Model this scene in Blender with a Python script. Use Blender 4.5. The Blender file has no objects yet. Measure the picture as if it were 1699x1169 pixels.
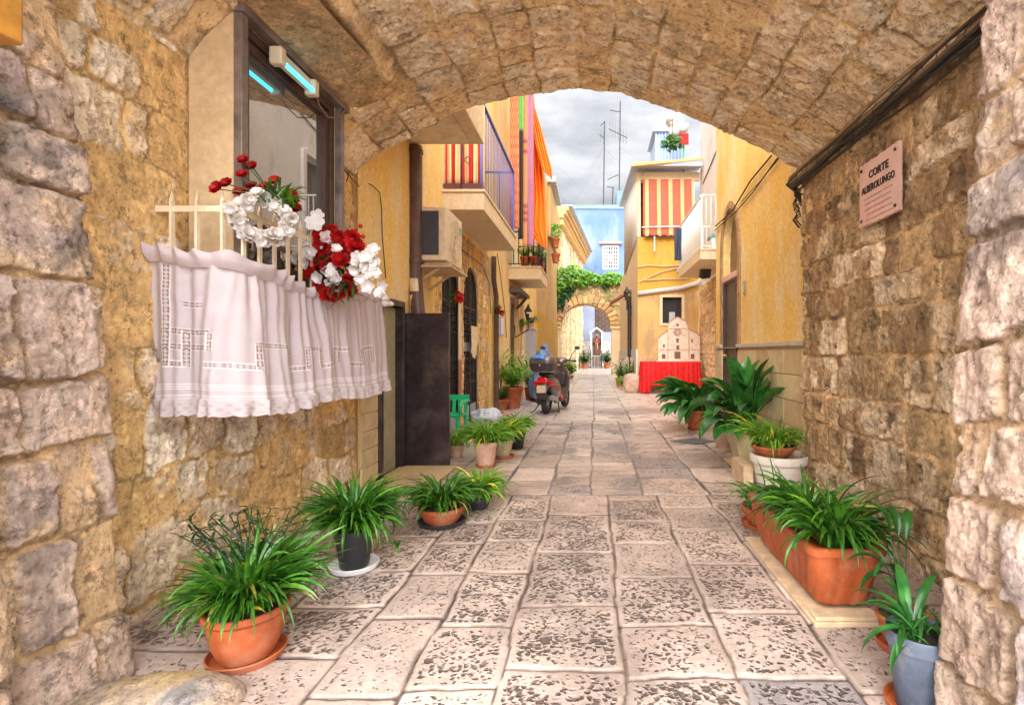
import bpy, math, random
import numpy as np
from mathutils import Matrix, Vector
R = math.radians
# ---------------------------------------------------------------- camera, sky, sun
sc = bpy.context.scene
cam = bpy.data.objects.new('camera', bpy.data.cameras.new('camera'))
sc.collection.objects.link(cam); sc.camera = cam
cam.location = (0, 0, 1.2); cam.rotation_euler = (R(90), 0, 0)
cam.data.sensor_width = 36; cam.data.lens = 18.01; cam.data.shift_x = -0.0798
cam.data.clip_start = 0.05; cam.data.clip_end = 800
SUN_EL, SUN_AZ = 26, -8          # sun high behind the camera, veiled by cloud
w = bpy.data.worlds.new('World'); sc.world = w; w.use_nodes = True
nt = w.node_tree; nt.nodes.clear()
def N(t, typ, **k):
    n = t.nodes.new(typ)
    for a, b in k.items(): setattr(n, a, b)
    return n
sky = N(nt, 'ShaderNodeTexSky', sky_type='NISHITA', sun_disc=False, sun_elevation=R(SUN_EL), sun_rotation=R(180 - SUN_AZ))
sky.dust_density = 3.0
tc = N(nt, 'ShaderNodeTexCoord'); mp = N(nt, 'ShaderNodeMapping'); mp.inputs['Scale'].default_value = (1.0, 1.0, 2.6)
mp.inputs['Location'].default_value = (.35, 0, .15)
ns = N(nt, 'ShaderNodeTexNoise'); ns.inputs['Scale'].default_value = 3.2; ns.inputs['Detail'].default_value = 7; ns.inputs['Roughness'].default_value = .55
cr = N(nt, 'ShaderNodeValToRGB'); cr.color_ramp.elements[0].position = .40; cr.color_ramp.elements[0].color = (3.9, 4.0, 4.2, 1)
cr.color_ramp.elements[1].position = .58; cr.color_ramp.elements[1].color = (7.6, 7.6, 7.65, 1)
mx = N(nt, 'ShaderNodeMix', data_type='RGBA'); mx.inputs[0].default_value = .9
bg = N(nt, 'ShaderNodeBackground'); bg.inputs['Strength'].default_value = .09  # world
ow = N(nt, 'ShaderNodeOutputWorld')
L = nt.links.new
L(tc.outputs['Generated'], mp.inputs[0]); L(mp.outputs[0], ns.inputs['Vector']); L(ns.outputs[0], cr.inputs[0])
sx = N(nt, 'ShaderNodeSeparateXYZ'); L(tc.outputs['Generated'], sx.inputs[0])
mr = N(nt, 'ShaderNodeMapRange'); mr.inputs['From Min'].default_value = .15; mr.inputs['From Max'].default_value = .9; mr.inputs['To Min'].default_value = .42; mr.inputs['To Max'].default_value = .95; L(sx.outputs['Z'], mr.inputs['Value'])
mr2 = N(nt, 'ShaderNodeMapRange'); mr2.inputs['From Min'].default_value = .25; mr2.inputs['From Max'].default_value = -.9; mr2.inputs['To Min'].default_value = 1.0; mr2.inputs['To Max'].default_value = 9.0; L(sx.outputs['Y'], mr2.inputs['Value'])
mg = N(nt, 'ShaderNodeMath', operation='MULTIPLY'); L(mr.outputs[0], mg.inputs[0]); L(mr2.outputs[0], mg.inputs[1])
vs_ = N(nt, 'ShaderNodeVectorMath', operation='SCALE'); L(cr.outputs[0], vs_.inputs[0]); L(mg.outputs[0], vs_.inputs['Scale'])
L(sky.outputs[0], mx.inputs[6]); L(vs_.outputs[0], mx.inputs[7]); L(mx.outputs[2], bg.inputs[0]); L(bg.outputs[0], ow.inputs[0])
sd = bpy.data.lights.new('sun', 'SUN'); sd.energy = 1.0; sd.angle = R(22); sd.color = (1, .93, .82)
so = bpy.data.objects.new('sun', sd); sc.collection.objects.link(so)
_d = Vector((math.sin(R(SUN_AZ)) * math.cos(R(SUN_EL)), -math.cos(R(SUN_AZ)) * math.cos(R(SUN_EL)), math.sin(R(SUN_EL))))
so.rotation_euler = _d.to_track_quat('Z', 'Y').to_euler(); so.location = (0, -5, 9)
sc.view_settings.view_transform = 'Standard'; sc.view_settings.look = 'None'
sc.view_settings.exposure = 1.42; sc.view_settings.gamma = 1
sc.render.engine = 'CYCLES'
sc.cycles.max_bounces = 10; sc.cycles.diffuse_bounces = 7; sc.cycles.transparent_max_bounces = 8
sc.render.resolution_x = 1024; sc.render.resolution_y = 704

# ---------------------------------------------------------------- helpers
C = sc.collection
random.seed(7); rng = np.random.default_rng(7)
U = random.uniform
def P(x, y, d):            # a point seen at photo pixel x, y, standing d metres into the lane
    return Vector(((x - 985) / 850 * d, d, 1.2 - (y - 584.5) / 850 * d))
def hash3(ix, iy, iz, s):
    h = (ix * 374761393 + iy * 668265263 + iz * 2147483647 + s * 974634777) & 0xffffffff
    h = ((h ^ (h >> 13)) * 1274126177) & 0xffffffff
    h = ((h ^ (h >> 15)) * 2246822519) & 0xffffffff
    return ((h ^ (h >> 16)) & 0xffffff) / float(0xffffff)
def vn(x, y, z, s=0):
    x, y, z = np.broadcast_arrays(x, y, z)
    fx, fy, fz = np.floor(x), np.floor(y), np.floor(z)
    ix, iy, iz = fx.astype(np.int64), fy.astype(np.int64), fz.astype(np.int64)
    tx, ty, tz = x - fx, y - fy, z - fz
    tx = tx * tx * (3 - 2 * tx); ty = ty * ty * (3 - 2 * ty); tz = tz * tz * (3 - 2 * tz)
    r = 0
    for a in (0, 1):
        for b in (0, 1):
            for c in (0, 1):
                r = r + hash3(ix + a, iy + b, iz + c, s) * (tx if a else 1 - tx) * (ty if b else 1 - ty) * (tz if c else 1 - tz)
    return r * 2 - 1
def fbm(x, y, z, f=1.0, o=4, s=0, g=.5):
    r = 0; a = 1; t = 0
    for i in range(o):
        r = r + a * vn(x * f + 17.3 * i, y * f + 5.1 * i, z * f + 9.7 * i, s + i); t += a; a *= g; f *= 2.03
    return r / t
def ss(a, b, x):
    t = np.clip((x - a) / (b - a), 0, 1); return t * t * (3 - 2 * t)
def mixc(a, b, t):
    t = np.asarray(t)[..., None]; return np.asarray(a) * (1 - t) + np.asarray(b) * t

def origin_of(o):
    l = Vector((0, 0, 0))
    while o: l = l + o.location; o = o.parent
    return l
def tag(o, label=None, cat=None, group=None, kind=None):
    if label: o['label'] = label
    if cat: o['category'] = cat
    if group: o['group'] = group
    if kind: o['kind'] = kind
    return o
def thing(name, label, cat, loc=(0, 0, 0), rz=0, group=None):
    o = bpy.data.objects.new(name, None); C.objects.link(o); o.location = loc; o.rotation_euler = (0, 0, rz)
    o.empty_display_size = .1
    return tag(o, label, cat, group)
def mesh_obj(name, v, f, mat, parent=None, local=False, smooth=None, col=None, bevel=0, solid=0):
    """v in world space (or the thing's own space when local)."""
    me = bpy.data.meshes.new(name)
    v = np.asarray(v, dtype=float)
    if parent is not None:
        org = Vector((0, 0, 0)) if local else origin_of(parent)
    else:
        org = Vector(((v[:, 0].min() + v[:, 0].max()) / 2, (v[:, 1].min() + v[:, 1].max()) / 2, v[:, 2].min()))
    v = v - np.array(org)
    if isinstance(f, np.ndarray):
        me.vertices.add(len(v)); me.vertices.foreach_set('co', v.ravel())
        nf = len(f); me.loops.add(nf * 4); me.loops.foreach_set('vertex_index', f.ravel().astype(np.int32))
        me.polygons.add(nf); me.polygons.foreach_set('loop_start', np.arange(nf, dtype=np.int32) * 4)
        me.update(calc_edges=True)
    else:
        me.from_pydata([tuple(p) for p in v], [], f)
    me.validate()
    if col is not None:
        at = me.color_attributes.new('Col', 'FLOAT_COLOR', 'POINT')
        c = np.ones((len(v), 4)); c[:, :3] = np.asarray(col).reshape(-1, 3); at.data.foreach_set('color', c.ravel())
    me.materials.append(mat)
    o = bpy.data.objects.new(name, me); C.objects.link(o)
    if parent is not None: o.parent = parent
    else: o.location = org
    if smooth is not None:
        me.polygons.foreach_set('use_smooth', [True] * len(me.polygons))
        if smooth < 180: me.set_sharp_from_angle(angle=R(smooth))
    if bevel:
        b = o.modifiers.new('bevel', 'BEVEL'); b.width = bevel; b.segments = 2; b.limit_method = 'ANGLE'; b.angle_limit = R(40)
    if solid:
        b = o.modifiers.new('solid', 'SOLIDIFY'); b.thickness = solid; b.offset = 0
    return o
def grid_faces(nu, nv):
    i = np.arange(nu * nv).reshape(nu, nv)
    return np.stack([i[:-1, :-1], i[1:, :-1], i[1:, 1:], i[:-1, 1:]], -1).reshape(-1, 4)

class MB:
    def __init__(s): s.v = []; s.f = []; s.c = []; s.cc = (1, 1, 1); s.X = None
    def pt(s, p):
        p = Vector(p)
        if s.X is not None: p = s.X @ p
        s.v.append(tuple(p)); s.c.append(s.cc); return len(s.v) - 1
    def face(s, ps): s.f.append([s.pt(p) for p in ps]); return s
    def box(s, x0, x1, y0, y1, z0, z1):
        i = [s.pt(p) for p in ((x0,y0,z0),(x1,y0,z0),(x1,y1,z0),(x0,y1,z0),(x0,y0,z1),(x1,y0,z1),(x1,y1,z1),(x0,y1,z1))]
        for q in ((0,3,2,1),(4,5,6,7),(0,1,5,4),(1,2,6,5),(2,3,7,6),(3,0,4,7)): s.f.append([i[k] for k in q])
        return s
    def bar(s, a, b, w, h=None, up=(0, 0, 1)):          # box along a segment
        a, b = Vector(a), Vector(b); h = h or w; d = (b - a).normalized(); u = Vector(up)
        if abs(d.dot(u)) > .98: u = Vector((0, 1, 0))
        sx = d.cross(u).normalized() * w / 2; sy = sx.cross(d).normalized() * h / 2
        i = [s.pt(p) for p in (a-sx-sy, a+sx-sy, a+sx+sy, a-sx+sy, b-sx-sy, b+sx-sy, b+sx+sy, b-sx+sy)]
        for q in ((0,3,2,1),(4,5,6,7),(0,1,5,4),(1,2,6,5),(2,3,7,6),(3,0,4,7)): s.f.append([i[k] for k in q])
        return s
    def loft(s, rings, cap=True, close=False):
        n = len(rings[0]); ids = [[s.pt(p) for p in r] for r in rings]
        m = len(ids)
        for k in range(m if close else m - 1):
            a, b = ids[k], ids[(k + 1) % m]
            for j in range(n): s.f.append([a[j], a[(j+1) % n], b[(j+1) % n], b[j]])
        if cap and not close: s.f.append(ids[0][::-1]); s.f.append(ids[-1])
        return s
    def tube(s, pts, r, n=8, cap=True, close=False):
        pts = [Vector(p) for p in pts]; m = len(pts); rs = r if hasattr(r, '__len__') else [r] * m
        rings = []; ref = None
        for k in range(m):
            if close: t = (pts[(k+1) % m] - pts[k-1]).normalized()
            else: t = (pts[min(k+1, m-1)] - pts[max(k-1, 0)]).normalized()
            if ref is None: ref = t.orthogonal().normalized()
            else: ref = (ref - t * ref.dot(t)).normalized()
            bn = t.cross(ref)
            rings.append([pts[k] + (ref * math.cos(2*math.pi*j/n) + bn * math.sin(2*math.pi*j/n)) * rs[k] for j in range(n)])
        return s.loft(rings, cap, close)
    def lathe(s, prof, c, n=28, sx=1, sy=1, rib=0, ribn=16, cap=True):
        rings = []
        for r, z in prof:
            rings.append([(c[0] + sx * r * (1 + rib * math.cos(ribn*2*math.pi*j/n)) * math.cos(2*math.pi*j/n), c[1] + sy * r * (1 + rib * math.cos(ribn*2*math.pi*j/n)) * math.sin(2*math.pi*j/n), c[2] + z) for j in range(n)])
        return s.loft(rings, cap)
    def prism(s, poly, fn, a, b):      # poly of (u, v); fn(u, v, w) gives the point
        A = [s.pt(fn(u, v, a)) for u, v in poly]; B = [s.pt(fn(u, v, b)) for u, v in poly]; n = len(poly)
        s.f.append(A[::-1]); s.f.append(B)
        for j in range(n): s.f.append([A[j], A[(j+1) % n], B[(j+1) % n], B[j]])
        return s
    def blob(s, c, r, n=10, m=7, k=(1, 1, 1), rough=0, seed=0):
        rings = []
        for i in range(1, m):
            t = math.pi * i / m; ring = []
            for j in range(n):
                a = 2*math.pi*j/n; q = Vector((math.sin(t)*math.cos(a), math.sin(t)*math.sin(a), -math.cos(t)))
                rr = r * (1 + (rough * float(vn(q.x*1.7+seed, q.y*1.7, q.z*1.7, 3)) if rough else 0))
                ring.append((c[0]+q.x*rr*k[0], c[1]+q.y*rr*k[1], c[2]+q.z*rr*k[2]))
            rings.append(ring)
        return s.loft(rings)
    def leaf(s, base, az, el, Ln, wd, droop=1.5, seg=7, fold=.25, tw=0, tip=2.0, waist=.35):
        """arching strap leaf; starts at elevation el and bends down by droop radians"""
        p = Vector(base); rows = []
        for k in range(seg + 1):
            t = k / seg; e = el - droop * t ** 1.3
            d = Vector((math.cos(e)*math.cos(az), math.cos(e)*math.sin(az), math.sin(e)))
            sd_ = Vector((-math.sin(az), math.cos(az), 0)); up = sd_.cross(d) * -1
            sd2 = sd_ * math.cos(tw*t) + up * math.sin(tw*t)
            wv = wd * (waist + (1 - waist) * math.sin(min(1, t*1.7) * math.pi/2)) * max(.02, 1 - t ** tip) / 2
            rows.append((p - sd2*wv + up*wv*fold*2, p.copy(), p + sd2*wv + up*wv*fold*2))
            p = p + d * (Ln / seg)
        ids = [[s.pt(q) for q in r] for r in rows]
        for k in range(seg):
            for j in (0, 1): s.f.append([ids[k][j], ids[k][j+1], ids[k+1][j+1], ids[k+1][j]])
        return s
    def facet(s, c, sz, nrm=None):      # one small leaf
        n_ = Vector(nrm) if nrm else Vector((U(-1,1), U(-1,1), U(-.2,1)))
        n_.normalize(); a = n_.orthogonal().normalized(); a.rotate(Matrix.Rotation(U(0, 6.28), 3, n_)); b = n_.cross(a)
        c = Vector(c); f_ = U(.1, .4) * sz
        i = [s.pt(q) for q in (c - a*sz, c - b*sz*.42 + n_*f_*.5, c + a*sz, c + b*sz*.42 + n_*f_*.5)]
        s.f.append([i[0], i[1], i[2]]); s.f.append([i[0], i[2], i[3]])
        return s
    def build(s, name, mat, parent=None, local=False, smooth=40, bevel=0, solid=0, col=False, **kw):
        o = mesh_obj(name, s.v, s.f, mat, parent, local, smooth, s.c if col else None, bevel, solid)
        if kw: tag(o, **kw)
        return o
def facade(mb, fn, u0, u1, z0, z1, holes=(), depth=.2):
    """flat wall in the u,z plane with openings (u0,u1,z0,z1,rise); fn(u,z,w), w into the wall; reveals included"""
    cuts = {u0, u1}
    for h in holes:
        n = 14 if h[4] else 1
        for k in range(n+1): cuts.add(h[0] + (h[1]-h[0])*k/n)
    cuts = sorted(cuts)
    def top(h, u):
        if not h[4]: return h[3]
        c, hw = (h[0]+h[1])/2, (h[1]-h[0])/2
        return h[3] - h[4] + h[4]*math.sqrt(max(0, 1 - ((u-c)/hw)**2))
    for a, b in zip(cuts[:-1], cuts[1:]):
        hs = sorted([h for h in holes if h[0] < (a+b)/2 < h[1]], key=lambda h: h[2])
        la = lb = z0
        for h in hs:
            if h[2] > max(la, lb) + 1e-6: mb.face([fn(a, la, 0), fn(b, lb, 0), fn(b, h[2], 0), fn(a, h[2], 0)])
            if h[2] > z0 + 1e-6: mb.face([fn(a, h[2], 0), fn(b, h[2], 0), fn(b, h[2], depth), fn(a, h[2], depth)])
            la, lb = top(h, a), top(h, b)
            mb.face([fn(a, la, 0), fn(b, lb, 0), fn(b, lb, depth), fn(a, la, depth)])
        mb.face([fn(a, la, 0), fn(b, lb, 0), fn(b, z1, 0), fn(a, z1, 0)])
    for h in holes:
        for u in (h[0], h[1]): mb.face([fn(u, h[2], 0), fn(u, top(h, u), 0), fn(u, top(h, u), depth), fn(u, h[2], depth)])
    return mb

# ---------------------------------------------------------------- materials
def newmat(name):
    m = bpy.data.materials.new(name); m.use_nodes = True; t = m.node_tree
    return m, t, t.nodes['Principled BSDF']
def coords(t, scale=(1, 1, 1)):
    c = N(t, 'ShaderNodeTexCoord'); mp = N(t, 'ShaderNodeMapping'); mp.inputs['Scale'].default_value = scale
    t.links.new(c.outputs['Object'], mp.inputs[0]); return mp.outputs[0]
def noise(t, v, sc_, det=6, ro=.6):
    n = N(t, 'ShaderNodeTexNoise'); n.inputs['Scale'].default_value = sc_; n.inputs['Detail'].default_value = det; n.inputs['Roughness'].default_value = ro
    t.links.new(v, n.inputs['Vector']); return n.outputs[0]
def ramp(t, f, stops):
    r = N(t, 'ShaderNodeValToRGB'); e = r.color_ramp.elements
    while len(e) < len(stops): e.new(.5)
    for k, (p, c) in enumerate(stops):
        e[k].position = p; e[k].color = (c, c, c, 1) if not hasattr(c, '__len__') else tuple(c) + (1,)
    t.links.new(f, r.inputs[0]); return r.outputs[0]
def mixn(t, a, b, f, mode='MIX'):
    m = N(t, 'ShaderNodeMix', data_type='RGBA', blend_type=mode)
    for s_, v in ((m.inputs[6], a), (m.inputs[7], b), (m.inputs[0], f)):
        if hasattr(v, 'is_output') or isinstance(v, bpy.types.NodeSocket): t.links.new(v, s_)
        elif hasattr(v, '__len__'): s_.default_value = tuple(v) + (1,)
        else: s_.default_value = v
    return m.outputs[2]
def bump(t, b, h, st=.5, dist=.01):
    n = N(t, 'ShaderNodeBump'); n.inputs['Strength'].default_value = st; n.inputs['Distance'].default_value = dist
    t.links.new(h, n.inputs['Height']); t.links.new(n.outputs[0], b.inputs['Normal'])
def math_(t, op, a, b):
    m = N(t, 'ShaderNodeMath', operation=op)
    for s_, v in ((m.inputs[0], a), (m.inputs[1], b)):
        if isinstance(v, bpy.types.NodeSocket): t.links.new(v, s_)
        else: s_.default_value = v
    return m.outputs[0]
def attr(t, n='Col'):
    a = N(t, 'ShaderNodeAttribute'); a.attribute_name = n; return a.outputs['Color']
def plain(name, col, rough=.6, metal=0, var=.25, sc_=8, bst=.15, bd=.003, alpha=None, coat=0, dirt=None, vcol=False, spec=None):
    m, t, b = newmat(name); v = coords(t)
    base = attr(t) if vcol else col
    if vcol: base = mixn(t, base, col, 1.0, 'MULTIPLY')
    n1 = noise(t, v, sc_, 6, .65)
    c = mixn(t, base, ramp(t, n1, [(.25, 1 - var), (.75, 1 + var)]), 1.0, 'MULTIPLY')
    if dirt: c = mixn(t, c, dirt, ramp(t, noise(t, v, sc_*.45, 8, .7), [(.5, 0), (.68, .75)]))
    t.links.new(c, b.inputs['Base Color'])
    b.inputs['Roughness'].default_value = rough; b.inputs['Metallic'].default_value = metal; b.inputs['Coat Weight'].default_value = coat
    if spec is not None: b.inputs['Specular IOR Level'].default_value = spec
    if bst: bump(t, b, noise(t, v, sc_*6, 5, .6), bst, bd)
    return m
def stone_mat(name, pit=.6, fine=28, bst=.9, bd=.012, rough=.9, gain=1.0, tint=(1, 1, 1), worn=.75):
    m, t, b = newmat(name); v = coords(t); c = attr(t)
    if tint != (1, 1, 1): c = mixn(t, c, tint, 1.0, 'MULTIPLY')
    big = noise(t, v, 5, 7, .7); c = mixn(t, c, ramp(t, big, [(.3, .80*gain), (.7, 1.35*gain)]), 1.0, 'MULTIPLY')
    fn_ = noise(t, v, fine, 9, .75); c = mixn(t, c, ramp(t, fn_, [(.34, .5), (.46, 1.0), (.66, 1.35)]), 1.0, 'MULTIPLY')
    wn = noise(t, v, fine*.42, 12, .82); w2 = noise(t, coords(t, (1.3, 1.3, .8)), fine*.30, 12, .85)
    c = mixn(t, c, mixn(t, c, (.40, .37, .37), 1.0, 'MULTIPLY'), ramp(t, wn, [(.55, 0), (.585, worn)]))
    c = mixn(t, c, mixn(t, c, (1.45, 1.45, 1.5), 1.0, 'MULTIPLY'), ramp(t, w2, [(.52, 0), (.56, .9)]))
    vo = N(t, 'ShaderNodeTexVoronoi'); vo.inputs['Scale'].default_value = fine * 1.6; vo.inputs['Randomness'].default_value = 1
    wv = N(t, 'ShaderNodeVectorMath', operation='MULTIPLY_ADD')
    nz = N(t, 'ShaderNodeTexNoise'); nz.inputs['Scale'].default_value = fine*.8; nz.inputs['Detail'].default_value = 4
    t.links.new(v, nz.inputs['Vector']); t.links.new(nz.outputs[1], wv.inputs[0]); wv.inputs[1].default_value = (.06,)*3; t.links.new(v, wv.inputs[2])
    t.links.new(wv.outputs[0], vo.inputs['Vector'])
    pitm = ramp(t, vo.outputs['Distance'], [(.12, 1), (.36, 0)])
    sel = ramp(t, noise(t, v, 7, 4, .6), [(.45, 0), (.62, 1)])
    pm = math_(t, 'MULTIPLY', pitm, sel)
    c = mixn(t, c, (.10, .065, .04), math_(t, 'MULTIPLY', pm, pit)); t.links.new(c, b.inputs['Base Color'])
    b.inputs['Roughness'].default_value = rough; b.inputs['Specular IOR Level'].default_value = .25
    hh = math_(t, 'SUBTRACT', math_(t, 'ADD', fn_, math_(t, 'MULTIPLY', w2, 2.0)), math_(t, 'MULTIPLY', pm, .5)); bump(t, b, hh, bst, bd)
    return m
def plaster(name, c1, c2, c3, rough=.85, sc_=1.6, pk=(.58, .66), bst=.5):
    m, t, b = newmat(name); v = coords(t); vs = coords(t, (1, 1, .35))
    c = mixn(t, c1, c2, ramp(t, noise(t, v, sc_, 8, .62), [(.35, 0), (.65, 1)]))
    c = mixn(t, c, c3, ramp(t, noise(t, vs, sc_*1.7, 10, .72), [(pk[0], 0), (pk[1], .8)]))
    c = mixn(t, c, ramp(t, noise(t, v, 22, 6, .7), [(.3, .82), (.7, 1.15)]), 1.0, 'MULTIPLY')
    t.links.new(c, b.inputs['Base Color']); b.inputs['Roughness'].default_value = rough; b.inputs['Specular IOR Level'].default_value = .2
    bump(t, b, noise(t, v, 14, 10, .7), bst, .012); return m
def leafmat(name, c1, c2, tr=.3, rough=.35):
    m, t, b = newmat(name); v = coords(t)
    c = mixn(t, c1, c2, ramp(t, noise(t, v, 16, 3, .6), [(.35, 0), (.65, 1)]))
    c = mixn(t, c, attr(t), 1.0, 'MULTIPLY')
    t.links.new(c, b.inputs['Base Color']); b.inputs['Roughness'].default_value = rough
    ts = N(t, 'ShaderNodeBsdfTranslucent'); t.links.new(mixn(t, c, (1.3, 1.25, .5), 1.0, 'MULTIPLY'), ts.inputs['Color'])
    ms = N(t, 'ShaderNodeMixShader'); ms.inputs[0].default_value = tr
    t.links.new(b.outputs[0], ms.inputs[1]); t.links.new(ts.outputs[0], ms.inputs[2])
    t.links.new(ms.outputs[0], t.nodes['Material Output'].inputs[0]); return m
def emis(name, col, st):
    m, t, b = newmat(name); b.inputs['Base Color'].default_value = tuple(col) + (1,)
    b.inputs['Emission Color'].default_value = tuple(col) + (1,); b.inputs['Emission Strength'].default_value = st; return m

MAT = dict(
 stone=stone_mat('rubble_stone', gain=1.10, pit=.55, fine=26, bst=1.0, bd=.014),
 pier=stone_mat('pier_stone', worn=.8, pit=.3, fine=30, bst=1.0, bd=.012),
 far_stone=stone_mat('weathered_masonry', pit=.4, fine=12, bst=.8, bd=.03),
 cream_plaster=plaster('cream_plaster', (.56,.40,.22), (.63,.48,.30), (.40,.27,.15), pk=(.6,.75), bst=.35),
 yellow=plaster('yellow_plaster', (.86,.62,.23), (.82,.50,.13), (.80,.68,.45), bst=.6, sc_=1.3, pk=(.48,.62)),
 yellow_deep=plaster('deep_yellow_plaster', (.58,.34,.06), (.50,.28,.05), (.50,.36,.16), pk=(.54,.66), bst=.4),
 ochre=plaster('ochre_plaster', (.62,.39,.15), (.56,.33,.12), (.38,.25,.14), pk=(.5,.62)),
 white=plaster('white_plaster', (.66,.62,.58), (.58,.55,.53), (.42,.38,.35), pk=(.54,.68), bst=.2),
 slab=plaster('balcony_plaster', (.72,.58,.38), (.68,.52,.32), (.50,.35,.20), pk=(.56,.7), bst=.15),
 blue=plaster('blue_limewash', (.085,.145,.28), (.14,.21,.34), (.25,.29,.35), sc_=.35, pk=(.5,.68), bst=.3),
 bluegrey=plaster('grey_blue_render', (.26,.30,.42), (.32,.36,.46), (.34,.34,.38), sc_=.6, pk=(.55,.7)),
 iron=plain('dark_iron', (.035,.03,.03), .5, .4, .4, 12),
 rust=plain('purple_brown_steel', (.050,.036,.042), .30, .4, .6, 5, dirt=(.16,.12,.10), bst=.3),
 brownpipe=plain('brown_pipe_paint', (.10,.055,.045), .4, 0, .3, 6, dirt=(.2,.13,.09)),
 cream=plain('cream_paint', (.72,.60,.42), .5, 0, .15, 10, dirt=(.5,.36,.2)),
 whitepaint=plain('white_paint', (.78,.76,.74), .45, 0, .1, 8),
 grey=plain('grey_paint', (.36,.38,.41), .5, 0, .12, 6),
 marble=plain('veined_marble', (.17,.13,.11), .35, 0, .7, 7, bst=.1),
 wood_dark=plain('dark_brown_wood', (.075,.04,.03), .5, 0, .4, 9),
 wood=plain('pale_worn_wood', (.55,.40,.25), .7, 0, .3, 14),
 wood_beam=plain('varnished_wood', (.45,.20,.03), .5, 0, .4, 14),
 terra=plain('terracotta', (.36,.078,.020), .62, 0, .32, 9, bst=.35, dirt=(.40,.20,.12)),
 terra_pale=plain('pale_terracotta', (.55,.33,.24), .75, 0, .25, 9, dirt=(.6,.5,.42)),
 black_plastic=plain('black_plastic', (.025,.025,.027), .45, 0, .3, 10),
 white_pot=plain('weathered_white_plastic', (.66,.60,.52), .6, 0, .18, 6, dirt=(.42,.32,.22)),
 cream_pot=plain('cream_ceramic', (.62,.50,.30), .5, 0, .2, 6, dirt=(.4,.28,.15)),
 grey_pot=plain('grey_blue_plastic', (.085,.105,.15), .55, 0, .45, 9, dirt=(.35,.35,.36)),
 soil=plain('potting_soil', (.04,.025,.015), .95, 0, .5, 40, .8, .02),
 leaf=leafmat('spider_leaf', (.018,.095,.012), (.085,.25,.02), .25),
 leaf_lime=leafmat('lime_leaf', (.10,.30,.03), (.25,.50,.05)),
 leaf_dark=leafmat('dark_leaf', (.015,.075,.02), (.04,.14,.03), .2, .3),
 leaf_blue=leafmat('broad_glossy_leaf', (.022,.12,.025), (.06,.24,.04), .2, .28),
 white_petal=leafmat('white_petal', (.66,.62,.64), (.72,.68,.72), .25, .7),
 red_petal=leafmat('red_petal', (.52,.006,.006), (.30,.002,.004), .2, .6),
 orange_cloth=plain('orange_cloth', (.95,.27,.015), .85, 0, .12, 3),
 red_cloth=plain('red_velvet', (.58,.003,.002), .7, 0, .45, 9, bst=.4, bd=.01),
 navy=plain('navy_cloth', (.04,.05,.09), .85, 0, .2, 6),
 steel=plain('bare_steel', (.45,.45,.46), .35, .8, .15, 10),
 rubber=plain('tyre_rubber', (.03,.028,.028), .8, 0, .3, 20),
 scoot=plain('metallic_taupe_paint', (.17,.125,.115), .3, .55, .1, 10, bst=0, coat=.5),
 scoot_dark=plain('dark_scooter_plastic', (.045,.04,.045), .38, 0, .2, 8),
 redlens=plain('red_lens', (.75,.01,.012), .15, 0, .1, 9, bst=0, coat=.6),
 amber=plain('amber_lens', (.8,.35,.03), .2, 0, .1, 9, bst=0),
 plate=plain('plate_tan', (.62,.50,.34), .5, 0, .08, 9),
 cover=plain('blue_grey_cover', (.16,.24,.42), .5, 0, .35, 7, bst=.4, bd=.01),
 brass=plain('brass', (.6,.38,.12), .3, .9, .1, 9),
 cable=plain('black_cable', (.04,.032,.028), .5, 0, .5, 14),
 tan_cable=plain('tan_conduit', (.30,.20,.11), .55, 0, .45, 10),
 pinkmarble=plain('pink_marble_sheet', (.72,.46,.38), .5, 0, .14, 7, dirt=(.6,.34,.28)),
 ink=plain('black_lettering', (.02,.015,.015), .6, 0, .1, 9, bst=0),
 tin=plain('corrugated_tin', (.42,.44,.48), .5, .3, .25, 4),
 glass_dark=plain('dark_window_glass', (.03,.03,.035), .08, 0, .2, 3, bst=0),
 ceramic_tile=plain('tile', (.6,.5,.4), .4),
 plywood=plain('printed_plywood', (.66,.52,.42), .7, 0, .18, 16, dirt=(.46,.31,.22)),
 green_plastic=plain('green_plastic', (.01,.5,.22), .4, 0, .1, 5),
 bag=plain('pale_plastic_bag', (.55,.58,.64), .35, 0, .3, 9, bst=.6, bd=.01),
 boulder=plain('rough_boulder', (.52,.34,.25), .9, 0, .35, 9, .9, .02, dirt=(.34,.24,.18)),
 robe=plain('brown_robe_paint', (.16,.05,.025), .6, 0, .3, 9),
 skin=plain('painted_face', (.62,.36,.22), .6, 0, .1, 9, bst=0),
)

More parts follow.
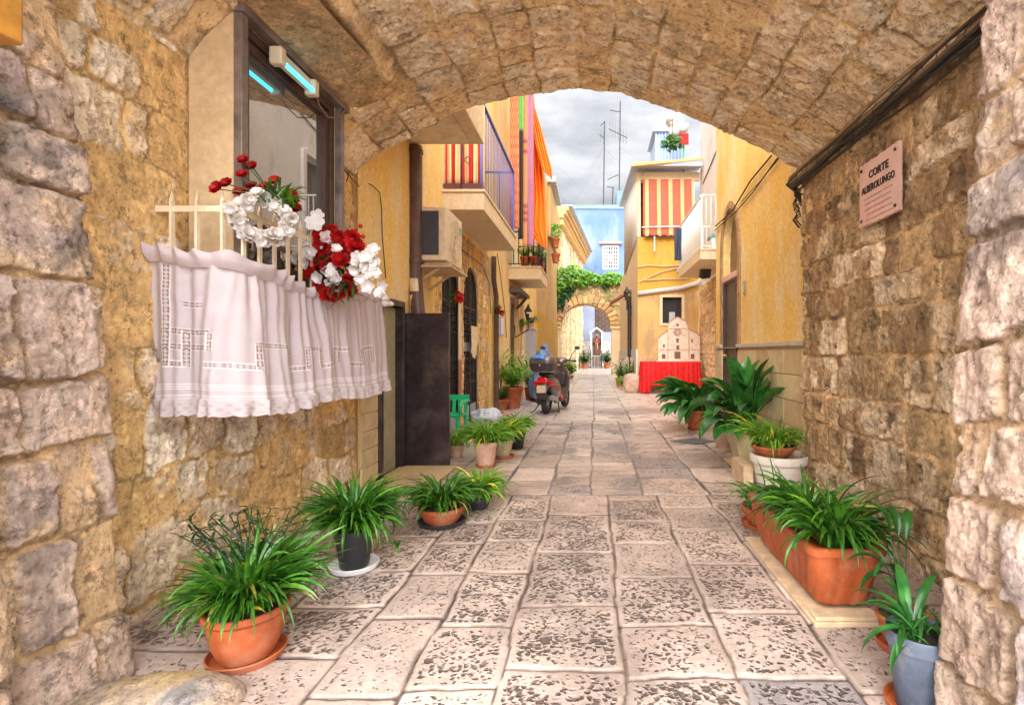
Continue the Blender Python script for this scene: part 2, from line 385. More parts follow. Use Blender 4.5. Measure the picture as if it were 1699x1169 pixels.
# ================================================================ THE GROUND
def layout(X, Y):
    """stone paving: returns id (0..1), distance to joint, pock amount, dark filler amount"""
    Xw = X + .014*vn(X*3, Y*3, 0, 11) + .006*vn(X*12, Y*12, 0, 12); Yw = Y + .016*vn(X*2.5, Y*2.5, 0, 13) + .006*vn(X*12, Y*12, 0, 14)
    ide = np.zeros_like(X); de = np.full_like(X, 9.); pk = np.zeros_like(X); gap = np.zeros_like(X)
    rr = np.random.default_rng(5)
    zones = [(-99, 4.32, [-30,-8,-2.1,-1.43,-1.0,-.686,-.35,.117,.53,.945,1.42,2.0,9,30], (.34,.56), 1.0),
             (4.32, 9.0, [-30,-8,-2.1,-1.35,-.80,-.38,-.02,.42,.98,1.45,2.0,3.4,9,30], (.30,.62), .75),
             (9.0, 999, [-30,-8,-2.1,-1.5,-.72,0,.66,1.5,2.4,3.4,9,30], (.55,1.1), .12)]
    for zi, (a, b, xs, rl, pa) in enumerate(zones):
        m = (Yw >= a) & (Yw < b); ci = np.searchsorted(xs, Xw) - 1
        for k in range(len(xs)-1):
            mm = m & (ci == k)
            if not mm.any(): continue
            lo = max(a, -30); hi = min(b, 140); e = [lo]
            if zi == 0 and k == 6: e = [-30,.6,1.02,1.5,1.94,2.43,3.08,3.79,4.32]
            else:
                if zi == 0: lo = .3; e = [-30, .3 + rr.uniform(0, .4)]
                small = zi == 1 and k in (5, 6)
                while e[-1] < hi: e.append(e[-1] + (rr.uniform(.16, .34) if small else rr.uniform(*rl)))
                e[-1] = hi
                if len(e) > 2 and e[-1] - e[-2] < .15: e.pop(-2)
            e = np.array(e); ri = np.clip(np.searchsorted(e, Yw[mm]) - 1, 0, len(e)-2)
            dx = np.minimum(Xw[mm] - xs[k], xs[k+1] - Xw[mm]); dy = np.minimum(Yw[mm] - e[ri], e[ri+1] - Yw[mm])
            r = .02; d = np.minimum(dx, dy); q = (dx < r) & (dy < r); d = np.where(q, r - np.hypot(r-dx, r-dy), d)
            ident = hash3(ri.astype(np.int64), np.full_like(ri, k, dtype=np.int64), np.full_like(ri, zi, dtype=np.int64), 3)
            ide[mm] = ident; de[mm] = d
            pk[mm] = pa * np.clip(.25 + 1.1*ident, 0, 1) if zi < 2 else pa * ident
            if zi == 0: pk[mm] = np.clip(.55 + .6*ident, 0, 1)
            if zi == 1 and k in (4, 5, 6, 7): gap[mm] = ss(.012, .0, d - .03*hash3(ri.astype(np.int64), np.full_like(ri, k+40, dtype=np.int64), ri.astype(np.int64)*0, 8)*ss(.2, .8, vn(Xw[mm]*4, Yw[mm]*4, 0, 9)))
    return ide, de, pk, gap
gx = np.concatenate([[-40,-25,-14,-8,-5,-3.4], np.arange(-2.6, 2.05, .009), np.arange(2.08, 3.6, .05), [4.2,5.5,8,14,25,40]])
gy = [-40,-22,-12,-7,-4,-2,-1,-.3,.2,.6,.9]; y = 1.15
while y < 12: gy.append(y); y *= 1.0042
while y < 50: gy.append(y); y *= 1.011
gy += [55,65,80,110,160,240,400]; gy = np.array(gy)
GX, GY = np.meshgrid(gx, gy, indexing='ij')
ide, de, pk, gap = layout(GX, GY)
pave = ss(.0, .016, de)
tilt = (ide*7.3 % 1 - .5)*.010
GZ = -.009 + .009*pave + tilt*pave*ss(.0, .1, de) + .004*fbm(GX, GY, 0*GX, 5, 4, 2)*pave
GZ = np.where(GY > 12, GZ*.4, GZ)
c1 = mixc((.53,.41,.345), (.42,.33,.285), (ide*3.7) % 1); c1 = mixc(c1, (.68,.54,.46), ss(.6, 1, (ide*9.1) % 1))
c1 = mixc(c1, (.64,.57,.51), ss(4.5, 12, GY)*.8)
c1 = mixc(c1, (.55,.38,.19), ss(.15, .5, fbm(GX, GY, 0*GX, 1.3, 4, 31)) * ss(-1.0, -1.7, GX) * .6)
c1 = mixc(c1, (.23,.225,.25), ss(.955, .98, ide) * .6)
c1 = mixc(c1, (.17,.165,.175), ss(.10, .42, fbm(GX*1.0, GY*.8, 0*GX, 2.6, 5, 36)) * ss(3.8, 5, GY) * ss(13, 8, GY) * ss(.75, .3, np.abs(GX-.05)) * .8)
c1 = mixc(c1, (.24,.18,.155), ss(.02, .5, fbm(GX, GY, 0*GX, 2.2, 5, 33))*.55)
jw = .008 + .005*vn(GX*6, GY*6, 0*GX, 21) + .012*ss(4.2, 4.6, GY)*ss(12, 8, GY)*ss(-.5, .6, vn(GX*3, GY*3, 0*GX, 27))
jc = mixc((.075,.055,.05), (.17,.12,.09), ss(-.2, .6, fbm(GX, GY, 0*GX, 6, 3, 22)))
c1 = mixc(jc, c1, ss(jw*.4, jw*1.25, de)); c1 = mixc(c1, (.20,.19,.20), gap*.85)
m, t, b = newmat('stone_paving'); v = coords(t); base = attr(t); pkn = N(t, 'ShaderNodeAttribute'); pkn.attribute_name = 'Pock'
n1 = noise(t, v, 4, 8, .7); n2 = noise(t, v, 34, 8, .75)
c = mixn(t, base, ramp(t, n1, [(.3, .78), (.7, 1.25)]), 1.0, 'MULTIPLY'); c = mixn(t, c, ramp(t, n2, [(.3, .78), (.7, 1.15)]), 1.0, 'MULTIPLY')
wv = N(t, 'ShaderNodeVectorMath', operation='MULTIPLY_ADD'); nz = N(t, 'ShaderNodeTexNoise'); nz.inputs['Scale'].default_value = 26; nz.inputs['Detail'].default_value = 2
t.links.new(v, nz.inputs['Vector']); t.links.new(nz.outputs[1], wv.inputs[0]); wv.inputs[1].default_value = (.035,.035,.0); t.links.new(coords(t, (.82, .72, 1)), wv.inputs[2])
vo = N(t, 'ShaderNodeTexVoronoi'); vo.inputs['Scale'].default_value = 56; t.links.new(wv.outputs[0], vo.inputs['Vector'])
vo3 = N(t, 'ShaderNodeTexVoronoi'); vo3.inputs['Scale'].default_value = 36; t.links.new(wv.outputs[0], vo3.inputs['Vector'])
n3 = noise(t, v, 5, 5, .65); th = math_(t, 'MULTIPLY', pkn.outputs['Fac'], ramp(t, n3, [(.30, .62), (.62, 1.3)]))
def hole(vd, a_, wd): 
    mr_ = N(t, 'ShaderNodeMapRange'); mr_.inputs['From Min'].default_value = 0; mr_.inputs['From Max'].default_value = wd; mr_.inputs['To Min'].default_value = 0; mr_.inputs['To Max'].default_value = 1
    t.links.new(math_(t, 'SUBTRACT', math_(t, 'MULTIPLY', th, a_), vd), mr_.inputs['Value']); return mr_.outputs[0]
pm = math_(t, 'MAXIMUM', hole(vo.outputs['Distance'], .50, .30), hole(vo3.outputs['Distance'], .32, .22))
vo2 = N(t, 'ShaderNodeTexVoronoi'); vo2.inputs['Scale'].default_value = 8; t.links.new(wv.outputs[0], vo2.inputs['Vector'])
pm = math_(t, 'MAXIMUM', pm, hole(vo2.outputs['Distance'], .15, .05))
c = mixn(t, c, (.10,.072,.062), math_(t, 'MULTIPLY', pm, .92)); t.links.new(c, b.inputs['Base Color'])
t.links.new(ramp(t, n1, [(.3, .20), (.7, .50)]), b.inputs['Roughness'])
bump(t, b, math_(t, 'SUBTRACT', math_(t, 'MULTIPLY', n2, .5), pm), 1.0, .014)
MAT['paving'] = m
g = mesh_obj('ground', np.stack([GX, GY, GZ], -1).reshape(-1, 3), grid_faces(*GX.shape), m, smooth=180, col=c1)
a_ = g.data.attributes.new('Pock', 'FLOAT', 'POINT')
a_.data.foreach_set('value', (np.clip(pk*ss(.012, .04, de)*(GY > -5), 0, 1)).ravel())
tag(g, kind='structure')

# ================================================================ ROUGH MASONRY
def masonry(u, v, seed, ch, bl, warp=.03):
    un = u + warp*fbm(u, v, 0*u, 3.2, 3, seed+1); v_ = v + warp*fbm(u, v, 0*u, 2.6, 3, seed+2); v_ = v_ + .25*warp*fbm(u, v, 0*u, 11, 2, seed+3)
    rr = np.random.default_rng(seed); ve = [v_.min() - .3 + rr.uniform(0, .1)]
    while ve[-1] < v_.max() + .1: ve.append(ve[-1] + rr.uniform(*ch))
    ve = np.array(ve); ri = np.clip(np.searchsorted(ve, v_) - 1, 0, len(ve)-2)
    ide = np.zeros_like(u); de = np.zeros_like(u)
    for k in range(len(ve)-1):
        mm = ri == k
        ue = [u.min() - .5 + rr.uniform(0, .4)]
        while ue[-1] < u.max() + .3: ue.append(ue[-1] + rr.uniform(*bl) * (1 if rr.random() > .25 else .5))
        if not mm.any(): continue
        ue = np.array(ue); ci = np.clip(np.searchsorted(ue, un[mm]) - 1, 0, len(ue)-2)
        dx = np.minimum(un[mm]-ue[ci], ue[ci+1]-un[mm]); dy = np.minimum(v_[mm]-ve[k], ve[k+1]-v_[mm])
        r = .035; d = np.minimum(dx, dy); q = (dx < r) & (dy < r); d = np.where(q, r - np.hypot(r-dx, r-dy), d)
        ide[mm] = hash3(ci.astype(np.int64), np.full_like(ci, k, dtype=np.int64), np.full_like(ci, seed, dtype=np.int64), 4); de[mm] = d
    return ide, de
def rough_surface(u, v, seed, ch, bl, pal, mortar, amp=.03, warp=.03, cover=.0, rough=.016, jw=.012, recess=.4, pits=.6, soot=0):
    """returns displacement and colour. cover: how much mortar is smeared over the stones (0..1)"""
    ide, de = masonry(u, v, seed, ch, bl, warp)
    nb = fbm(u, v, 0*u, 4.5, 4, seed+20); nf = fbm(u, v, 0*u, 17, 5, seed+25, .6); nm = fbm(u, v, 0*u, 2.0, 4, seed+31)
    k = (ide*7.7) % 1
    expo = ss(cover - .12, cover + .12, .5 + .5*(k*2-1)*.75 + .45*nm + .2*nf) if cover > 0 else np.ones_like(u)
    edge = ss(jw*.6, jw*1.25 + .006*k, de + .016*nf) * expo
    nr = np.abs(fbm(u, v, 0*u, 7.5, 5, seed+60, .55)); nr2 = np.abs(fbm(u*1.25, v*.75, 0*u, 24, 4, seed+66, .6))
    tl = ((ide*13.1) % 1 - .5)*amp*.8
    h = amp*(edge*(.55 + .6*k) - recess) + tl*edge + rough*(nb*.7 + nf*(.35 + .6*edge) - nr2*1.0*(.4+.6*edge)) + .014*nm
    pitt = ss(.20, .34, fbm(u*1.3, v*.8, 0*u, 11, 5, seed+40, .65)) * edge * (.3 + .7*((ide*5.3) % 1)) * pits
    h = h - .022*pitt
    n = len(pal); ti = np.clip((ide*n).astype(int), 0, n-1); col = np.asarray(pal)[ti]
    col = col * (1 + .22*(k*2-1))[..., None]
    col = mixc(col, np.asarray(pal)[(ti+1) % n], ss(0, .35, fbm(u, v, 0*u, 7, 4, seed+45)))
    mc = mixc(mortar, np.asarray(mortar)*.62, ss(.0, .5, nm))
    col = mixc(mc, col, edge); col = mixc(col, np.asarray(mortar)*.30, pitt*.9); col = mixc(col, np.asarray(mortar)*.45, ss(.025, .0, nr)*edge*.6)
    col = mixc(col, np.asarray(mortar)*.30, ss(jw*1.0, jw*.2, np.abs(de - jw*.5*nf)) * ss(-.1, .3, nb) * .75)
    if soot: col = mixc(col, (.13,.115,.11), ss(.05, .38, fbm(u, v, 0*u, 3.2, 6, seed+80, .62)) * ss(.9, 1.7, v) * soot)
    return h, col
def patch(name, Pf, Nf, u, v, mat, hc, parent=None, **kw):
    h, col = hc; Q = Pf(u, v) + Nf(u, v) * h[..., None]
    o = mesh_obj(name, Q.reshape(-1, 3), grid_faces(*u.shape), mat, parent, smooth=180, col=col)
    if kw: tag(o, **kw)
    return o
END = 4.36
# vault
VX = [(-2.04,1.46),(-2.0,1.53),(-1.9,1.63),(-1.77,1.735),(-1.46,1.90),(-1.15,2.04),(-.85,2.13),(-.54,2.20),(-.18,2.235),(.23,2.185),(.59,2.08),(.95,1.95),(1.31,1.79),(1.56,1.665),(1.70,1.58),(1.79,1.50)]
vx = np.array([a for a, _ in VX]); vz = np.array([b for _, b in VX]) + 1.2
sl = np.concatenate([[0], np.cumsum(np.hypot(np.diff(vx), np.diff(vz)))])
def zvault(x): return float(np.interp(x, vx, vz))
def vaultP(s, y): return np.stack([np.interp(s, sl, vx), y, np.interp(s, sl, vz)], -1)
def vaultN(s, y):
    x1, x0 = np.interp(s+.08, sl, vx), np.interp(s-.08, sl, vx); z1, z0 = np.interp(s+.08, sl, vz), np.interp(s-.08, sl, vz)
    l = np.hypot(x1-x0, z1-z0) + 1e-9; return np.stack([(z1-z0)/l, 0*s, -(x1-x0)/l], -1)
BR = (.60,.43,.25); BM = (.49,.30,.125)
passage = thing('vaulted_passage', 'rough stone barrel vault passage framing the whole alley view', 'archway', (-.1, 2.8, 0))
S, Y_ = np.meshgrid(np.arange(0, sl[-1]+.008, .0075), np.arange(1.2, END+.001, .0075), indexing='ij')
hc = rough_surface(Y_*1.0, S, 101, (.22,.34), (.28,.55), [(.84,.68,.47),(.78,.60,.39),(.88,.75,.56),(.74,.56,.35)], (.80,.57,.30), amp=.013, warp=.045, cover=.36, rough=.015, pits=.55, jw=.015)
# the first ring of voussoirs at the far mouth and a pulled-down ridge beside the window
rag = .05*fbm(S, 0*S, 0*S, 6, 4, 71)
Yp = Y_ + rag*ss(END-.25, END, Y_)
ridge = .07*np.exp(-((S - .80 - .10*fbm(Y_, 0*S, 0*S, 2, 2, 5))/.06)**2) * ss(3.75, 3.5, Y_)
hc = (hc[0] + ridge, hc[1])
patch('vault', lambda s, y: vaultP(s, Yp), vaultN, S, Y_, MAT['stone'], hc, passage)
mb = MB()      # mass of masonry over the vault, both mouths
ss_ = np.linspace(0, sl[-1], 40); prof = [(float(np.interp(s, sl, vx)), float(np.interp(s, sl, vz)) + .03) for s in ss_]
for a, b_ in zip(prof[:-1], prof[1:]):
    for yy in (1.22, END-.012): mb.face([(a[0], yy, a[1]), (b_[0], yy, b_[1]), (b_[0], yy, 3.95), (a[0], yy, 3.95)])
    mb.face([(a[0], 1.22, a[1]+.035), (b_[0], 1.22, b_[1]+.035), (b_[0], END-.012, b_[1]+.035), (a[0], END-.012, a[1]+.035)])
mb.box(-2.6, 2.5, 1.2, END-.02, 3.95, 4.15)
mb.box(-2.6, -2.09, 1.21, END-.02, 0, 3.95); mb.box(1.83, 2.5, 1.21, END-.02, 0, 3.95)
mb.box(-2.6, -2.012, END-.016, END+.012, 0, 3.94); mb.box(1.80, 2.5, END-.016, END+.012, 0, 3.94)
mb.build('upper_masonry', MAT['ochre'], passage, smooth=None)
# side walls
def wall_patch(name, xw, y0, y1, z1, seed, sgn, cfg, st=.0075, **kw):
    Yv, Z = np.meshgrid(np.arange(y0, y1+.001, st), np.arange(-.03, z1, st), indexing='ij')
    hc = rough_surface(Yv, Z, seed, **cfg)
    return patch(name, lambda u, v: np.stack([xw+0*u, u, v], -1), lambda u, v: np.stack([sgn+0*u, 0*u, 0*u], -1), Yv, Z, MAT['stone'], hc, **kw)
wall_patch('stone_wall', -2.03, 1.85, END, 2.76, 211, 1, dict(ch=(.20,.32), bl=(.22,.45), pal=[(.76,.61,.42),(.68,.52,.34),(.80,.67,.50),(.58,.44,.30)], mortar=(.70,.45,.19), amp=.012, warp=.10, cover=.55, rough=.020, pits=.5),
  label='golden mortared rubble wall under the lace curtain on the left', cat='wall')
wall_patch('stone_wall', 1.775, 1.55, END, 2.76, 331, -1, dict(ch=(.18,.32), bl=(.20,.46), pal=[(.48,.32,.165),(.34,.21,.105),(.60,.44,.27),(.26,.16,.085),(.70,.54,.36),(.42,.27,.14)], mortar=(.66,.44,.22), amp=.028, warp=.035, cover=.14, rough=.020, pits=1.25, jw=.013),
  label='brown pitted stone wall carrying the inscribed pink plaque', cat='wall')
# piers: plan path swept upward, leaning
def pier(name, path, lean, z1, seed, cfg, label, st=.0065):
    pts = [Vector(p) for p in path]; dense = []
    for a, b_ in zip(pts[:-1], pts[1:]):
        n = max(1, int((b_-a).length/.004)); dense += [a.lerp(b_, i/n) for i in range(n)]
    dense.append(pts[-1]); A = np.array([[p.x, p.y] for p in dense]); k = 13
    pad = np.concatenate([np.repeat(A[:1], k, 0), A, np.repeat(A[-1:], k, 0)]); ker = np.ones(2*k+1)/(2*k+1)
    A = np.stack([np.convolve(pad[:, i], ker, 'valid') for i in (0, 1)], -1)
    s = np.concatenate([[0], np.cumsum(np.hypot(*np.diff(A, axis=0).T))]); T = np.gradient(A, s, axis=0) if False else np.stack([np.gradient(A[:, i], s + np.arange(len(s))*1e-9) for i in (0, 1)], -1)
    nn = np.stack([T[:, 1], -T[:, 0]], -1); nn /= np.linalg.norm(nn, axis=1)[:, None] + 1e-9
    Sg, Z = np.meshgrid(np.arange(0, s[-1], st), np.arange(-.03, z1, st), indexing='ij')
    hc = rough_surface(Sg, Z, seed, **cfg)
    def Pf(u, v): return np.stack([np.interp(u, s, A[:, 0]) + lean*v, np.interp(u, s, A[:, 1]), v], -1)
    def Nf(u, v): return np.stack([np.interp(u, s, nn[:, 0]), np.interp(u, s, nn[:, 1]), 0*u], -1)
    return patch(name, Pf, Nf, Sg, Z, MAT['pier'], hc, label=label, cat='pillar')
PPAL = [(.60,.43,.32),(.52,.37,.28),(.68,.51,.40),(.40,.30,.25),(.62,.44,.28),(.56,.42,.34)]
pier('stone_pillar', [(-1.62,.95),(-1.64,1.45),(-1.735,1.50),(-1.71,1.94),(-2.15,1.96)], -.105, 2.72, 403, dict(ch=(.20,.34), bl=(.24,.42), pal=PPAL, mortar=(.64,.42,.22), amp=.036, warp=.045, cover=.14, rough=.014, pits=.45, soot=.75, jw=.012, recess=.5),
     'pinkish rough block pillar at the left edge of the view, soot stained on top')
pier('stone_pillar', [(1.9,1.63),(1.07,1.62),(1.075,1.30),(1.12,.95)], .06, 2.72, 523, dict(ch=(.19,.33), bl=(.24,.42), pal=PPAL[:3]+[(.54,.42,.37),(.42,.34,.34)], mortar=(.64,.42,.24), amp=.030, warp=.05, cover=.14, rough=.014, pits=.4, soot=.5, jw=.013, recess=.5),
     'pink and mauve rough block pillar at the right edge beside the grey pot')
# half-buried corner stone in the bottom left
u, v = np.meshgrid(np.linspace(0, 2*math.pi, 160), np.linspace(0.02, math.pi/2+.1, 60), indexing='ij')
q = np.stack([np.sin(v)*np.cos(u)*.27, np.sin(v)*np.sin(u)*.17, np.cos(v)*.10], -1)
rr_ = 1 + .16*fbm(q[..., 0]*3, q[..., 1]*3, q[..., 2]*3, 1.6, 4, 61); q = q*rr_[..., None] + np.array([-1.47, 1.72, -.005])
cc = mixc((.46,.34,.24), (.28,.25,.24), ss(0, .3, fbm(q[..., 0], q[..., 1], q[..., 2], 6, 4, 8))); cc = mixc(cc, (.52,.36,.17), ss(.15, .45, fbm(q[..., 0], q[..., 1], q[..., 2], 4, 4, 18)))
tag(mesh_obj('corner_stone', q.reshape(-1, 3), grid_faces(*u.shape), MAT['pier'], smooth=180, col=cc), 'low rounded stone lump on the ground at the foot of the left pillar', 'stone')
# wooden beam end at the top left
mb = MB(); mb.box(-.18, 0, 0, .08, 0, .2); o = mb.build('wooden_beam', MAT['wood_beam'], bevel=.006)
o.location = P(-48, 62, 1.3)
tag(o, 'varnished honey coloured wooden beam end in the top left corner', 'beam')

# ================================================================ BAY WINDOW ON THE LEFT WALL
xw, wy0, wy1 = -1.79, 2.56, 3.56
bw = thing('bay_window', 'tall dark framed window in a plastered box on the left wall', 'window', (-1.9, 3.05, 1.5))
def topz(x): return zvault(x) + .0
mb = MB()     # plastered near and far cheeks
for (ya, yb) in ((wy0, wy0+.09), (wy1, wy1+.08)):
    poly = [(-2.03,1.45),(-1.80,1.45),(-1.80,topz(-1.8)),(-1.86,topz(-1.86)),(-1.95,topz(-1.95)),(-2.03,topz(-2.03))]
    mb.prism(poly, lambda u, v, w: (u, w, v), ya, yb)
mb.build('cheek', MAT['cream_plaster'], bw, smooth=30, bevel=.008)
mb = MB(); mb.box(-2.02, -1.74, wy0-.03, wy1+.11, 1.53, 1.585); mb.box(-1.98, -1.80, wy0, wy1+.08, 1.40, 1.53); mb.build('sill', MAT['cream_plaster'], bw, bevel=.006)
for ya, yb in ((wy0-.004, wy0+.045), (wy1-.003, wy1+.05)):
    mb = MB(); mb.box(-1.798, -1.755, ya, yb, 1.586, 2.90); mb.build('jamb', MAT['marble'], bw, bevel=.004)
mb = MB(); mb.box(-1.80, -1.74, wy0-.01, wy1+.10, 2.90, 2.945); mb.build('lintel', MAT['marble'], bw, bevel=.003)
fr = MB(); ya, yb = wy0+.047, wy1-.006
for a, b_ in (((-1.85,ya),(-1.80,ya+.045)), ((-1.85,yb-.045),(-1.80,yb))): fr.box(a[0], b_[0], a[1], b_[1], 1.586, 2.898)
fr.box(-1.85, -1.802, ya+.045, yb-.045, 2.85, 2.897); fr.box(-1.85, -1.802, ya+.045, yb-.045, 1.587, 1.64)
for a, b_ in ((ya+.055, ya+.095), (yb-.10, yb-.055)): fr.box(-1.862, -1.815, a, b_, 1.645, 2.84)
fr.box(-1.862, -1.815, ya+.095, yb-.10, 2.795, 2.84); fr.box(-1.862, -1.815, ya+.095, yb-.10, 1.645, 1.70)
fr.build('window_frame', MAT['wood_dark'], bw, bevel=.003)
m, t, b = newmat('reflective_glass'); b.inputs['Base Color'].default_value = (.10,.095,.085,1); b.inputs['Roughness'].default_value = .02; b.inputs['Specular IOR Level'].default_value = 1.0; b.inputs['IOR'].default_value = 2.6
MAT['glass'] = m
mb = MB(); mb.box(-1.848, -1.842, ya+.09, yb-.09, 1.69, 2.80); mb.build('pane', m, bw)
mb = MB(); mb.box(-2.02, -1.90, wy0+.1, wy1, 1.59, 2.85); mb.build('curtain', MAT['cream_plaster'], bw)
# sloping plastered soffit over the window
n = 60; u, v = np.meshgrid(np.linspace(0, 1, n), np.linspace(0, 1, 90), indexing='ij')
Yp2 = wy0 - .12 + (wy1 + .17 - wy0 + .12)*v
xin = -1.40; Xp = -1.80 + .40*u; Zp = 2.935 + u*(.035 + .13*v)
hh = .012*fbm(Xp, Yp2, 0*u, 6, 4, 91)
Q = np.stack([Xp, Yp2, Zp + hh], -1)
cc = mixc((.55,.38,.20), (.45,.29,.14), ss(-.2, .4, fbm(Xp, Yp2, 0*u, 3, 4, 92)))
o = mesh_obj('soffit', Q.reshape(-1, 3), grid_faces(n, 90), MAT['stone'], bw, smooth=180, col=cc)
# fluorescent tube lamp over the window
lp = thing('fluorescent_lamp', 'small white tube lamp glowing cyan over the window', 'lamp', (-1.73, 3.0, 2.86))
mb = MB(); mb.box(-1.765, -1.735, 2.80, 3.18, 2.80, 2.875); mb.build('housing', MAT['cream'], lp, bevel=.004)
for ya in (2.80, 3.14):
    mb = MB(); mb.box(-1.772, -1.70, ya-.012, ya+.04, 2.775, 2.872); mb.build('end_cap', MAT['cream'], lp, bevel=.01)
mb = MB(); mb.tube([(-1.715,2.84,2.80),(-1.715,3.13,2.80)], .011, 12); mb.build('tube', emis('cyan_tube', (.04,.55,.85), 2.0), lp)
mb = MB(); mb.tube([(-1.73,3.19,2.80),(-1.735,3.24,2.76),(-1.74,3.36,2.74),(-1.745,3.50,2.80),(-1.745,3.62,2.92)], .004, 6); mb.build('cord', MAT['tan_cable'], lp)
# thin cable on the far part of the wall
mb = MB(); mb.tube([(-1.76,3.6,2.87),(-1.97,3.75,2.72),(-1.98,4.0,2.66),(-1.98,4.33,2.60)], .004, 6); mb.tube([(-1.975,4.05,2.65),(-1.95,4.07,2.60),(-1.96,4.06,2.55)], .005, 6)
tag(mb.build('thin_cable', MAT['cable']), 'thin dark cable sagging along the wall right of the window', 'cable')

# ---------------------------------------------------------------- railing
rl = thing('window_railing', 'cream painted picket railing round the window behind the flowers', 'railing', (-1.85, 3.1, 1.4))
def railpt(s):      # plan path: wall -> near corner -> far corner -> wall
    L1, L2 = .36, 1.63
    if s < L1: return Vector((-2.03 + s, 2.375, 0))
    if s < L1+L2: return Vector((-1.67, 2.375 + s - L1, 0))
    return Vector((-1.67 - (s-L1-L2), 2.375+L2, 0))
for z in (1.865, 1.50):
    for a, b_ in ((0, .36), (.36, 1.99), (1.99, 2.3)):
        mb = MB(); mb.bar(railpt(a)+Vector((0,0,z)), railpt(b_-1e-6)+Vector((0,0,z)), .008, .028); mb.build('rail', MAT['cream'], rl)
s = .075
while s < 2.3:
    p = railpt(s); mb = MB()
    d_ = .011
    mb.bar(p+Vector((0,0,1.47)), p+Vector((0,0,1.90)), .011, .022, up=(0,1,0))
    top_ = [p+Vector((-.008,-.008,1.90)), p+Vector((.008,-.008,1.90)), p+Vector((.008,.008,1.90)), p+Vector((-.008,.008,1.90))]
    for k in range(4): mb.face([top_[k], top_[(k+1) % 4], p+Vector((0,0,1.955))])
    mb.build('picket', MAT['cream'], rl, smooth=None); s += .118
# ---------------------------------------------------------------- lace curtain hung on the railing
m, t, b = newmat('white_lace_cotton'); c = attr(t); v = coords(t)
c = mixn(t, c, ramp(t, noise(t, coords(t, (1, 1, 4)), 60, 4, .6), [(.3, .93), (.7, 1.04)]), 1.0, 'MULTIPLY'); t.links.new(c, b.inputs['Base Color']); b.inputs['Roughness'].default_value = .9
bump(t, b, noise(t, v, 90, 4, .6), .25, .002)
ts = N(t, 'ShaderNodeBsdfTranslucent'); t.links.new(c, ts.inputs[0]); ms = N(t, 'ShaderNodeMixShader'); ms.inputs[0].default_value = .3
t.links.new(b.outputs[0], ms.inputs[1]); t.links.new(ts.outputs[0], ms.inputs[2]); t.links.new(ms.outputs[0], t.nodes['Material Output'].inputs[0]); MAT['lace'] = m
LT = 2.12
pl = [railpt(-.02 + LT*k/600) + Vector((0,0,0)) for k in range(601)]; A = np.array([[p.x, p.y] for p in pl]); k = 14
pad = np.concatenate([np.repeat(A[:1], k, 0), A, np.repeat(A[-1:], k, 0)]); ker = np.ones(2*k+1)/(2*k+1)
A = np.stack([np.convolve(pad[:, i], ker, 'valid') for i in (0, 1)], -1); T = np.gradient(A, axis=0); NN = np.stack([T[:, 1], -T[:, 0]], -1); NN /= np.linalg.norm(NN, axis=1)[:, None]
sp = np.linspace(0, LT, 601)
Sg, W = np.meshgrid(np.arange(0, LT, .0045), np.linspace(0, 1, 190), indexing='ij')   # W 0 top .. 1 hem
ztop = np.interp(Sg, [0,.1,.5,.95,1.5,2.2], [1.625,1.62,1.575,1.53,1.57,1.62]) + .006*np.sin(Sg*23)
zbot = .905 + .012*np.sin(Sg*7)
Z = ztop + (zbot - ztop)*W
ph = Sg*30 + 1.6*vn(Sg*3, 0*Sg, 0*Sg, 5) + .5*W*vn(Sg*4, 0*Sg, 0*Sg, 6)
fold = .45*np.sin(Sg*95 + 3*vn(Sg*6,W*2,0*Sg,15))*(1-.6*W) + np.sin(ph)*(.35 + .65*ss(-.4, .5, vn(Sg*2.2, 0*Sg, 0*Sg, 7))) + .45*np.sin(ph*2.3 + 1)*(1-W)
h = .018 + .012*ss(.1, .6, Sg) + (.008 + .014*W**.8)*fold + .050*W*ss(.1, .6, Sg) + .007*fbm(Sg, W, 0*W, 9, 3, 14)
h = h + ss(.89, .90, W)*(.012 + .010*np.sin(Sg*85 + 2*vn(Sg*9, 0*Sg, 0*Sg, 3))*(W-.88)*10)     # hem ruffle
X_ = np.interp(Sg, sp, A[:, 0]) + np.interp(Sg, sp, NN[:, 0])*h; Y2 = np.interp(Sg, sp, A[:, 1]) + np.interp(Sg, sp, NN[:, 1])*h
Z = Z - ss(.97, 1, W)*.008*np.abs(np.sin(Sg*75)) 
white = np.array((.64, .56, .58)); colr = np.broadcast_to(white, X_.shape + (3,)).copy()
mm_ = .75*W     # metres below the top
def band(col, s0, s1, w0, w1, horizontal):
    inside = (Sg > s0) & (Sg < s1) & (mm_ > w0) & (mm_ < w1)
    a = (mm_ - w0)/(w1-w0) if horizontal else (Sg - s0)/(s1-s0); l = Sg if horizontal else mm_
    bord = (a < .16) | (a > .84)
    cell = np.abs(((l/.040) % 1) - .5)*2; pat = np.abs(a-.5)*2
    hole = (cell + pat > .62) & (np.abs(cell - pat) < .42)
    colr[inside & ~bord & hole] = (.26, .18, .13)
    colr[inside & bord] = (.92, .86, .86)
bz = .034
for (s0, s1, w0) in ((.06,.30,.34),(.06,.30,.415),(.06,.17,.50),(.27,.47,.50),(.47,.70,.375),(.70,.87,.50),(.87,1.03,.375),(1.03,1.20,.50),(1.20,1.36,.385),(1.36,1.55,.50),(1.55,1.72,.385),(.16,.25,.20)): band(colr, s0, s1, w0-bz/2, w0+bz/2, True)
for (s0, w0, w1) in ((.17,.33,.51),(.30,.34,.43),(.47,.37,.51),(.70,.37,.51),(.87,.37,.51),(1.03,.37,.51),(1.20,.385,.50),(1.36,.385,.50),(1.55,.385,.50),(1.72,.385,.50),(.085,.02,.51),(1.27,.40,.48)): band(colr, s0-bz/2, s0+bz/2, w0, w1, False)
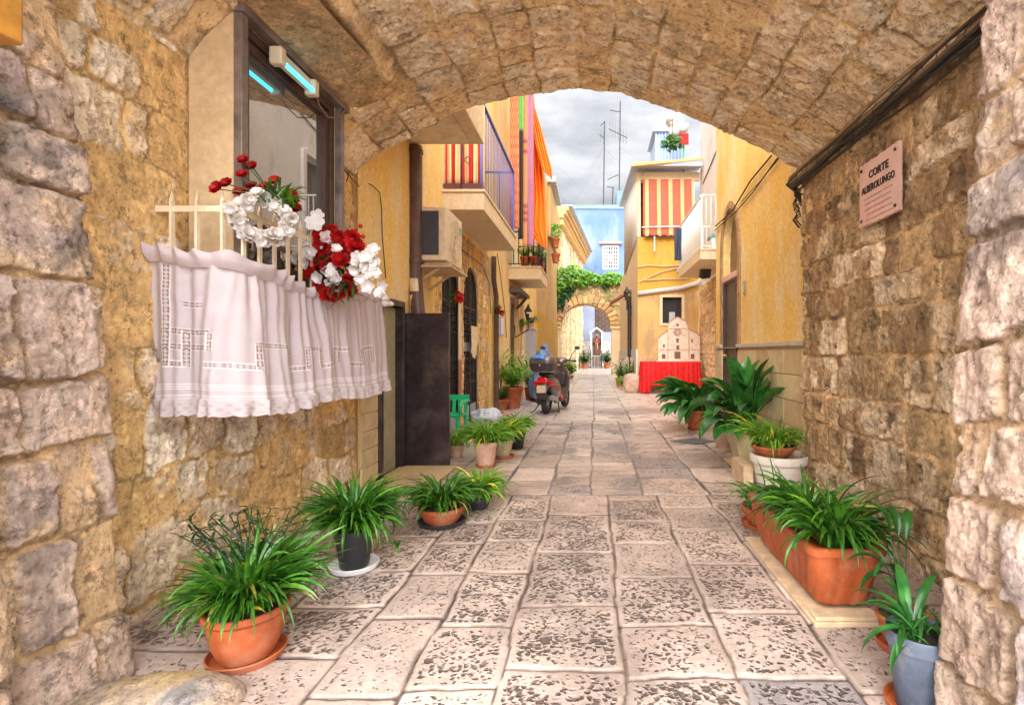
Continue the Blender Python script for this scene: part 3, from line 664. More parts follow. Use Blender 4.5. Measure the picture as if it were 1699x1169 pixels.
for w0 in (.60,.612,.624,.655): colr[(np.abs(mm_-w0) < .0022)] = (.95,.90,.9)
e = (W > .925) & (W < .985); hole = (np.sin(Sg*150)*np.sin(mm_*150+.5) > .35); colr[e & hole] = (.55,.46,.42)
lc = thing('lace_curtain', 'white lace edged cotton curtain tied round the window railing', 'curtain', (-1.7, 3.1, .9))
mesh_obj('cloth', np.stack([X_, Y2, Z], -1).reshape(-1, 3), grid_faces(*Sg.shape), MAT['lace'], lc, smooth=180, col=colr)
# gathered frill along the top
V_ = np.linspace(0, 1, 22); S2, V2 = np.meshgrid(np.arange(0, LT, .004), V_, indexing='ij')
zt = np.interp(S2, Sg[:, 0], ztop[:, 0]); phf = S2*62 + 5*vn(S2*5, 0*S2, 0*S2, 9) + 1.2*vn(S2*8, V2*2, 0*S2, 19)
fl_ = 1 - 2*np.abs(np.sin(phf*.5))**1.4; slump = vn(S2*4.5, 0*S2, 0*S2, 41)
h2 = .036 + .018*np.sin(V2*math.pi) + (.004 + .010*V2)*fl_ + .020*V2*slump + .02*V2**3
z2 = zt - .012 + .078*V2*(1 - .10*np.abs(slump)) - .016*V2**2*(1-fl_)*.5 + .012*V2*slump
mesh_obj('frill', np.stack([np.interp(S2, sp, A[:, 0]) + np.interp(S2, sp, NN[:, 0])*h2, np.interp(S2, sp, A[:, 1]) + np.interp(S2, sp, NN[:, 1])*h2, z2], -1).reshape(-1, 3),
  grid_faces(*S2.shape), MAT['lace'], lc, smooth=180, col=np.broadcast_to(white, S2.shape+(3,)))
# bows / white ribbon at the far end
mb = MB()
for k in range(5): mb.blob((-1.60+U(-.03,.03), 3.98+U(-.05,.04), 1.62+U(-.05,.03)), .035, k=(1,1,.7), rough=.5, seed=k)
mb.build('ribbon', MAT['whitepaint'], lc, smooth=180)

# ---------------------------------------------------------------- flowers
def petal(mb, c, n_, az, L_, w_, cup=.5):
    n_ = Vector(n_).normalized(); a = n_.orthogonal().normalized(); a.rotate(Matrix.Rotation(az, 3, n_)); b_ = n_.cross(a); c = Vector(c)
    rows = []
    for k in range(4):
        t = k/3; w2 = w_*math.sin(math.pi*(.16+.70*t))/2; p = c + a*L_*t + n_*L_*cup*t*t
        rows.append((p - b_*w2 + n_*w2*.35, p, p + b_*w2 + n_*w2*.35))
    ids = [[mb.pt(q) for q in r] for r in rows]
    for k in range(3):
        for j in (0, 1): mb.f.append([ids[k][j], ids[k][j+1], ids[k+1][j+1], ids[k+1][j]])
def shade(a=.85, b_=1.1): s_ = U(a, b_); return (s_, s_, s_)
def bloom(mb, c, n_, r, layers=1, n=5, cup=.4):
    for l in range(layers):
        mb.cc = shade()
        for k in range(n): petal(mb, c, n_, 2*math.pi*(k + l*.5)/n + U(-.15,.15), r*(1-.22*l), r*1.0, cup + .45*l)
def pinkbloom(mb, c, n_, r):       # frilled, ball-shaped flower
    bloom(mb, c, n_, r, 3, 5, .2)
wr = thing('flower_wreath', 'ring of white cloth blossoms tied to the railing corner', 'wreath', (-1.62, 2.45, 1.70))
mb = MB(); cw = Vector((-1.60, 2.47, 1.84)); ua = Vector((.75,.66,0)).normalized(); uz = Vector((0,0,1)); nw = Vector((.66,-.75,.1)).normalized()
for k in range(70):
    a = 2*math.pi*k/70 + U(-.1,.1); rr = .098 + U(-.022,.022); p = cw + ua*math.cos(a)*rr*1.1 + uz*math.sin(a)*rr*.95 + nw*U(-.02,.03)
    pinkbloom(mb, p, nw + Vector((U(-.6,.6),U(-.6,.6),U(-.6,.6))), U(.022,.034))
mb.build('blossoms', MAT['white_petal'], wr, smooth=180, col=True)
mb = MB(); mb.tube([cw + ua*math.cos(a)*.105 + uz*math.sin(a)*.09 for a in np.linspace(0, 2*math.pi, 24, endpoint=False)], .009, 6, close=True); mb.build('hoop', MAT['leaf_dark'], wr, smooth=180, col=True)
rf = thing('red_flowers', 'spray of artificial red poppies above the railing', 'flowers', (-1.72, 2.6, 1.75))
st = MB(); lf = MB(); rootp = P(452, 338, 2.5)
for (x, y) in ((405,268),(420,278),(403,292),(378,306),(363,314),(420,312),(425,322),(457,302),(482,325),(440,312),(452,332),(465,345),(400,322),(490,348),(432,335),(487,335),(448,318)):
    p = P(x, y, min(2.62 + U(-.08,.08), 1.73*850/(985-x))); mid = (rootp + p)/2 + Vector((0,0,.02)); st.cc = shade()
    st.tube([rootp, mid, p], .0028, 5)
    bl = MB(); bloom(bl, p, Vector((U(-.3,.5), -.8, U(.2,.9))), U(.029,.038), 3, 6, .45); bl.build('bloom', MAT['red_petal'], rf, smooth=180, col=True)
for k in range(70): lf.cc = shade(.6,1.3); lf.leaf(rootp + Vector((U(-.03,.08),U(-.03,.08),U(-.02,.06))), U(0,6.28), U(.1,1.2), U(.07,.15), U(.012,.024), U(.5,1.6), 5)
st.build('stems', MAT['leaf_dark'], rf, smooth=180, col=True); lf.build('leaves', MAT['leaf'], rf, smooth=180, col=True)
bq = thing('flower_bouquet', 'large bouquet of red roses and white blossoms hung on the railing', 'bouquet', (-1.6, 3.2, 1.5))
lf = MB(); rd = MB(); wt = MB(); bc = P(560, 440, 3.15)
for k in range(30):
    a, r_ = U(0, 6.28), U(0, 1)**.6; x, y = 552 + math.cos(a)*r_*46, 438 + math.sin(a)*r_*58
    bloom(rd, P(x, y, 3.12 + U(-.10,.06)), Vector((U(0,.6), -1, U(-.3,.5))), U(.036,.056), 4, 6, .35)
for (x, y) in ((517,427),(560,485),(586,395),(590,410),(535,410)): bloom(rd, P(x, y, 3.05), Vector((U(0,.6),-1,U(-.3,.5))), .055, 4, 7, .3)
for (x, y, n) in ((600,435,12),(612,427,8),(505,430,6),(548,400,4),(540,452,4),(552,470,4),(612,455,6),(622,478,4)):
    for k in range(n): 
        bloom(wt, P(x+U(-13,13), y+U(-14,14), 3.03+U(-.05,.05)), Vector((U(-.3,.7), -1, U(-.4,.5))), U(.028,.042), 2, 5, .22)
for p_, r_ in ((P(523,370,3.0), .055), (P(527,358,3.02), .04)): bloom(wt, p_, Vector((.2,-1,.1)), r_, 1, 5, .2)
for k in range(240):
    a, r_ = U(0,6.28), U(.2,1); x, y = 556+math.cos(a)*r_*50, 440+math.sin(a)*r_*55; lf.cc = shade(.5,1.3)
    lf.leaf(P(x, y, 3.14+U(-.08,.08)), U(0,6.28), U(-.8,.9), U(.06,.14), U(.016,.032), U(0,1.2), 5)
for k in range(12): lf.cc = shade(.5,.9); lf.leaf(P(575+U(-12,12), 470, 3.05), U(-2.6,-.4), U(-.6,.1), .16, .02, .8, 6)
lf.build('leaves', MAT['leaf_dark'], bq, smooth=180, col=True); rd.build('roses', MAT['red_petal'], bq, smooth=180, col=True); wt.build('white_blossoms', MAT['white_petal'], bq, smooth=180, col=True)
for (x, y) in ((598,375),(590,383),(602,392),(595,400)): mb = MB(); mb.blob(P(x, y, 3.25), .014); mb.build('berry', MAT['red_petal'], bq, smooth=180, col=True)

# ---------------------------------------------------------------- plaque, cables on the right wall
pq = thing('wall_plaque', 'pink marble street plaque with dark lettering, bolted to the brown stone wall', 'plaque', (1.73, 2.95, 1.9))
# corner pixels: (1427,275)-(1490,235) top, (1425,382)-(1480,355) bottom -> plane X = 1.70
xq = 1.715; y0q, y1q = xq*850/(1491-985), xq*850/(1426-985); z1q = 1.2+(584.5-234)/850*y0q; z0q = 1.2+(584.5-380)/850*y1q
zt_ = (z1q + 1.2+(584.5-276)/850*y1q)/2
edge = []; 
for k in range(30): edge.append((y0q + (y1q-y0q)*k/29, zt_ - abs(U(0,.008))))
for k in range(1, 22): edge.append((y1q - abs(U(0,.004)), zt_ + (z0q-zt_)*k/22))
for k in range(30): edge.append((y1q + (y0q-y1q)*k/29, z0q + abs(U(0,.008))))
for k in range(1, 22): edge.append((y0q + abs(U(0,.004)), z0q + (zt_-z0q)*k/22))
mb = MB(); mb.prism(edge, lambda u, v, w: (w, u, v), xq, xq+.022); mb.build('sheet', MAT['pinkmarble'], pq, smooth=None)
for (yy, zz) in ((y0q+.03, zt_-.04), (y1q-.03, zt_-.04), (y0q+.03, z0q+.04), (y1q-.03, z0q+.04)):
    mb = MB(); mb.blob((xq-.004, yy, zz), .011, k=(.6,1,1)); mb.build('bolt', MAT['rust'], pq, smooth=180)
def text_mesh(name, body, size, mat, parent, M, ext=.002, align='CENTER', offset=0):
    cu = bpy.data.curves.new(name, 'FONT'); cu.body = body; cu.size = size; cu.extrude = ext; cu.align_x = align; cu.resolution_u = 2; cu.offset = offset
    o = bpy.data.objects.new(name+'_src', cu); C.objects.link(o); bpy.context.view_layer.update()
    me = bpy.data.meshes.new_from_object(o.evaluated_get(bpy.context.evaluated_depsgraph_get())); bpy.data.objects.remove(o)
    me.transform(Matrix.Translation(-origin_of(parent)) @ M); me.materials.clear(); me.materials.append(mat)
    q = bpy.data.objects.new(name, me); C.objects.link(q); q.parent = parent; return q
yc = (y0q+y1q)/2; W_ = y1q-y0q; H_ = zt_-z0q
def wallM(y, z, x=xq-.003, sx=1): return Matrix(((0,0,-1,x),(-sx,0,0,y),(0,1,0,z),(0,0,0,1)))
text_mesh('lettering', 'CORTE', .066, MAT['ink'], pq, wallM(yc-.01, zt_-.115), offset=.0012)
text_mesh('lettering', 'ALBEROLUNGO', .064, MAT['ink'], pq, wallM(yc, zt_-.195) @ Matrix.Diagonal((min(1, W_*.92/.50),1,1,1)), offset=.0006)
faint = plain('faded_engraving', (.42,.22,.17), .7)
for k in range(6):      # faint engraved lines, too worn to read
    mb = MB(); y = yc - W_*.38 + U(0,.03); zz = zt_ - .235 - k*.034
    while y < yc + W_*.38 - U(0,.05):
        l = U(.006,.02); mb.box(xq-.0025, xq-.0012, y, y+l, zz+U(-.001,.001), zz+.0075); y += l + U(.004,.009)
    mb.build('engraved_line', faint, pq, smooth=None)
cb = thing('cable_bundle', 'thick bundle of old cables and conduit along the right spring of the vault', 'cables', (1.72, 3, 2.6))
for k, (dx, dz, r_, mt) in enumerate(((0,0,.021,'tan_cable'),(-.035,.02,.012,'tan_cable'),(.02,-.04,.011,'cable'),(-.02,-.045,.010,'cable'),(.01,-.065,.011,'cable'),(-.045,-.02,.008,'cable'),(.02,-.085,.007,'cable'))):
    pts = [(1.70+dx+.012*math.sin(y*3+k), y, 2.66+dz+.012*math.sin(y*4.3+k*2)) for y in np.linspace(1.4, END+.02, 26)]
    pts += [(1.72+dx+.02*k-.03, END+.06, 2.64+dz-.02*(k%3)), (1.78, END+.05, 2.58-.02*k)]
    mb = MB(); mb.tube(pts, r_, 8); mb.build('cable', MAT[mt], cb, smooth=180)
for k in range(13):
    y = 1.9 + k*.19; mb = MB(); mb.tube([(1.695+.040*math.cos(a), y+.02*math.sin(a*2), 2.64+.045*math.sin(a)) for a in np.linspace(0, 6.28, 12, endpoint=False)], .0025, 5, close=True); mb.build('tie', MAT['cable'], cb, smooth=180)
for k in range(4):
    mb = MB(); pts = [(1.72+U(-.03,.03), END+.02, 2.60)]
    for j in range(6): pts.append((1.75+U(-.045,.03), END+.02+U(-.03,.03), 2.58-.05*(j+1)+U(-.015,.015)))
    mb.tube(pts, .006, 6); mb.build('loose_end', MAT['cable'], cb, smooth=180)

# ================================================================ LEFT HOUSES
XL = -2.0
def fL(u, z, w): return (XL - w, u, z)            # facade facing the lane from the left
lh = thing('yellow_house', 'tall yellow house on the left with striped balcony panel and arched iron gates', 'house', (-3.5, 10.5, 0))
mb = MB()
facade(mb, fL, END-.02, 6.45, 0, 10, [(4.74, 5.27, .0, 1.66, 0)], .12)
facade(mb, fL, 6.45, 9.75, 3.0, 10, [(7.1,7.9,3.35,5.6,0),(8.4,9.1,3.4,5.6,0)], .14)
facade(mb, fL, 9.75, 17, 0, 10, [(12.2,13.45,0,2.55,0),(12.4,13.3,3.3,5.4,0),(14.6,15.4,3.4,5.4,0)], .14)
mb.face([fL(17,0,0), fL(17,0,4), fL(17,10,4), fL(17,10,0)]); mb.face([fL(END-.02,3.9,0), fL(END-.02,3.9,4), fL(END-.02,10,4), fL(END-.02,10,0)])
mb.build('wall', MAT['yellow'], lh, smooth=None)
mb = MB(); mb.box(-6.1, -5.95, END, 17.0, 0, 10); mb.box(-5.94, XL-.16, 16.9, 16.99, 0, 10); mb.box(-5.94, XL-.16, END+.02, END+.10, 0, 10); mb.build('back_wall', MAT['ochre'], lh)
mb = MB(); mb.box(-6, XL+.12, END-.02, 17.1, 10, 10.2); mb.build('roof', MAT['slab'], lh)
# raw stone front with the two arched gateways, as a displaced sheet with holes
Yv, Z = np.meshgrid(np.arange(6.45, 9.751, .015), np.arange(0, 3.001, .015), indexing='ij')
h, col = rough_surface(Yv, Z, 611, (.24,.34), (.35,.6), [(.66,.44,.20),(.60,.38,.16),(.72,.50,.25),(.56,.40,.24)], (.70,.45,.15), amp=.012, warp=.02, cover=.25, rough=.010)
GATES = [(6.75, 7.62, 2.50, .62), (7.88, 8.85, 2.58, .55)]
keep = np.ones_like(Yv, bool)
for a, b_, t_, r_ in GATES:
    c_, hw = (a+b_)/2, (b_-a)/2; tt = t_ - r_ + r_*np.sqrt(np.clip(1 - ((Yv-c_)/hw)**2, 0, 1)); keep &= ~((Yv > a) & (Yv < b_) & (Z < tt))
F_ = grid_faces(*Yv.shape); F_ = F_[keep.ravel()[F_].all(1)]
mesh_obj('stone_front', np.stack([XL + .0*Yv + h, Yv, Z], -1).reshape(-1, 3), F_, MAT['far_stone'], lh, smooth=180, col=col)
mb = MB()
for a, b_, t_, r_ in GATES:
    facade(mb, lambda u, z, w: (XL-.01-w, u, z), a-.03, b_+.03, 0, t_+.03, [(a, b_, 0, t_, r_)], .22)
mb.build('gate_reveal', MAT['cream_plaster'], lh, smooth=None)
mb = MB(); mb.box(-2.9, -2.6, 6.5, 9.7, 0, 2.9); mb.build('inner_room', MAT['ochre'], lh)
mb = MB()
for a, b_, t_, r_ in GATES: mb.box(-2.35, -1.93, a-.05, b_+.05, -.005, .05)
mb.build('doorstep', MAT['marble'], lh)
for gi, (a, b_, t_, r_) in enumerate(GATES):
    c_, hw = (a+b_)/2, (b_-a)/2; xg = XL - .04
    def top(u): return t_ - r_ + r_*math.sqrt(max(0, 1-((u-c_)/hw)**2))
    mb = MB(); pts = [(xg, a+.02, .05)] + [(xg, c_ - hw*.97*math.cos(t), t_-r_ + (r_-.02)*math.sin(t)) for t in np.linspace(0, math.pi, 16)] + [(xg, b_-.02, .05)]
    for p, q in zip(pts[:-1], pts[1:]): mb.bar(p, q, .045, .045)
    gate = mb.build('iron_gate', MAT['iron'], lh, smooth=None)
    mb = MB(); n = 9
    for k in range(1, n):
        u_ = a + (b_-a)*k/n; mb.bar((xg, u_, .05), (xg, u_, top(u_)-.02), .018, .018)
        for zz in (.75,.85,.95,1.05,1.55,1.65,1.75,1.85): mb.blob((xg, u_, zz), .026, 6, 4)
    for zz in (.72, 1.10, 1.5, 1.92): mb.bar((xg, a+.03, zz), (xg, b_-.03, zz), .02, .03)
    mb.bar((xg, c_, .05), (xg, c_, t_-.03), .04, .05); mb.build('bars', MAT['iron'], gate, smooth=None)
    mb = MB(); mb.box(xg-.012, xg+.012, a+.03, b_-.03, .05, .35); mb.build('kick_plate', MAT['grey'], gate); mb = MB(); mb.box(xg-.012, xg+.03, a+.03, c_-.03, 1.22, 1.36); mb.build('lock_plate', MAT['grey'], gate)
# door hood, dark timber doorway further on
mb = MB(); mb.box(XL, XL+.30, 12.1, 13.6, 2.62, 2.70); mb.box(XL, XL+.24, 12.15, 13.55, 2.70, 2.76)
for y in (12.2, 13.4): mb.bar((XL, y, 2.35), (XL+.24, y, 2.62), .05, .06)
mb.build('door_hood', MAT['wood_dark'], lh)
mb = MB(); mb.box(XL-.02, XL+.02, 12.02, 12.18, 0, 2.6); mb.box(XL-.02, XL+.02, 13.46, 13.6, 0, 2.6); mb.build('door_surround', MAT['cream_plaster'], lh, bevel=.004)
mb = MB(); mb.box(XL-.13, XL-.09, 12.22, 12.82, .02, 2.5); mb.box(XL-.13, XL-.09, 12.83, 13.43, .02, 2.5)
dr = mb.build('door', plain('red_brown_door', (.16,.035,.03), .5, 0, .3, 6), lh, bevel=.004)
mb = MB()
for y in (12.3, 12.9):
    for z0_, z1_ in ((.2,1.1),(1.25,2.3)): mb.box(XL-.092, XL-.075, y, y+.42, z0_, z1_)
mb.build('door_panel', MAT['wood_dark'], dr, bevel=.004)
for a, b_, z0_, z1_ in ((7.1,7.9,3.35,5.6),(8.4,9.1,3.4,5.6),(12.4,13.3,3.3,5.4),(14.6,15.4,3.4,5.4)):
    mb = MB(); mb.box(XL-.13, XL-.11, a+.03, b_-.03, z0_+.01, z1_-.03); wn = mb.build('window', MAT['glass_dark'], lh)
    mb = MB(); 
    for u_ in (a+.01, (a+b_)/2-.03, b_-.07): mb.box(XL-.11, XL-.07, u_, u_+.06, z0_, z1_)
    mb.box(XL-.108, XL-.072, a, b_, z1_-.07, z1_-.01); mb.build('frame', MAT['whitepaint'], wn)
def balcony(parent, y0, y1, x1, z0, z1, barmat, railh=1.15, wallx=XL, sgn=1, railx=True, nb=26, endpanel=None, smat='slab', barr=.009, endn=None):
    xa, xb = (wallx, x1) if sgn > 0 else (x1, wallx)
    mb = MB(); mb.box(xa, xb, y0, y1, z0, z1); mb.box(xa, xb + (.02 if sgn>0 else 0), y0-.02, y1+.02, z1+.001, z1+.04)
    bal = mb.build('balcony', MAT[smat], parent, bevel=.006)
    z2 = z1+.05; ztop_ = z1+railh; xr = x1 - .035*sgn
    mb = MB(); mb.bar((wallx, y0+.03, ztop_), (xr, y0+.03, ztop_), .04, .03); mb.bar((xr, y0+.03, ztop_), (xr, y1-.03, ztop_), .04, .03); mb.bar((wallx, y1-.03, ztop_), (xr, y1-.03, ztop_), .04, .03)
    mb.bar((wallx, y0+.03, z2+.05), (xr, y0+.03, z2+.05), .03, .02); mb.bar((xr, y0+.03, z2+.05), (xr, y1-.03, z2+.05), .03, .02); mb.bar((wallx, y1-.03, z2+.05), (xr, y1-.03, z2+.05), .03, .02)
    for (xx, yy) in ((xr, y0+.03), (xr, y1-.03)): mb.bar((xx, yy, z1+.03), (xx, yy, ztop_+.02), .035, .035)
    mb.build('handrail', MAT[barmat], bal, smooth=None)
    mb = MB()
    for k in range(1, nb): y = y0+.03 + (y1-y0-.06)*k/nb; mb.tube([(xr, y, z2+.05), (xr, y, ztop_)], barr, 5)
    ne = endn or max(3, int(abs(x1-wallx)/.11))
    for k in range(1, ne):
        x = wallx + (xr-wallx)*k/ne
        for y in (y0+.03, y1-.03): mb.tube([(x, y, z2+.05), (x, y, ztop_)], barr, 5)
    mb.build('balusters', MAT[barmat], bal, smooth=180)
    return bal
MAT['bluebar'] = plain('blue_grey_rail_paint', (.10,.12,.36), .45, .2, .2, 9)
MAT['maroonbar'] = plain('maroon_rail_paint', (.13,.05,.05), .5, .1, .2, 9)
b1 = balcony(lh, 6.76, 9.5, -1.45, 3.08, 3.31, 'bluebar', 1.22, nb=24, barr=.006, endn=2)
mb = MB(); mb.box(-1.98, -1.47, 6.765, 6.775, 3.36, 3.43); mb.build('skirt_rail', MAT['maroonbar'], b1)
# striped cloth tied inside the end of the balcony
mb = MB(); nS = 90
cv = np.linspace(0, 1, nS); V2 = np.linspace(0, 1, 14); a_, b2 = np.meshgrid(cv, V2, indexing='ij')
stripe = ((a_*4.4 + .35) % 1) < .52
colr = np.where(stripe[..., None], np.array((.50,.022,.012)), np.array((.80,.60,.28)))
MAT['vcloth'] = plain('woven_cloth', (1,1,1), .85, 0, .12, 6, vcol=True)
sc_ = tag(mesh_obj('striped_cloth', np.stack([-1.985 + .52*a_, 6.86 + .018*np.sin(a_*40) + .01*np.sin(a_*17+b2*3), 3.44 + 1.12*b2], -1).reshape(-1, 3), grid_faces(nS, 14), MAT['vcloth'], smooth=180, col=colr, solid=.004),
  'red and cream striped cloth covering the end of the near left balcony', 'cloth')
# scroll bracket in front of the striped cloth
mb = MB(); mb.tube([(-1.72,6.74,4.4),(-1.73,6.74,3.95),(-1.70,6.74,3.72),(-1.64,6.74,3.68),(-1.62,6.74,3.74),(-1.66,6.74,3.78),(-1.69,6.74,3.74)], .007, 6); mb.tube([(-1.745,6.742,4.4),(-1.745,6.742,3.35)], .006, 6)
mb.build('scroll', MAT['iron'], b1, smooth=180)
b2_ = balcony(lh, 12.0, 13.75, -1.25, 2.92, 3.18, 'iron', .85, nb=16, barr=.012)
# overhanging oriel just past the vault
ov = MB(); ov.box(-2.0, -1.20, END+.03, 5.6, 3.47, 4.3); ov2 = ov.build('overhang', MAT['slab'], lh, bevel=.01)
mb = MB(); mb.box(-1.93, -1.34, END+.1, 5.50, 3.455, 3.469); mb.build('overhang_panel', MAT['cream'], ov2)
# narrow tiled strip and low service door by the vault mouth
mb = MB()
for k in range(7):
    mb.box(XL+.002, XL+.022, END+.013, 4.70, .05+k*.155, .05+k*.155+.150)
mb.build('tile_strip', MAT['cream_pot'], lh, bevel=.003)
md = thing('steel_door', 'dark purple brown steel door standing open into the lane', 'door', (XL, 5.27, 0))
mb = MB()
for a, b_ in ((4.70,4.76),(5.25,5.31)): mb.box(XL-.05, XL+.05, a, b_, .0, 1.66)
mb.box(XL-.05, XL+.05, 4.70, 5.31, 1.66, 1.72); mb.build('door_frame', MAT['rust'], md, bevel=.004)
mb = MB(); mb.box(XL-.11, XL-.03, 4.77, 5.24, .02, 1.65); mb.build('inner_panel', plaster('mossy_plaster', (.42,.38,.25), (.33,.30,.2), (.24,.2,.14)), md)
xd0, xd1, yd = -2.055+.0, -1.505, 5.335
mb = MB(); mb.box(xd0+.03, xd1, yd, yd+.035, .01, 1.61); leaf_ = mb.build('door_leaf', MAT['rust'], md, bevel=.004)
mb = MB(); z_ = yd-.008
for a, b_, c_, d_ in ((xd0+.03, xd1, .012, .045), (xd0+.03, xd1, 1.575, 1.608)): mb.box(a, b_, z_, yd-.001, c_, d_)
for a, b_ in ((xd0+.032, xd0+.062), (xd1-.032, xd1-.002)): mb.box(a, b_, z_, yd-.001, .047, 1.573)
mb.build('edge_strip', MAT['rust'], leaf_, bevel=.002)
mb = MB()
for r_ in range(5):
    for k in range(6): mb.tube([(xd0+.15+k*.057 + (.028 if r_ % 2 else 0), yd-.003, 1.50-r_*.04), (xd0+.15+k*.057+(.028 if r_ % 2 else 0), yd-.001, 1.50-r_*.04)], .0055, 8)
mb.build('vent_holes', MAT['ink'], leaf_, smooth=None)
mb = MB(); c_ = Vector((xd0+.40, yd-.012, .775)); mb.bar(c_+Vector((-.04,0,-.05)), c_+Vector((.04,0,.045)), .028, .02, up=(0,1,0)); mb.build('latch', MAT['iron'], leaf_, bevel=.003)
mb = MB(); mb.box(xd0+.335, xd0+.345, yd-.006, yd-.001, 1.12, 1.28); mb.build('scratch_slot', MAT['ink'], leaf_)
for z in (.12, 1.38):
    mb = MB(); mb.tube([(xd0+.01, yd-.01, z-.05), (xd0+.01, yd-.01, z+.06)], .014, 8); mb.bar((xd0+.01, yd-.005, z), (xd0+.06, yd-.005, z), .01, .08); mb.build('hinge', MAT['iron'], md)
# big brown drain pipe
def pipe(name, pts, r, mat, label, rings=()):
    t_ = thing(name, label, 'pipe', (pts[0][0], pts[0][1], min(p[2] for p in pts)))
    mb = MB(); mb.tube(pts, r, 14); mb.build('pipe', MAT[mat], t_, smooth=40)
    for p in rings:
        mb = MB(); mb.tube([(p[0], p[1], p[2]-.02), (p[0], p[1], p[2]+.02)], r*1.16, 14); mb.build('clamp', MAT[mat], t_, smooth=40)
    return t_
dp = pipe('drain_pipe', [(-1.90, 5.55, .0), (-1.90, 5.55, 1.62), (-1.955, 5.62, 2.0), (-1.955, 5.62, 3.46)], .072, 'brownpipe', 'thick brown drain pipe with peeling stickers beside the steel door', [(-1.955,5.62,3.40),(-1.955,5.62,2.2)])
mb = MB()
for z0_, z1_ in ((1.86,2.0),(1.70,1.82)):
    rr = .074; ring = [(-1.935 + rr*math.cos(a), 5.60 + rr*math.sin(a)) for a in np.linspace(-2.3, -.9, 8)]
    for p, q in zip(ring[:-1], ring[1:]): mb.face([(p[0], p[1]-.008, z0_), (q[0], q[1]-.008, z0_), (q[0]-.01, q[1]-.008, z1_), (p[0]-.01, p[1]-.008, z1_)])
mb.build('sticker', MAT['cream'], dp, smooth=None, solid=.001)
pipe('drain_pipe', [(-1.93, 9.9, 3.05), (-1.93, 9.9, 2.6), (-1.93, 10.15, 2.3), (-1.93, 10.15, 0)], .05, 'brownpipe', 'slim dark drain pipe below the end of the blue railed balcony', [(-1.93,10.15,1.9),(-1.93,10.15,1.0)])
pipe('drain_pipe', [(-1.94, 14.0, 0), (-1.94, 14.0, 2.9)], .045, 'cream', 'pale drain pipe beside the dark timber doorway on the left')
# air conditioner
ac = thing('air_conditioner', 'cream outdoor air conditioner on wall brackets beside the brown pipe', 'air conditioner', (-1.8, 6.0, 2.15))
mb = MB(); mb.box(-1.93, -1.62, 5.62, 6.30, 2.21, 2.80); csg = mb.build('casing', MAT['cream'], ac, bevel=.012)
mb = MB(); mb.box(-1.90, -1.70, 5.612, 5.619, 2.27, 2.75); mb.build('side_grille', MAT['grey_pot'] if False else plain('dark_grille', (.045,.05,.07), .5), csg)
mb = MB(); cy, cz = 6.0, 2.49
for r_ in (.05,.09,.13,.17,.21,.245): mb.tube([(-1.612, cy + r_*math.cos(a), cz + r_*math.sin(a)) for a in np.linspace(0, 2*math.pi, 28, endpoint=False)], .004, 4, close=True)
for k in range(12): a = k*math.pi/6; mb.tube([(-1.612, cy+.04*math.cos(a), cz+.04*math.sin(a)), (-1.612, cy+.245*math.cos(a), cz+.245*math.sin(a))], .004, 4)
mb.build('fan_grille', MAT['cream'], csg, smooth=180)
mb = MB(); mb.box(-1.619, -1.614, 6.14, 6.27, 2.66, 2.70); mb.box(-1.619, -1.614, 6.14, 6.27, 2.61, 2.64); mb.build('badge', plain('teal_badge', (.05,.35,.42), .4), csg)
for y in (5.72, 6.2): mb = MB(); mb.bar((-2.0, y, 2.18), (-1.58, y, 2.18), .05, .05); mb.bar((-2.0, y, 1.95), (-1.7, y, 2.16), .03, .03); mb.build('bracket', MAT['wood'], ac, smooth=None)
mb = MB(); mb.box(-1.98, -1.56, 5.60, 6.34, 2.135, 2.155); mb.build('tray', MAT['wood'], ac)

# lean house beyond
oh = thing('ochre_house', 'ochre stone house with flat slab roof past the left balconies', 'house', (-3.2, 22, 0))
mb = MB(); facade(mb, lambda u, z, w: (-1.90-w, u, z), 17.02, 27, 2.6, 8.2, [(19,19.9,3.6,5.2,0)], .2)
mb.face([(-1.90,17.02,2.6),(-5,17.02,2.6),(-5,17.02,8.2),(-1.90,17.02,8.2)]); mb.build('upper_wall', MAT['ochre'], oh, smooth=None)
mb = MB(); mb.box(-5, -1.885, 17.03, 26.9, 0, 2.6); mb.build('lower_wall', MAT['yellow_deep'], oh)
mb = MB(); mb.box(-5, -1.55, 21.0, 24.5, 8.2, 8.42); mb.build('roof_slab', MAT['tin'], oh)
mb = MB(); mb.box(-5, -1.78, 21.2, 27.0, 6.0, 8.19); mb.build('corner_wall', MAT['ochre'], oh)
for y, z in ((21.6,5.6),(21.8,5.0)):
    fp = thing('flower_pot', 'terracotta pot fixed high on the ochre wall, ' + ('upper one with bright green plant' if z > 5.3 else 'lower one of the two'), 'flower pot', (-1.62, y, z))
    mb = MB(); mb.lathe([(.12,0),(.17,.30),(.19,.31),(.19,.40),(.15,.40)], (-1.62, y, z), 14); mb.build('pot', MAT['terra'], fp)
    if z > 5.3:
        mb = MB()
        for k in range(120): mb.cc = shade(.6,1.4); mb.facet((-1.62+U(-.3,.25), y+U(-.3,.3), z+.42+U(0,.55)), U(.06,.12))
        mb.build('foliage', MAT['leaf_lime'], fp, smooth=180, col=True)

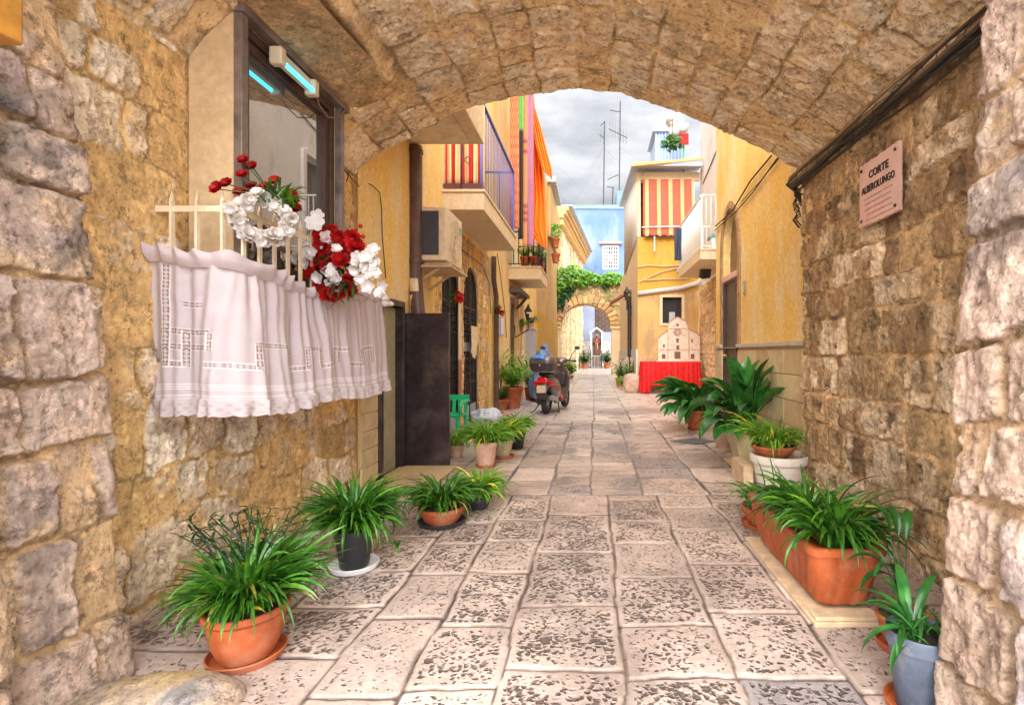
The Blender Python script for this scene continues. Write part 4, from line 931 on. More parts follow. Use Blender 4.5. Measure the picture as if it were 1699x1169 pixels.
# weathered ruin wall behind the arch
A0, A1 = P(925, 0, 27.6), P(967, 0, 40.5); A0.z = A1.z = 0
u, v = np.meshgrid(np.arange(0, 1.001, .006), np.arange(0, 8.6, .06), indexing='ij')
Ld = (A1-A0).length
h, col = rough_surface(u*Ld, v, 711, (.28,.40), (.45,.9), [(.62,.46,.26),(.70,.56,.36),(.54,.40,.24),(.66,.45,.20)], (.62,.42,.18), amp=.05, warp=.10, cover=.3, rough=.07, jw=.02)
nx = Vector((A1.y-A0.y, -(A1.x-A0.x), 0)).normalized()
streak = ss(.05, .4, fbm(u*Ld*1.2, v*.12, 0*u, 1.5, 5, 44)); col = mixc(col, (.80,.68,.50), streak*.7); col = mixc(col, (.26,.19,.12), ss(.15, .45, fbm(u*Ld*1.3, v*.1, 0*u, 1.3, 5, 49))*.6)
rw = thing('ruined_building', 'weathered stone building with corniced roofline behind the far archway', 'building', (-1.8, 34, 0))
mesh_obj('wall', np.stack([A0.x + (A1.x-A0.x)*u + nx.x*h, A0.y + (A1.y-A0.y)*u + nx.y*h, v], -1).reshape(-1, 3), grid_faces(*u.shape), MAT['far_stone'], rw, smooth=180, col=col)
mb = MB(); u1 = nx*.35
for zz, ex in ((8.55,.18),(8.75,.32),(8.95,.45)): mb.bar(A0 + nx*ex/2 + Vector((0,0,zz)), A1 + nx*ex/2 + Vector((0,0,zz)), ex+.3, .18)
for k in range(30): p = A0.lerp(A1, (k+.5)/30); mb.bar(p+Vector((0,0,8.3)), p+nx*.3+Vector((0,0,8.3)), .16, .35)
mb.build('cornice', MAT['ochre'], rw, smooth=None)
mb = MB(); mb.bar(A0+nx*.35+Vector((0,0,9.1)), A1+nx*.35+Vector((0,0,9.1)), .9, .06); mb.build('gutter', MAT['tin'], rw)
mb = MB(); mb.box(-6, A0.x-.02, 27.6, 41, 0, 8.9); mb.build('side_wall', MAT['ochre'], rw)

# blue house closing the view
bh = thing('blue_house', 'blue limewashed house closing the far end of the lane', 'house', (0, 44, 0))
def fB(u, z, w): return (u, 42 + w, z)
W2 = (P(1001,0,42).x, P(1025,0,42).x); wz = [1.2+(584.5-y)/850*42 for y in (445, 410)]
W3 = (P(988,0,42).x, P(1014,0,42).x); wz3 = [1.2+(584.5-y)/850*42 for y in (550, 509)]
mb = MB(); facade(mb, fB, -5, 5, 5.9, 12.95, [(W2[0],W2[1],wz[0],wz[1],0)], .2); mb.face([(5,42,5.9),(5,50,5.9),(5,50,12.95),(5,42,12.95)]); mb.build('upper_wall', MAT['blue'], bh, smooth=None)
mb = MB(); facade(mb, fB, -5, 5, 2.1, 5.9, [(W3[0],W3[1],wz3[0],wz3[1],0)], .25); mb.build('lower_wall', MAT['bluegrey'], bh, smooth=None)
u, v = np.meshgrid(np.arange(-5, 5, .05), np.arange(0, 2.15, .05), indexing='ij')
h, col = rough_surface(u, v, 811, (.22,.34), (.35,.7), [(.50,.42,.38),(.42,.36,.36),(.56,.50,.46)], (.45,.42,.42), amp=.04, cover=.2, rough=.03)
mesh_obj('stone_base', np.stack([u, 41.98-h, v], -1).reshape(-1, 3), grid_faces(*u.shape), MAT['far_stone'], bh, smooth=180, col=col)
mb = MB(); mb.box(-5, 5.02, 41.9, 42.3, 12.95, 13.25); mb.build('parapet', plaster('mossy_parapet', (.18,.34,.42), (.14,.22,.16), (.30,.42,.5), sc_=1.2), bh)
mb = MB(); mb.box(1.9, 5, 42.5, 49, 13.25, 14.6); mb.build('roof_room', MAT['blue'], bh)
mb = MB(); mb.box(-4.9, 4.9, 42.32, 50, 12.7, 12.9); mb.build('roof', MAT['tin'], bh)
mb = MB(); mb.box(W2[0]-.35, W2[1]+.3, 41.6, 42, wz[1]+.22, wz[1]+.36); mb.build('window_hood', plain('tile_hood', (.5,.24,.18), .7), bh)
mb = MB(); mb.box(W2[0], W2[1], 42.12, 42.15, wz[0], wz[1]); wn = mb.build('window', MAT['glass_dark'], bh)
mb = MB()
for a in (W2[0]-.06, W2[1]-.06): mb.box(a, a+.12, 41.93, 42.02, wz[0]-.1, wz[1]+.1)
for z in (wz[0]-.1, wz[1]): mb.box(W2[0]+.061, W2[1]-.061, 41.93, 42.02, z, z+.1)
mb.build('frame', MAT['whitepaint'], wn)
mb = MB()
for k in range(1, 6): x = W2[0]+(W2[1]-W2[0])*k/6; mb.box(x-.03, x+.03, 41.98, 42.01, wz[0], wz[1])
for k in range(1, 6): z = wz[0]+(wz[1]-wz[0])*k/6; mb.box(W2[0], W2[1], 41.96, 41.979, z-.03, z+.03)
mb.box((W2[0]+W2[1])/2-.2, (W2[0]+W2[1])/2+.2, 41.93, 41.96, (wz[0]+wz[1])/2-.3, (wz[0]+wz[1])/2+.15); mb.build('grille', MAT['whitepaint'], wn, smooth=None)
mb = MB(); mb.box(W3[0], W3[1], 42.18, 42.2, wz3[0], wz3[1]); wn = mb.build('window', plain('brown_shutter', (.20,.12,.07), .6), bh)
mb = MB(); n = 5
for k in range(n+1): x = W3[0]+(W3[1]-W3[0])*k/n; mb.box(x-.035, x+.035, 41.94, 41.98, wz3[0]-.05, wz3[1]+.05)
for k in range(5):
    for j in range(n): z = wz3[0]+(wz3[1]-wz3[0])*(k+.5*(j % 2)+.1)/5; x = W3[0]+(W3[1]-W3[0])*j/n; mb.box(x+.036, x+(W3[1]-W3[0])/n-.036, 41.95, 41.975, z, z+.06)
mb.build('grille', MAT['rust'], wn, smooth=None)

# stone archway across the lane
YA = 27.0; sA = 850/YA
aw = thing('stone_archway', 'low stone arch on white pillars spanning the end of the lane', 'archway', (-.3, YA, 0))
ax0, ax1 = P(930,0,YA).x, P(1013,0,YA).x; acx, ahw = (ax0+ax1)/2, (ax1-ax0)/2; zsp = P(0,540,YA).z; zcr = P(0,505,YA).z; ztp = P(0,470,YA).z
ox0, ox1 = P(916,0,YA).x, P(1034,0,YA).x
n = 140; u, v = np.meshgrid(np.linspace(ox0, ox1, 180), np.linspace(0, 1, 70), indexing='ij')
tt = np.where(np.abs(u-acx) < ahw, zsp + (zcr-zsp)*np.sqrt(np.clip(1-((u-acx)/ahw)**2, 0, 1)), zsp)
ztopA = ztp + .12*vn(u*1.7, 0*u, 0*u, 3)
Zq = tt + (ztopA - tt)*v
h, col = rough_surface(u, Zq, 911, (.22,.3), (.4,.7), [(.50,.36,.19),(.40,.29,.16),(.58,.44,.26)], (.42,.33,.16), amp=.05, warp=.05, cover=.15, rough=.035)
col = mixc(col, (.12,.17,.04), ss(.1, .5, fbm(u, Zq, 0*u, 1.2, 4, 77))*.55)
mesh_obj('spandrel', np.stack([u, YA-.12-h, Zq], -1).reshape(-1, 3), grid_faces(*u.shape), MAT['far_stone'], aw, smooth=180, col=col)
mb = MB(); facade(mb, lambda a, z, w: (a, YA+w, z), ox0, ox1, zsp, ztp-.1, [(ax0, ax1, zsp-.01, zcr, zcr-zsp)], .7); mb.box(ox0, ox1, YA-.1, YA+.7, ztp-.1, ztp); mb.build('arch_core', MAT['ochre'], aw, smooth=None)
nv = 17
for k in range(nv):
    t0, t1 = math.pi*k/nv+.012, math.pi*(k+1)/nv-.012
    def pp(t, r_): return (acx - (ahw+r_)*math.cos(t), zsp + (zcr-zsp+r_)*math.sin(t))
    ro_ = .44+U(-.05,.05); mb = MB(); mb.prism([pp(t0,-.02), pp(t0,ro_), pp((t0+t1)/2,ro_+.01), pp(t1,ro_), pp(t1,-.02), pp((t0+t1)/2,-.02)], lambda a, z, w: (a, w, z), YA-.24-U(0,.03), YA+.6)
    mb.build('voussoir', MAT['vous%d' % (k % 3)] if 'vous0' in MAT else MAT.setdefault('vs%d' % (k % 3), plain('arch_stone', [(.62,.40,.16),(.52,.33,.14),(.68,.47,.22)][k % 3], .9, 0, .3, 5, .8, .02)), aw, bevel=.02)
for xa, xb in ((ox0+.02, ax0+.02), (ax1-.02, ox1-.02)):
    mb = MB(); mb.box(xa+.06, xb-.06, YA-.14, YA+.6, 0, zsp-.18); mb.box(xa, xb, YA-.22, YA+.66, zsp-.179, zsp-.02); mb.build('pillar', MAT['slab'], aw, bevel=.02)
# vine on top of the arch, spilling down on the left
vn_ = thing('climbing_vine', 'bright green vine heaped on the stone archway and spilling down its left side', 'vine', (-1.6, YA-.4, 3))
mb = MB()
def clump(mb, c, r, n, s0, s1, k=(1,1,1)):
    for i in range(n):
        d = Vector((random.gauss(0,1), random.gauss(0,1), random.gauss(0,1))).normalized()*r*U(.45,1.05)**.7
        mb.cc = shade(.55,1.35); mb.facet((c[0]+d.x*k[0], c[1]+d.y*k[1], c[2]+d.z*k[2]), U(s0,s1), d + Vector((U(-.6,.6),U(-.8,.2),U(0,.8))))
for (x, y, r, n) in ((922,478,.55,420),(935,463,.62,520),(950,458,.60,520),(965,462,.5,340),(985,464,.32,200),(1000,464,.28,160),(1012,462,.36,240),(1024,462,.33,200),(975,460,.33,180)):
    clump(mb, P(x, y, YA-.25), r, n, .07, .15)
mb.build('foliage', MAT['leaf_lime'], vn_, smooth=180, col=True)
mb = MB()
for (x, y, r, n) in ((916,495,.5,260),(912,512,.42,180),(924,505,.45,220),(935,490,.4,180),(918,530,.25,70),(945,478,.35,120),(1005,474,.2,50)): clump(mb, P(x, y, YA-.3), r, n, .06, .13, (1,.5,1))
mb.build('lower_foliage', MAT['leaf_dark'], vn_, smooth=180, col=True)
mb = MB()
for k in range(16):
    x, y = 915+U(0,30), 485+U(0,20); pts = [P(x, y, YA-.3)]
    for j in range(6): x += U(-4,5); y += U(4,9); pts.append(P(x, y, YA-.32-U(0,.06)))
    mb.tube(pts, .02, 4)
for pts in ([(938,500),(946,508),(944,512)],[(925,520),(928,512),(921,508)],[(944,512),(960,503),(985,501),(1010,505),(1028,488),(1034,474)]): mb.tube([P(x,y,YA-.35) for x,y in pts], .025, 5)
mb.build('stems', MAT['wood'], vn_, smooth=180)

# ================================================================ RIGHT SIDE
XR = 1.9
def fR(u, z, w): return (XR + w, u, z)
rh = thing('yellow_wall_house', 'yellow rendered house on the right with tiled dado and grey door', 'house', (3, 6.2, 0))
mb = MB(); facade(mb, fR, END-.02, 7.95, 1.26, 7.2, [(6.72, 7.50, 1.0, 3.18, .55)], .22)
mb.face([fR(7.95,0,0), fR(7.95,0,5), fR(7.95,7.2,5), fR(7.95,7.2,0)]); mb.build('wall', MAT['yellow'], rh, smooth=None)
mb = MB(); facade(mb, fR, END-.02, 7.95, 0, 1.26, [(6.72, 7.50, 0, 1.27, 0)], .22); mb.build('plinth', MAT['cream_plaster'], rh, smooth=None)
mt_tile = [plain('dado_tile', c, .55, 0, .14, 7, bst=.2, dirt=(.5,.34,.18)) for c in ((.66,.50,.28),(.70,.55,.32),(.60,.45,.25))]
for r_ in range(5):
    y = END + (.0 if r_ % 2 else -.18)
    while y < 7.94:
        ya, yb = max(y, END), min(y+.44, 7.94)
        for a, b_ in ((ya, min(yb, 6.70)), (max(ya, 7.52), yb)):
            if b_ - a > .06: mb = MB(); mb.box(XR-.022, XR-.003, a+.003, b_-.003, .02+r_*.243, .02+r_*.243+.236); mb.build('dado_tile', random.choice(mt_tile), rh, bevel=.003)
        y += .44
mb = MB(); mb.box(XR-.045, XR-.001, END, 6.70, 1.262, 1.31); mb.box(XR-.045, XR-.001, 7.52, 7.94, 1.262, 1.31); mb.build('ledge', MAT['marble'] if False else plain('ledge_stone', (.55,.47,.38), .6, 0, .2, 9), rh, bevel=.005)
# arch fill above the door, frame, door
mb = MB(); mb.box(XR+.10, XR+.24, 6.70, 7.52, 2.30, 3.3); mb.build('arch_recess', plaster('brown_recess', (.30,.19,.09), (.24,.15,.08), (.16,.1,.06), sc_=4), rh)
mb = MB(); pts = [(XR-.012, 7.11 - .45*math.cos(t), 2.62+.62*math.sin(t)) for t in np.linspace(0, math.pi, 14)]; pts = [(XR-.012,6.66,1.32)]+pts+[(XR-.012,7.56,1.32)]
for p, q in zip(pts[:-1], pts[1:]): mb.bar(p, q, .035, .10, up=(1,0,0)) if False else mb.bar(p, q, .10, .03, up=(1,0,0))
mb.build('arch_trim', plain('worn_trim', (.44,.26,.12), .9, 0, .4, 9, .8, .02, dirt=(.3,.18,.1)), rh, smooth=None)
mb = MB(); mb.box(XR-.02, XR+.16, 6.725, 7.495, 2.21, 2.29); mb.build('door_lintel', MAT['pinkmarble'], rh, bevel=.004)
mb = MB(); mb.box(XR+.03, XR+.07, 6.80, 7.45, .03, 2.20); dr = mb.build('door', plain('grey_brown_door', (.13,.10,.09), .45, .2, .25, 5), rh, bevel=.004)
mb = MB(); mb.box(XR-.01, XR+.08, 6.725, 6.79, .01, 2.20); mb.box(XR-.01, XR+.08, 7.455, 7.495, .01, 2.20); mb.build('door_frame', MAT['wood_dark'], rh, bevel=.004)
mb = MB(); mb.tube([(XR+.03, 7.33, 1.15), (XR-.03, 7.33, 1.15), (XR-.035, 7.20, 1.15)], .013, 8); mb.blob((XR-.03, 7.33, 1.15), .028); mb.build('handle', MAT['brass'], dr, smooth=180)
mb = MB(); 
for z in (.4, 1.2, 2.0): mb.box(XR-.03, XR-.011, 6.74, 6.78, z, z+.1)
mb.build('hinge', MAT['rust'], dr)
mb = MB(); mb.box(XR-.02, XR-.001, 6.38, 6.46, 1.93, 2.10); db = mb.build('doorbell', MAT['steel'], rh, bevel=.004)
mb = MB(); 
for z in (1.96,2.0,2.04): mb.box(XR-.025, XR-.021, 6.40, 6.44, z, z+.02)
mb.build('button', MAT['cream'], db)
# cables on the yellow wall
for k, (pts, r_) in enumerate(((((1280,258),(1245,300),(1215,350),(1187,375)), .010), (((1290,262),(1250,318),(1222,350),(1186,382)), .008), (((1298,256),(1262,300),(1230,335)), .006))):
    mb = MB(); q = []
    for x, y in pts: d = (XR-.03)*850/(x-985); q.append((XR-.03, d, 1.2-(y-584.5)/850*d))
    mb.tube(q, r_, 6); tag(mb.build('wall_cable', MAT['cable'], smooth=180), ['black cable running down the yellow wall towards the white balcony, longest and topmost', 'thicker twin cable just below the topmost one over the arched door', 'short thin cable curling close to the mouth of the vault'][k], 'cable')

# side lane wall, rough pale stone, and white wall above
sh = thing('white_house', 'white upper house over pale stone base with railed balcony', 'house', (5, 12, 0))
XS = 3.3
u, v = np.meshgrid(np.arange(8.0, 16.0, .03), np.arange(0, 3.3, .03), indexing='ij')
h, col = rough_surface(u, v, 921, (.24,.34), (.35,.6), [(.70,.50,.30),(.64,.44,.25),(.74,.56,.38)], (.66,.46,.24), amp=.03, warp=.03, cover=.1, rough=.02)
mesh_obj('stone_base', np.stack([XS-h, u, v], -1).reshape(-1, 3), grid_faces(*u.shape), MAT['far_stone'], sh, smooth=180, col=col)
def fS(a, z, w): return (XS+.02+w, a, z)
mb = MB(); facade(mb, fS, 7.97, 15.98, 3.3, 10.5, [(12.4,13.3,3.75,6.0,0)], .15); mb.build('wall', MAT['white'], sh, smooth=None)
mb = MB(); mb.box(XS+.15, XS+.17, 12.42, 13.28, 3.76, 5.98); wn = mb.build('window', MAT['glass_dark'], sh)
mb = MB(); mb.box(XS-.05, XS+.018, 12.25, 12.39, 3.75, 6.1); mb.box(XS-.05, XS+.018, 13.31, 13.45, 3.75, 6.1); mb.box(XS-.05, XS+.018, 12.40, 13.30, 6.01, 6.15); mb.build('surround', MAT['white'], wn)
sb = balcony(sh, 11.55, 14.5, 2.40, 3.30, 3.50, 'whitepaint', 1.25, wallx=XS, sgn=-1, nb=34, barr=.008)
mb = MB(); mb.tube([P(1036,0,13.6)*0+Vector((XS, 15.5, 6.3)), (XS, 12.2, 6.9), (XS, 9, 7.9)], .015, 5); mb.build('wall_cable', MAT['cable'], sh)
# rear ochre/yellow house with awning
YF = 16.0
def fY(a, z, w): return (a, YF+w, z)
yh = thing('awning_house', 'deep yellow house with striped awning loggia and brown lower storey', 'house', (2.3, 19, 0))
X0, X1 = P(1058,0,YF).x, 3.32
wx0, wx1 = P(1099,0,YF).x, P(1131,0,YF).x; wz0, wz1 = P(0,536,YF).z, P(0,493,YF).z; zl = P(0,482,YF).z; zb = P(0,393,YF).z
mb = MB(); facade(mb, fY, X0, X1, 1.05, zl, [(wx0,wx1,wz0,wz1,0)], .18); mb.build('lower_wall', MAT['ochre'], yh, smooth=None)
mb = MB(); mb.box(X0-.01, X1, YF-.03, YF+.1, 0, 1.05); mb.build('base_wall', plaster('bare_pink_render', (.52,.33,.20), (.44,.27,.17), (.34,.2,.13), sc_=3), yh)
mb = MB(); facade(mb, fY, X0, X1, zl, zb); mb.build('upper_wall', MAT['yellow_deep'], yh, smooth=None)
mb = MB(); mb.face([(X0,YF,0),(X0,27,0),(X0,27,zb),(X0,YF,zb)]); mb.build('side_wall', MAT['slab'], yh, smooth=None)
mb = MB(); mb.box(X0-.05, X0-.001, YF+.0, 26.8, 0, 1.3); mb.build('side_plinth', MAT['white'], yh)
mb = MB(); mb.box(wx0-.08, wx0, YF-.03, YF+.02, wz0-.08, wz1+.08); mb.box(wx1, wx1+.08, YF-.03, YF+.02, wz0-.08, wz1+.08); mb.box(wx0, wx1, YF-.03, YF+.02, wz1, wz1+.08); mb.box(wx0, wx1, YF-.03, YF+.02, wz0-.08, wz0)
mb2 = MB(); mb2.box(wx0, wx1, YF+.12, YF+.14, wz0, wz1); wn = mb2.build('window', MAT['glass_dark'], yh); mb.build('frame', MAT['slab'], wn, bevel=.004)
mb = MB(); mb.box(wx0+.22, wx0+.40, YF+.05, YF+.11, wz0+.0, wz0+.35); mb.build('inner_box', MAT['grey'], wn)
mb = MB(); mb.tube([P(1058,487,YF-.06), P(1085,483,YF-.06), P(1130,478,YF-.06), P(1156,470,YF-.06), P(1168,462,YF-.06)], .075, 8); mb.build('pipe_ledge', plain('greyed_pipe', (.55,.47,.42), .6), yh, smooth=180)
for pts in ([(1058,443),(1075,440),(1100,442),(1126,440),(1142,438)],[(1060,468),(1095,452),(1115,447),(1140,440)],[(1070,465),(1100,463),(1145,462)]):
    mb = MB(); mb.tube([P(x,y,YF-.04) for x,y in pts], .018, 5); mb.build('cable', MAT['wood'], yh)
mb = MB(); p = P(1128,449,YF-.03); mb.box(p.x-.1, p.x+.1, YF-.05, YF-.002, p.z-.05, p.z+.06); mb.build('vent_cover', MAT['steel'], yh)
# loggia: posts, roof, striped blind
zr = P(0,293,YF).z; zrt = P(0,281,YF).z
mb = MB(); 
for x in (X0+.04, 3.1): mb.box(x-.05, x+.05, YF-.02, YF+.08, zb, zr)
mb.box(X0-.05, 3.3, YF-.04, YF+.12, zr-.12, zr+.12); mb.build('loggia_frame', MAT['slab'], yh)
mb = MB(); mb.box(X0+.1, 3.3, YF+1.2, YF+1.3, zb, zr+.2); mb.build('loggia_back', MAT['wood_dark'], yh)
mb = MB(); pr = [(YF-.55, zr+.14), (YF-.55, zr+.20), (23.5, zr+1.25), (23.5, zr+1.17)]
mb.prism(pr, lambda a, z, w: (w, a, z), X0-.22, 3.28); rf = mb.build('roof', MAT['tin'], yh)
mb = MB(); mb.prism([(X0-.24, zr+.10),(3.28, zr+.30),(3.28,zr+.36),(X0-.24,zr+.20)], lambda a, z, w: (a, w, z), YF-.62, YF-.56); mb.build('fascia', plain('orange_fascia', (.85,.35,.12), .6), rf)
ca, cv_ = np.meshgrid(np.linspace(0, 1, 140), np.linspace(0, 1, 30), indexing='ij'); bx0, bx1 = P(1066,0,YF).x, P(1146,0,YF).x; zb0 = P(0,392,YF).z
stripe = ((ca*4.1+.82) % 1); colr = np.where((stripe < .30)[..., None], np.array((.70,.44,.20)), np.array((.42,.10,.06))); colr = np.where(((stripe > .13) & (stripe < .17))[..., None], np.array((.56,.22,.1)), colr)
zz = zr-.12 - cv_*(zr-.12-zb0) - (cv_ > .93)*.05*np.abs(np.sin(ca*math.pi*7))
aw_ = mesh_obj('striped_blind', np.stack([bx0+(bx1-bx0)*ca, YF-.10-.12*cv_+.01*np.sin(ca*24), zz], -1).reshape(-1, 3), grid_faces(140, 30), MAT['vcloth'], yh, smooth=180, col=colr, solid=.006)
mb = MB(); mb.tube([(bx0-.05,YF-.26,zb0+.22),(bx1+.3,YF-.26,zb0+.26)], .018, 6); mb.tube([(bx0+.35,YF-.2,zb0+.0),(bx0+.35,YF-.2,zb0-.5)], .02, 6); mb.build('blind_rod', MAT['whitepaint'], yh)
# side of the loggia: pale sheets
mb = MB(); mb.face([(X0-.03, YF, zb+.0), (X0-.03, 22.5, zb-.2), (X0-.03, 22.5, zr+.9), (X0-.03, YF, zr)]); mb.build('side_sheet', MAT['white'], yh, solid=.02)
mb = MB(); mb.box(X0+.4, 3.2, YF+2, YF+6, zr+.2, zr+.5); mb.build('flat_roof', MAT['slab'], yh)
# roof-top clutter: blue corrugated booth, hanging plant, red cloth
bt = thing('corrugated_booth', 'pale blue corrugated booth on the roof above the striped awning', 'booth', (2.3, 17.5, 6.5))
mb = MB(); xs_ = np.linspace(P(1087,0,17).x, P(1130,0,17).x, 60)
prof = [(x, 17 + .03*math.sin(x*60)) for x in xs_]; 
for a, b_ in zip(prof[:-1], prof[1:]): mb.face([(a[0],a[1],6.6),(b_[0],b_[1],6.6),(b_[0],b_[1],8.55),(a[0],a[1],8.55)])
mb.build('front_sheet', plain('pale_blue_sheet', (.34,.44,.66), .5, .1, .15, 5), bt, smooth=180)
mb = MB(); mb.box(P(1087,0,17).x+.02, P(1130,0,17).x, 17.04, 18.6, 6.6, 8.5); mb.build('body', plain('pale_blue_panel', (.36,.44,.60), .5), bt)
mb = MB(); mb.prism([(1.95,8.5),(2.9,8.5),(2.8,8.75),(2.5,8.9),(2.1,8.75)], lambda a, z, w: (a, w, z), 16.9, 18.7); mb.build('roof', MAT['grey'], bt)
pb = thing('hanging_plant', 'round green plant hanging before the pale blue booth', 'plant', P(1116,245,15.8)); mb = MB()
clump(mb, P(1115,238,15.8), .30, 320, .04, .10, (1.1,1,.8)); mb.build('foliage', MAT['leaf'], pb, smooth=180, col=True)
mb = MB(); q = P(1116,238,15.8); mb.tube([q, q+Vector((0,0,.9))], .01, 5); mb.lathe([(.08,-.12),(.14,.05)], q, 12); mb.build('basket', MAT['wood_dark'], pb)
mb = MB(); q = P(1133,232,15.9)
mb.box(q.x-.13, q.x+.18, 15.9, 15.93, q.z-.15, q.z+.2); tag(mb.build('red_cloth', MAT['red_cloth'], bevel=.01), 'small bright red cloth hung by the rooftop plant', 'cloth')
mb = MB(); q = P(1122,208,16)
for k in range(6): mb.blob((q.x+U(-.25,.25), q.y+U(-.1,.2), q.z+U(-.2,.25)), .22, k=(1,1,.8), rough=.6, seed=k*3)
tag(mb.build('wrapped_bundle', MAT['white'], smooth=180), 'bundled white sheets piled above the rooftop booth', 'bundle')
mb = MB(); q = P(1134,0,16.1); mb.bar((q.x,16.1,6.5),(q.x,16.1,8.6),.05,.05); tag(mb.build('green_post', MAT['green_plastic']), 'thin green post beside the rooftop booth', 'post')
# aerials
def aerial(x, ytop, label, arms, d=43.5):
    base = P(x, 335, d); topp = P(x+2, ytop, d); t_ = thing('tv_aerial', label, 'aerial', (base.x, d, 12.9), group='aerials on the blue house roof')
    mb = MB(); mb.tube([(base.x, d, 12.9), topp], .05, 6); mb.build('mast', MAT['iron'], t_)
    for (xa, ya, xb, yb, n_) in arms:
        a, b_ = P(xa, ya, d), P(xb, yb, d); mb = MB(); mb.tube([a, b_], .035, 5)
        for k in range(n_): p = a.lerp(b_, (k+.5)/n_); mb.tube([p-Vector((0,.0,.55)), p+Vector((0,0,.55))], .02, 4)
        mb.build('boom', MAT['iron'], t_)
aerial(1027, 168, 'tallest aerial mast with comb antenna on the blue roof', [(1011,183,1030,186,0),(1010,214,1041,229,7),(1008,298,1026,290,0)])
aerial(1001, 201, 'plain thin aerial mast left of the tallest one', [(996,209,1003,202,0),(995,224,1003,230,2)])
aerial(1015, 312, 'short tilted T shaped aerial low on the blue roof', [(1007,310,1019,311,0)])
mb = MB()
for (a, b_) in (((1001,245),(965,300)),((1001,245),(955,335)),((1028,245),(1060,265)),((1001,245),(1020,262)),((1028,245),(975,325)),((926,275),(975,325))): mb.tube([P(*a,43.5), P(*b_,42.6)], .006, 4)
tag(mb.build('guy_wires', MAT['cable']), 'thin guy wires bracing the roof aerials', 'wires')

# ================================================================ POTTED PLANTS
def pot_mesh(kind, c, r, h):
    mb = MB(); w_ = .014
    if kind == 'bowl':
        mb.lathe([(r*.60,0),(r*.66,.004),(r*.84,h*.32),(r*.93,h*.62),(r*.95,h*.80),(r*1.0,h*.82),(r*1.06,h*.88),(r*1.06,h*.985),(r*1.02,h),(r*.94,h*.98),(r*.90,h*.86)], c, 36)
    elif kind == 'pan':
        mb.lathe([(r*.62,0),(r*.70,.004),(r*.93,h*.55),(r*.97,h*.74),(r*1.03,h*.76),(r*1.04,h*.98),(r*.98,h),(r*.92,h*.9)], c, 36)
    elif kind == 'tapered':
        mb.lathe([(r*.68,0),(r*.70,.003),(r*.93,h*.80),(r*1.0,h*.81),(r*1.02,h*.97),(r*.98,h),(r*.92,h*.97),(r*.90,h*.88)], c, 32)
    elif kind == 'big':
        mb.lathe([(r*.66,0),(r*.70,.006),(r*.80,h*.35),(r*.88,h*.70),(r*.90,h*.78),(r*1.0,h*.80),(r*1.03,h*.90),(r*1.0,h*.985),(r*.95,h),(r*.87,h*.96),(r*.85,h*.88)], c, 40)
    return mb
def strap_plant(mb, c, r, n, L0, L1, wd, el=(.7,1.45), droop=(1.2,2.5), base=None, cc=(.55,1.25), spread=.5, bias=None, yel=0):
    for k in range(int(n*1.75)):
        a = U(0, 2*math.pi); q = U(0, 1)**.6*r*spread; L_ = U(L0*.75, L1); e = U(*el)
        if bias: L_ *= 1 + bias[1]*math.cos(a - bias[0])
        s_ = U(*cc)*U(.75, 1.1); y_ = U(0, 1) < .12; dead = U(0, 1) < .035; L_ *= .84
        mb.cc = (s_*(1.35 if y_ else 1), s_*(1.12 if y_ else 1), s_*(.9 if y_ else 1)) if not dead else (s_*5, s_*1.5, s_*2)
        wd_ = wd*1.3
        mb.leaf((c[0]+q*math.cos(a), c[1]+q*math.sin(a), c[2]+U(-.01,.02)), a+U(-.7,.7), e, L_, U(.6,1.2)*wd_, U(*droop)*U(.6,1.25), 8, U(.15,.4), U(-1.3,1.3), 2.8, .55)
def potted(x, y, d, label, kind, r, h, pm, plant=True, saucer='terra', n=150, L=(.22,.42), wd=.017, lm='leaf', group=None, z0=0, spread=.6, el=(.7,1.45), droop=(1.2,2.5), bias=None, name='potted_plant', sr=1.0, extra=None):
    c = P(x, y, d); c.z = z0
    t_ = thing(name, label, 'plant', c, 0, group)
    cb_ = Vector((c.x, c.y, z0 + (.012 if saucer else .001)))
    pot_mesh(kind, cb_, r, h).build('pot', MAT[pm], t_, smooth=35)
    mb = MB(); mb.lathe([(0.001,0),(r*.88,0)], cb_+Vector((0,0,h*.90)), 24, cap=False); 
    mb.lathe([(r*.1,.012),(r*.5,.008),(r*.9,0)], cb_+Vector((0,0,h*.905)), 20); mb.build('soil', MAT['soil'], t_)
    if saucer:
        mb = MB(); s_ = sr*r; mb.lathe([(s_*.80,.0),(s_*.98,.004),(s_*1.06,.030),(s_*1.02,.033),(s_*.94,.010),(.01,.008)], c, 32); mb.build('saucer', MAT[saucer], t_, smooth=40)
    if plant:
        mb = MB(); strap_plant(mb, cb_+Vector((0,0,h*.92)), r, n, L[0], L[1], wd, el, droop, spread=spread, bias=bias)
        mb.build('foliage', MAT[lm], t_, smooth=180, col=True)
    return t_, cb_ + Vector((0,0,h*.92))
GP = 'spider plants set out along the left wall'
tA, cA = potted(410, 0, 2.02, 'spider plant in round orange terracotta bowl nearest the left pillar', 'bowl', .142, .200, 'terra', n=300, L=(.24,.42), wd=.018, el=(.7,1.57), droop=(.9,2.6), bias=(.3,.15), group=GP, sr=.92)
for k in range(26):      # darker wiry sprigs behind
    mb = MB(); mb.cc = shade(.35,.7); b0 = cA + Vector((U(-.10,.08), U(.0,.12), 0)); a, e = U(1.2,3.6), U(1.0,1.5); q = b0.copy(); sq = [q.copy()]
    for j in range(7):
        q = q + Vector((math.cos(a)*math.cos(e), math.sin(a)*math.cos(e), math.sin(e)))*.055; e -= .10; sq.append(q.copy())
        for s_ in (0, 1): mb.leaf(q, U(0,6.28), U(-.3,.8), .05, .014, .8, 4)
    mb.tube(sq, .0022, 4); mb.build('sprig', MAT['leaf_dark'], tA, smooth=180, col=True)
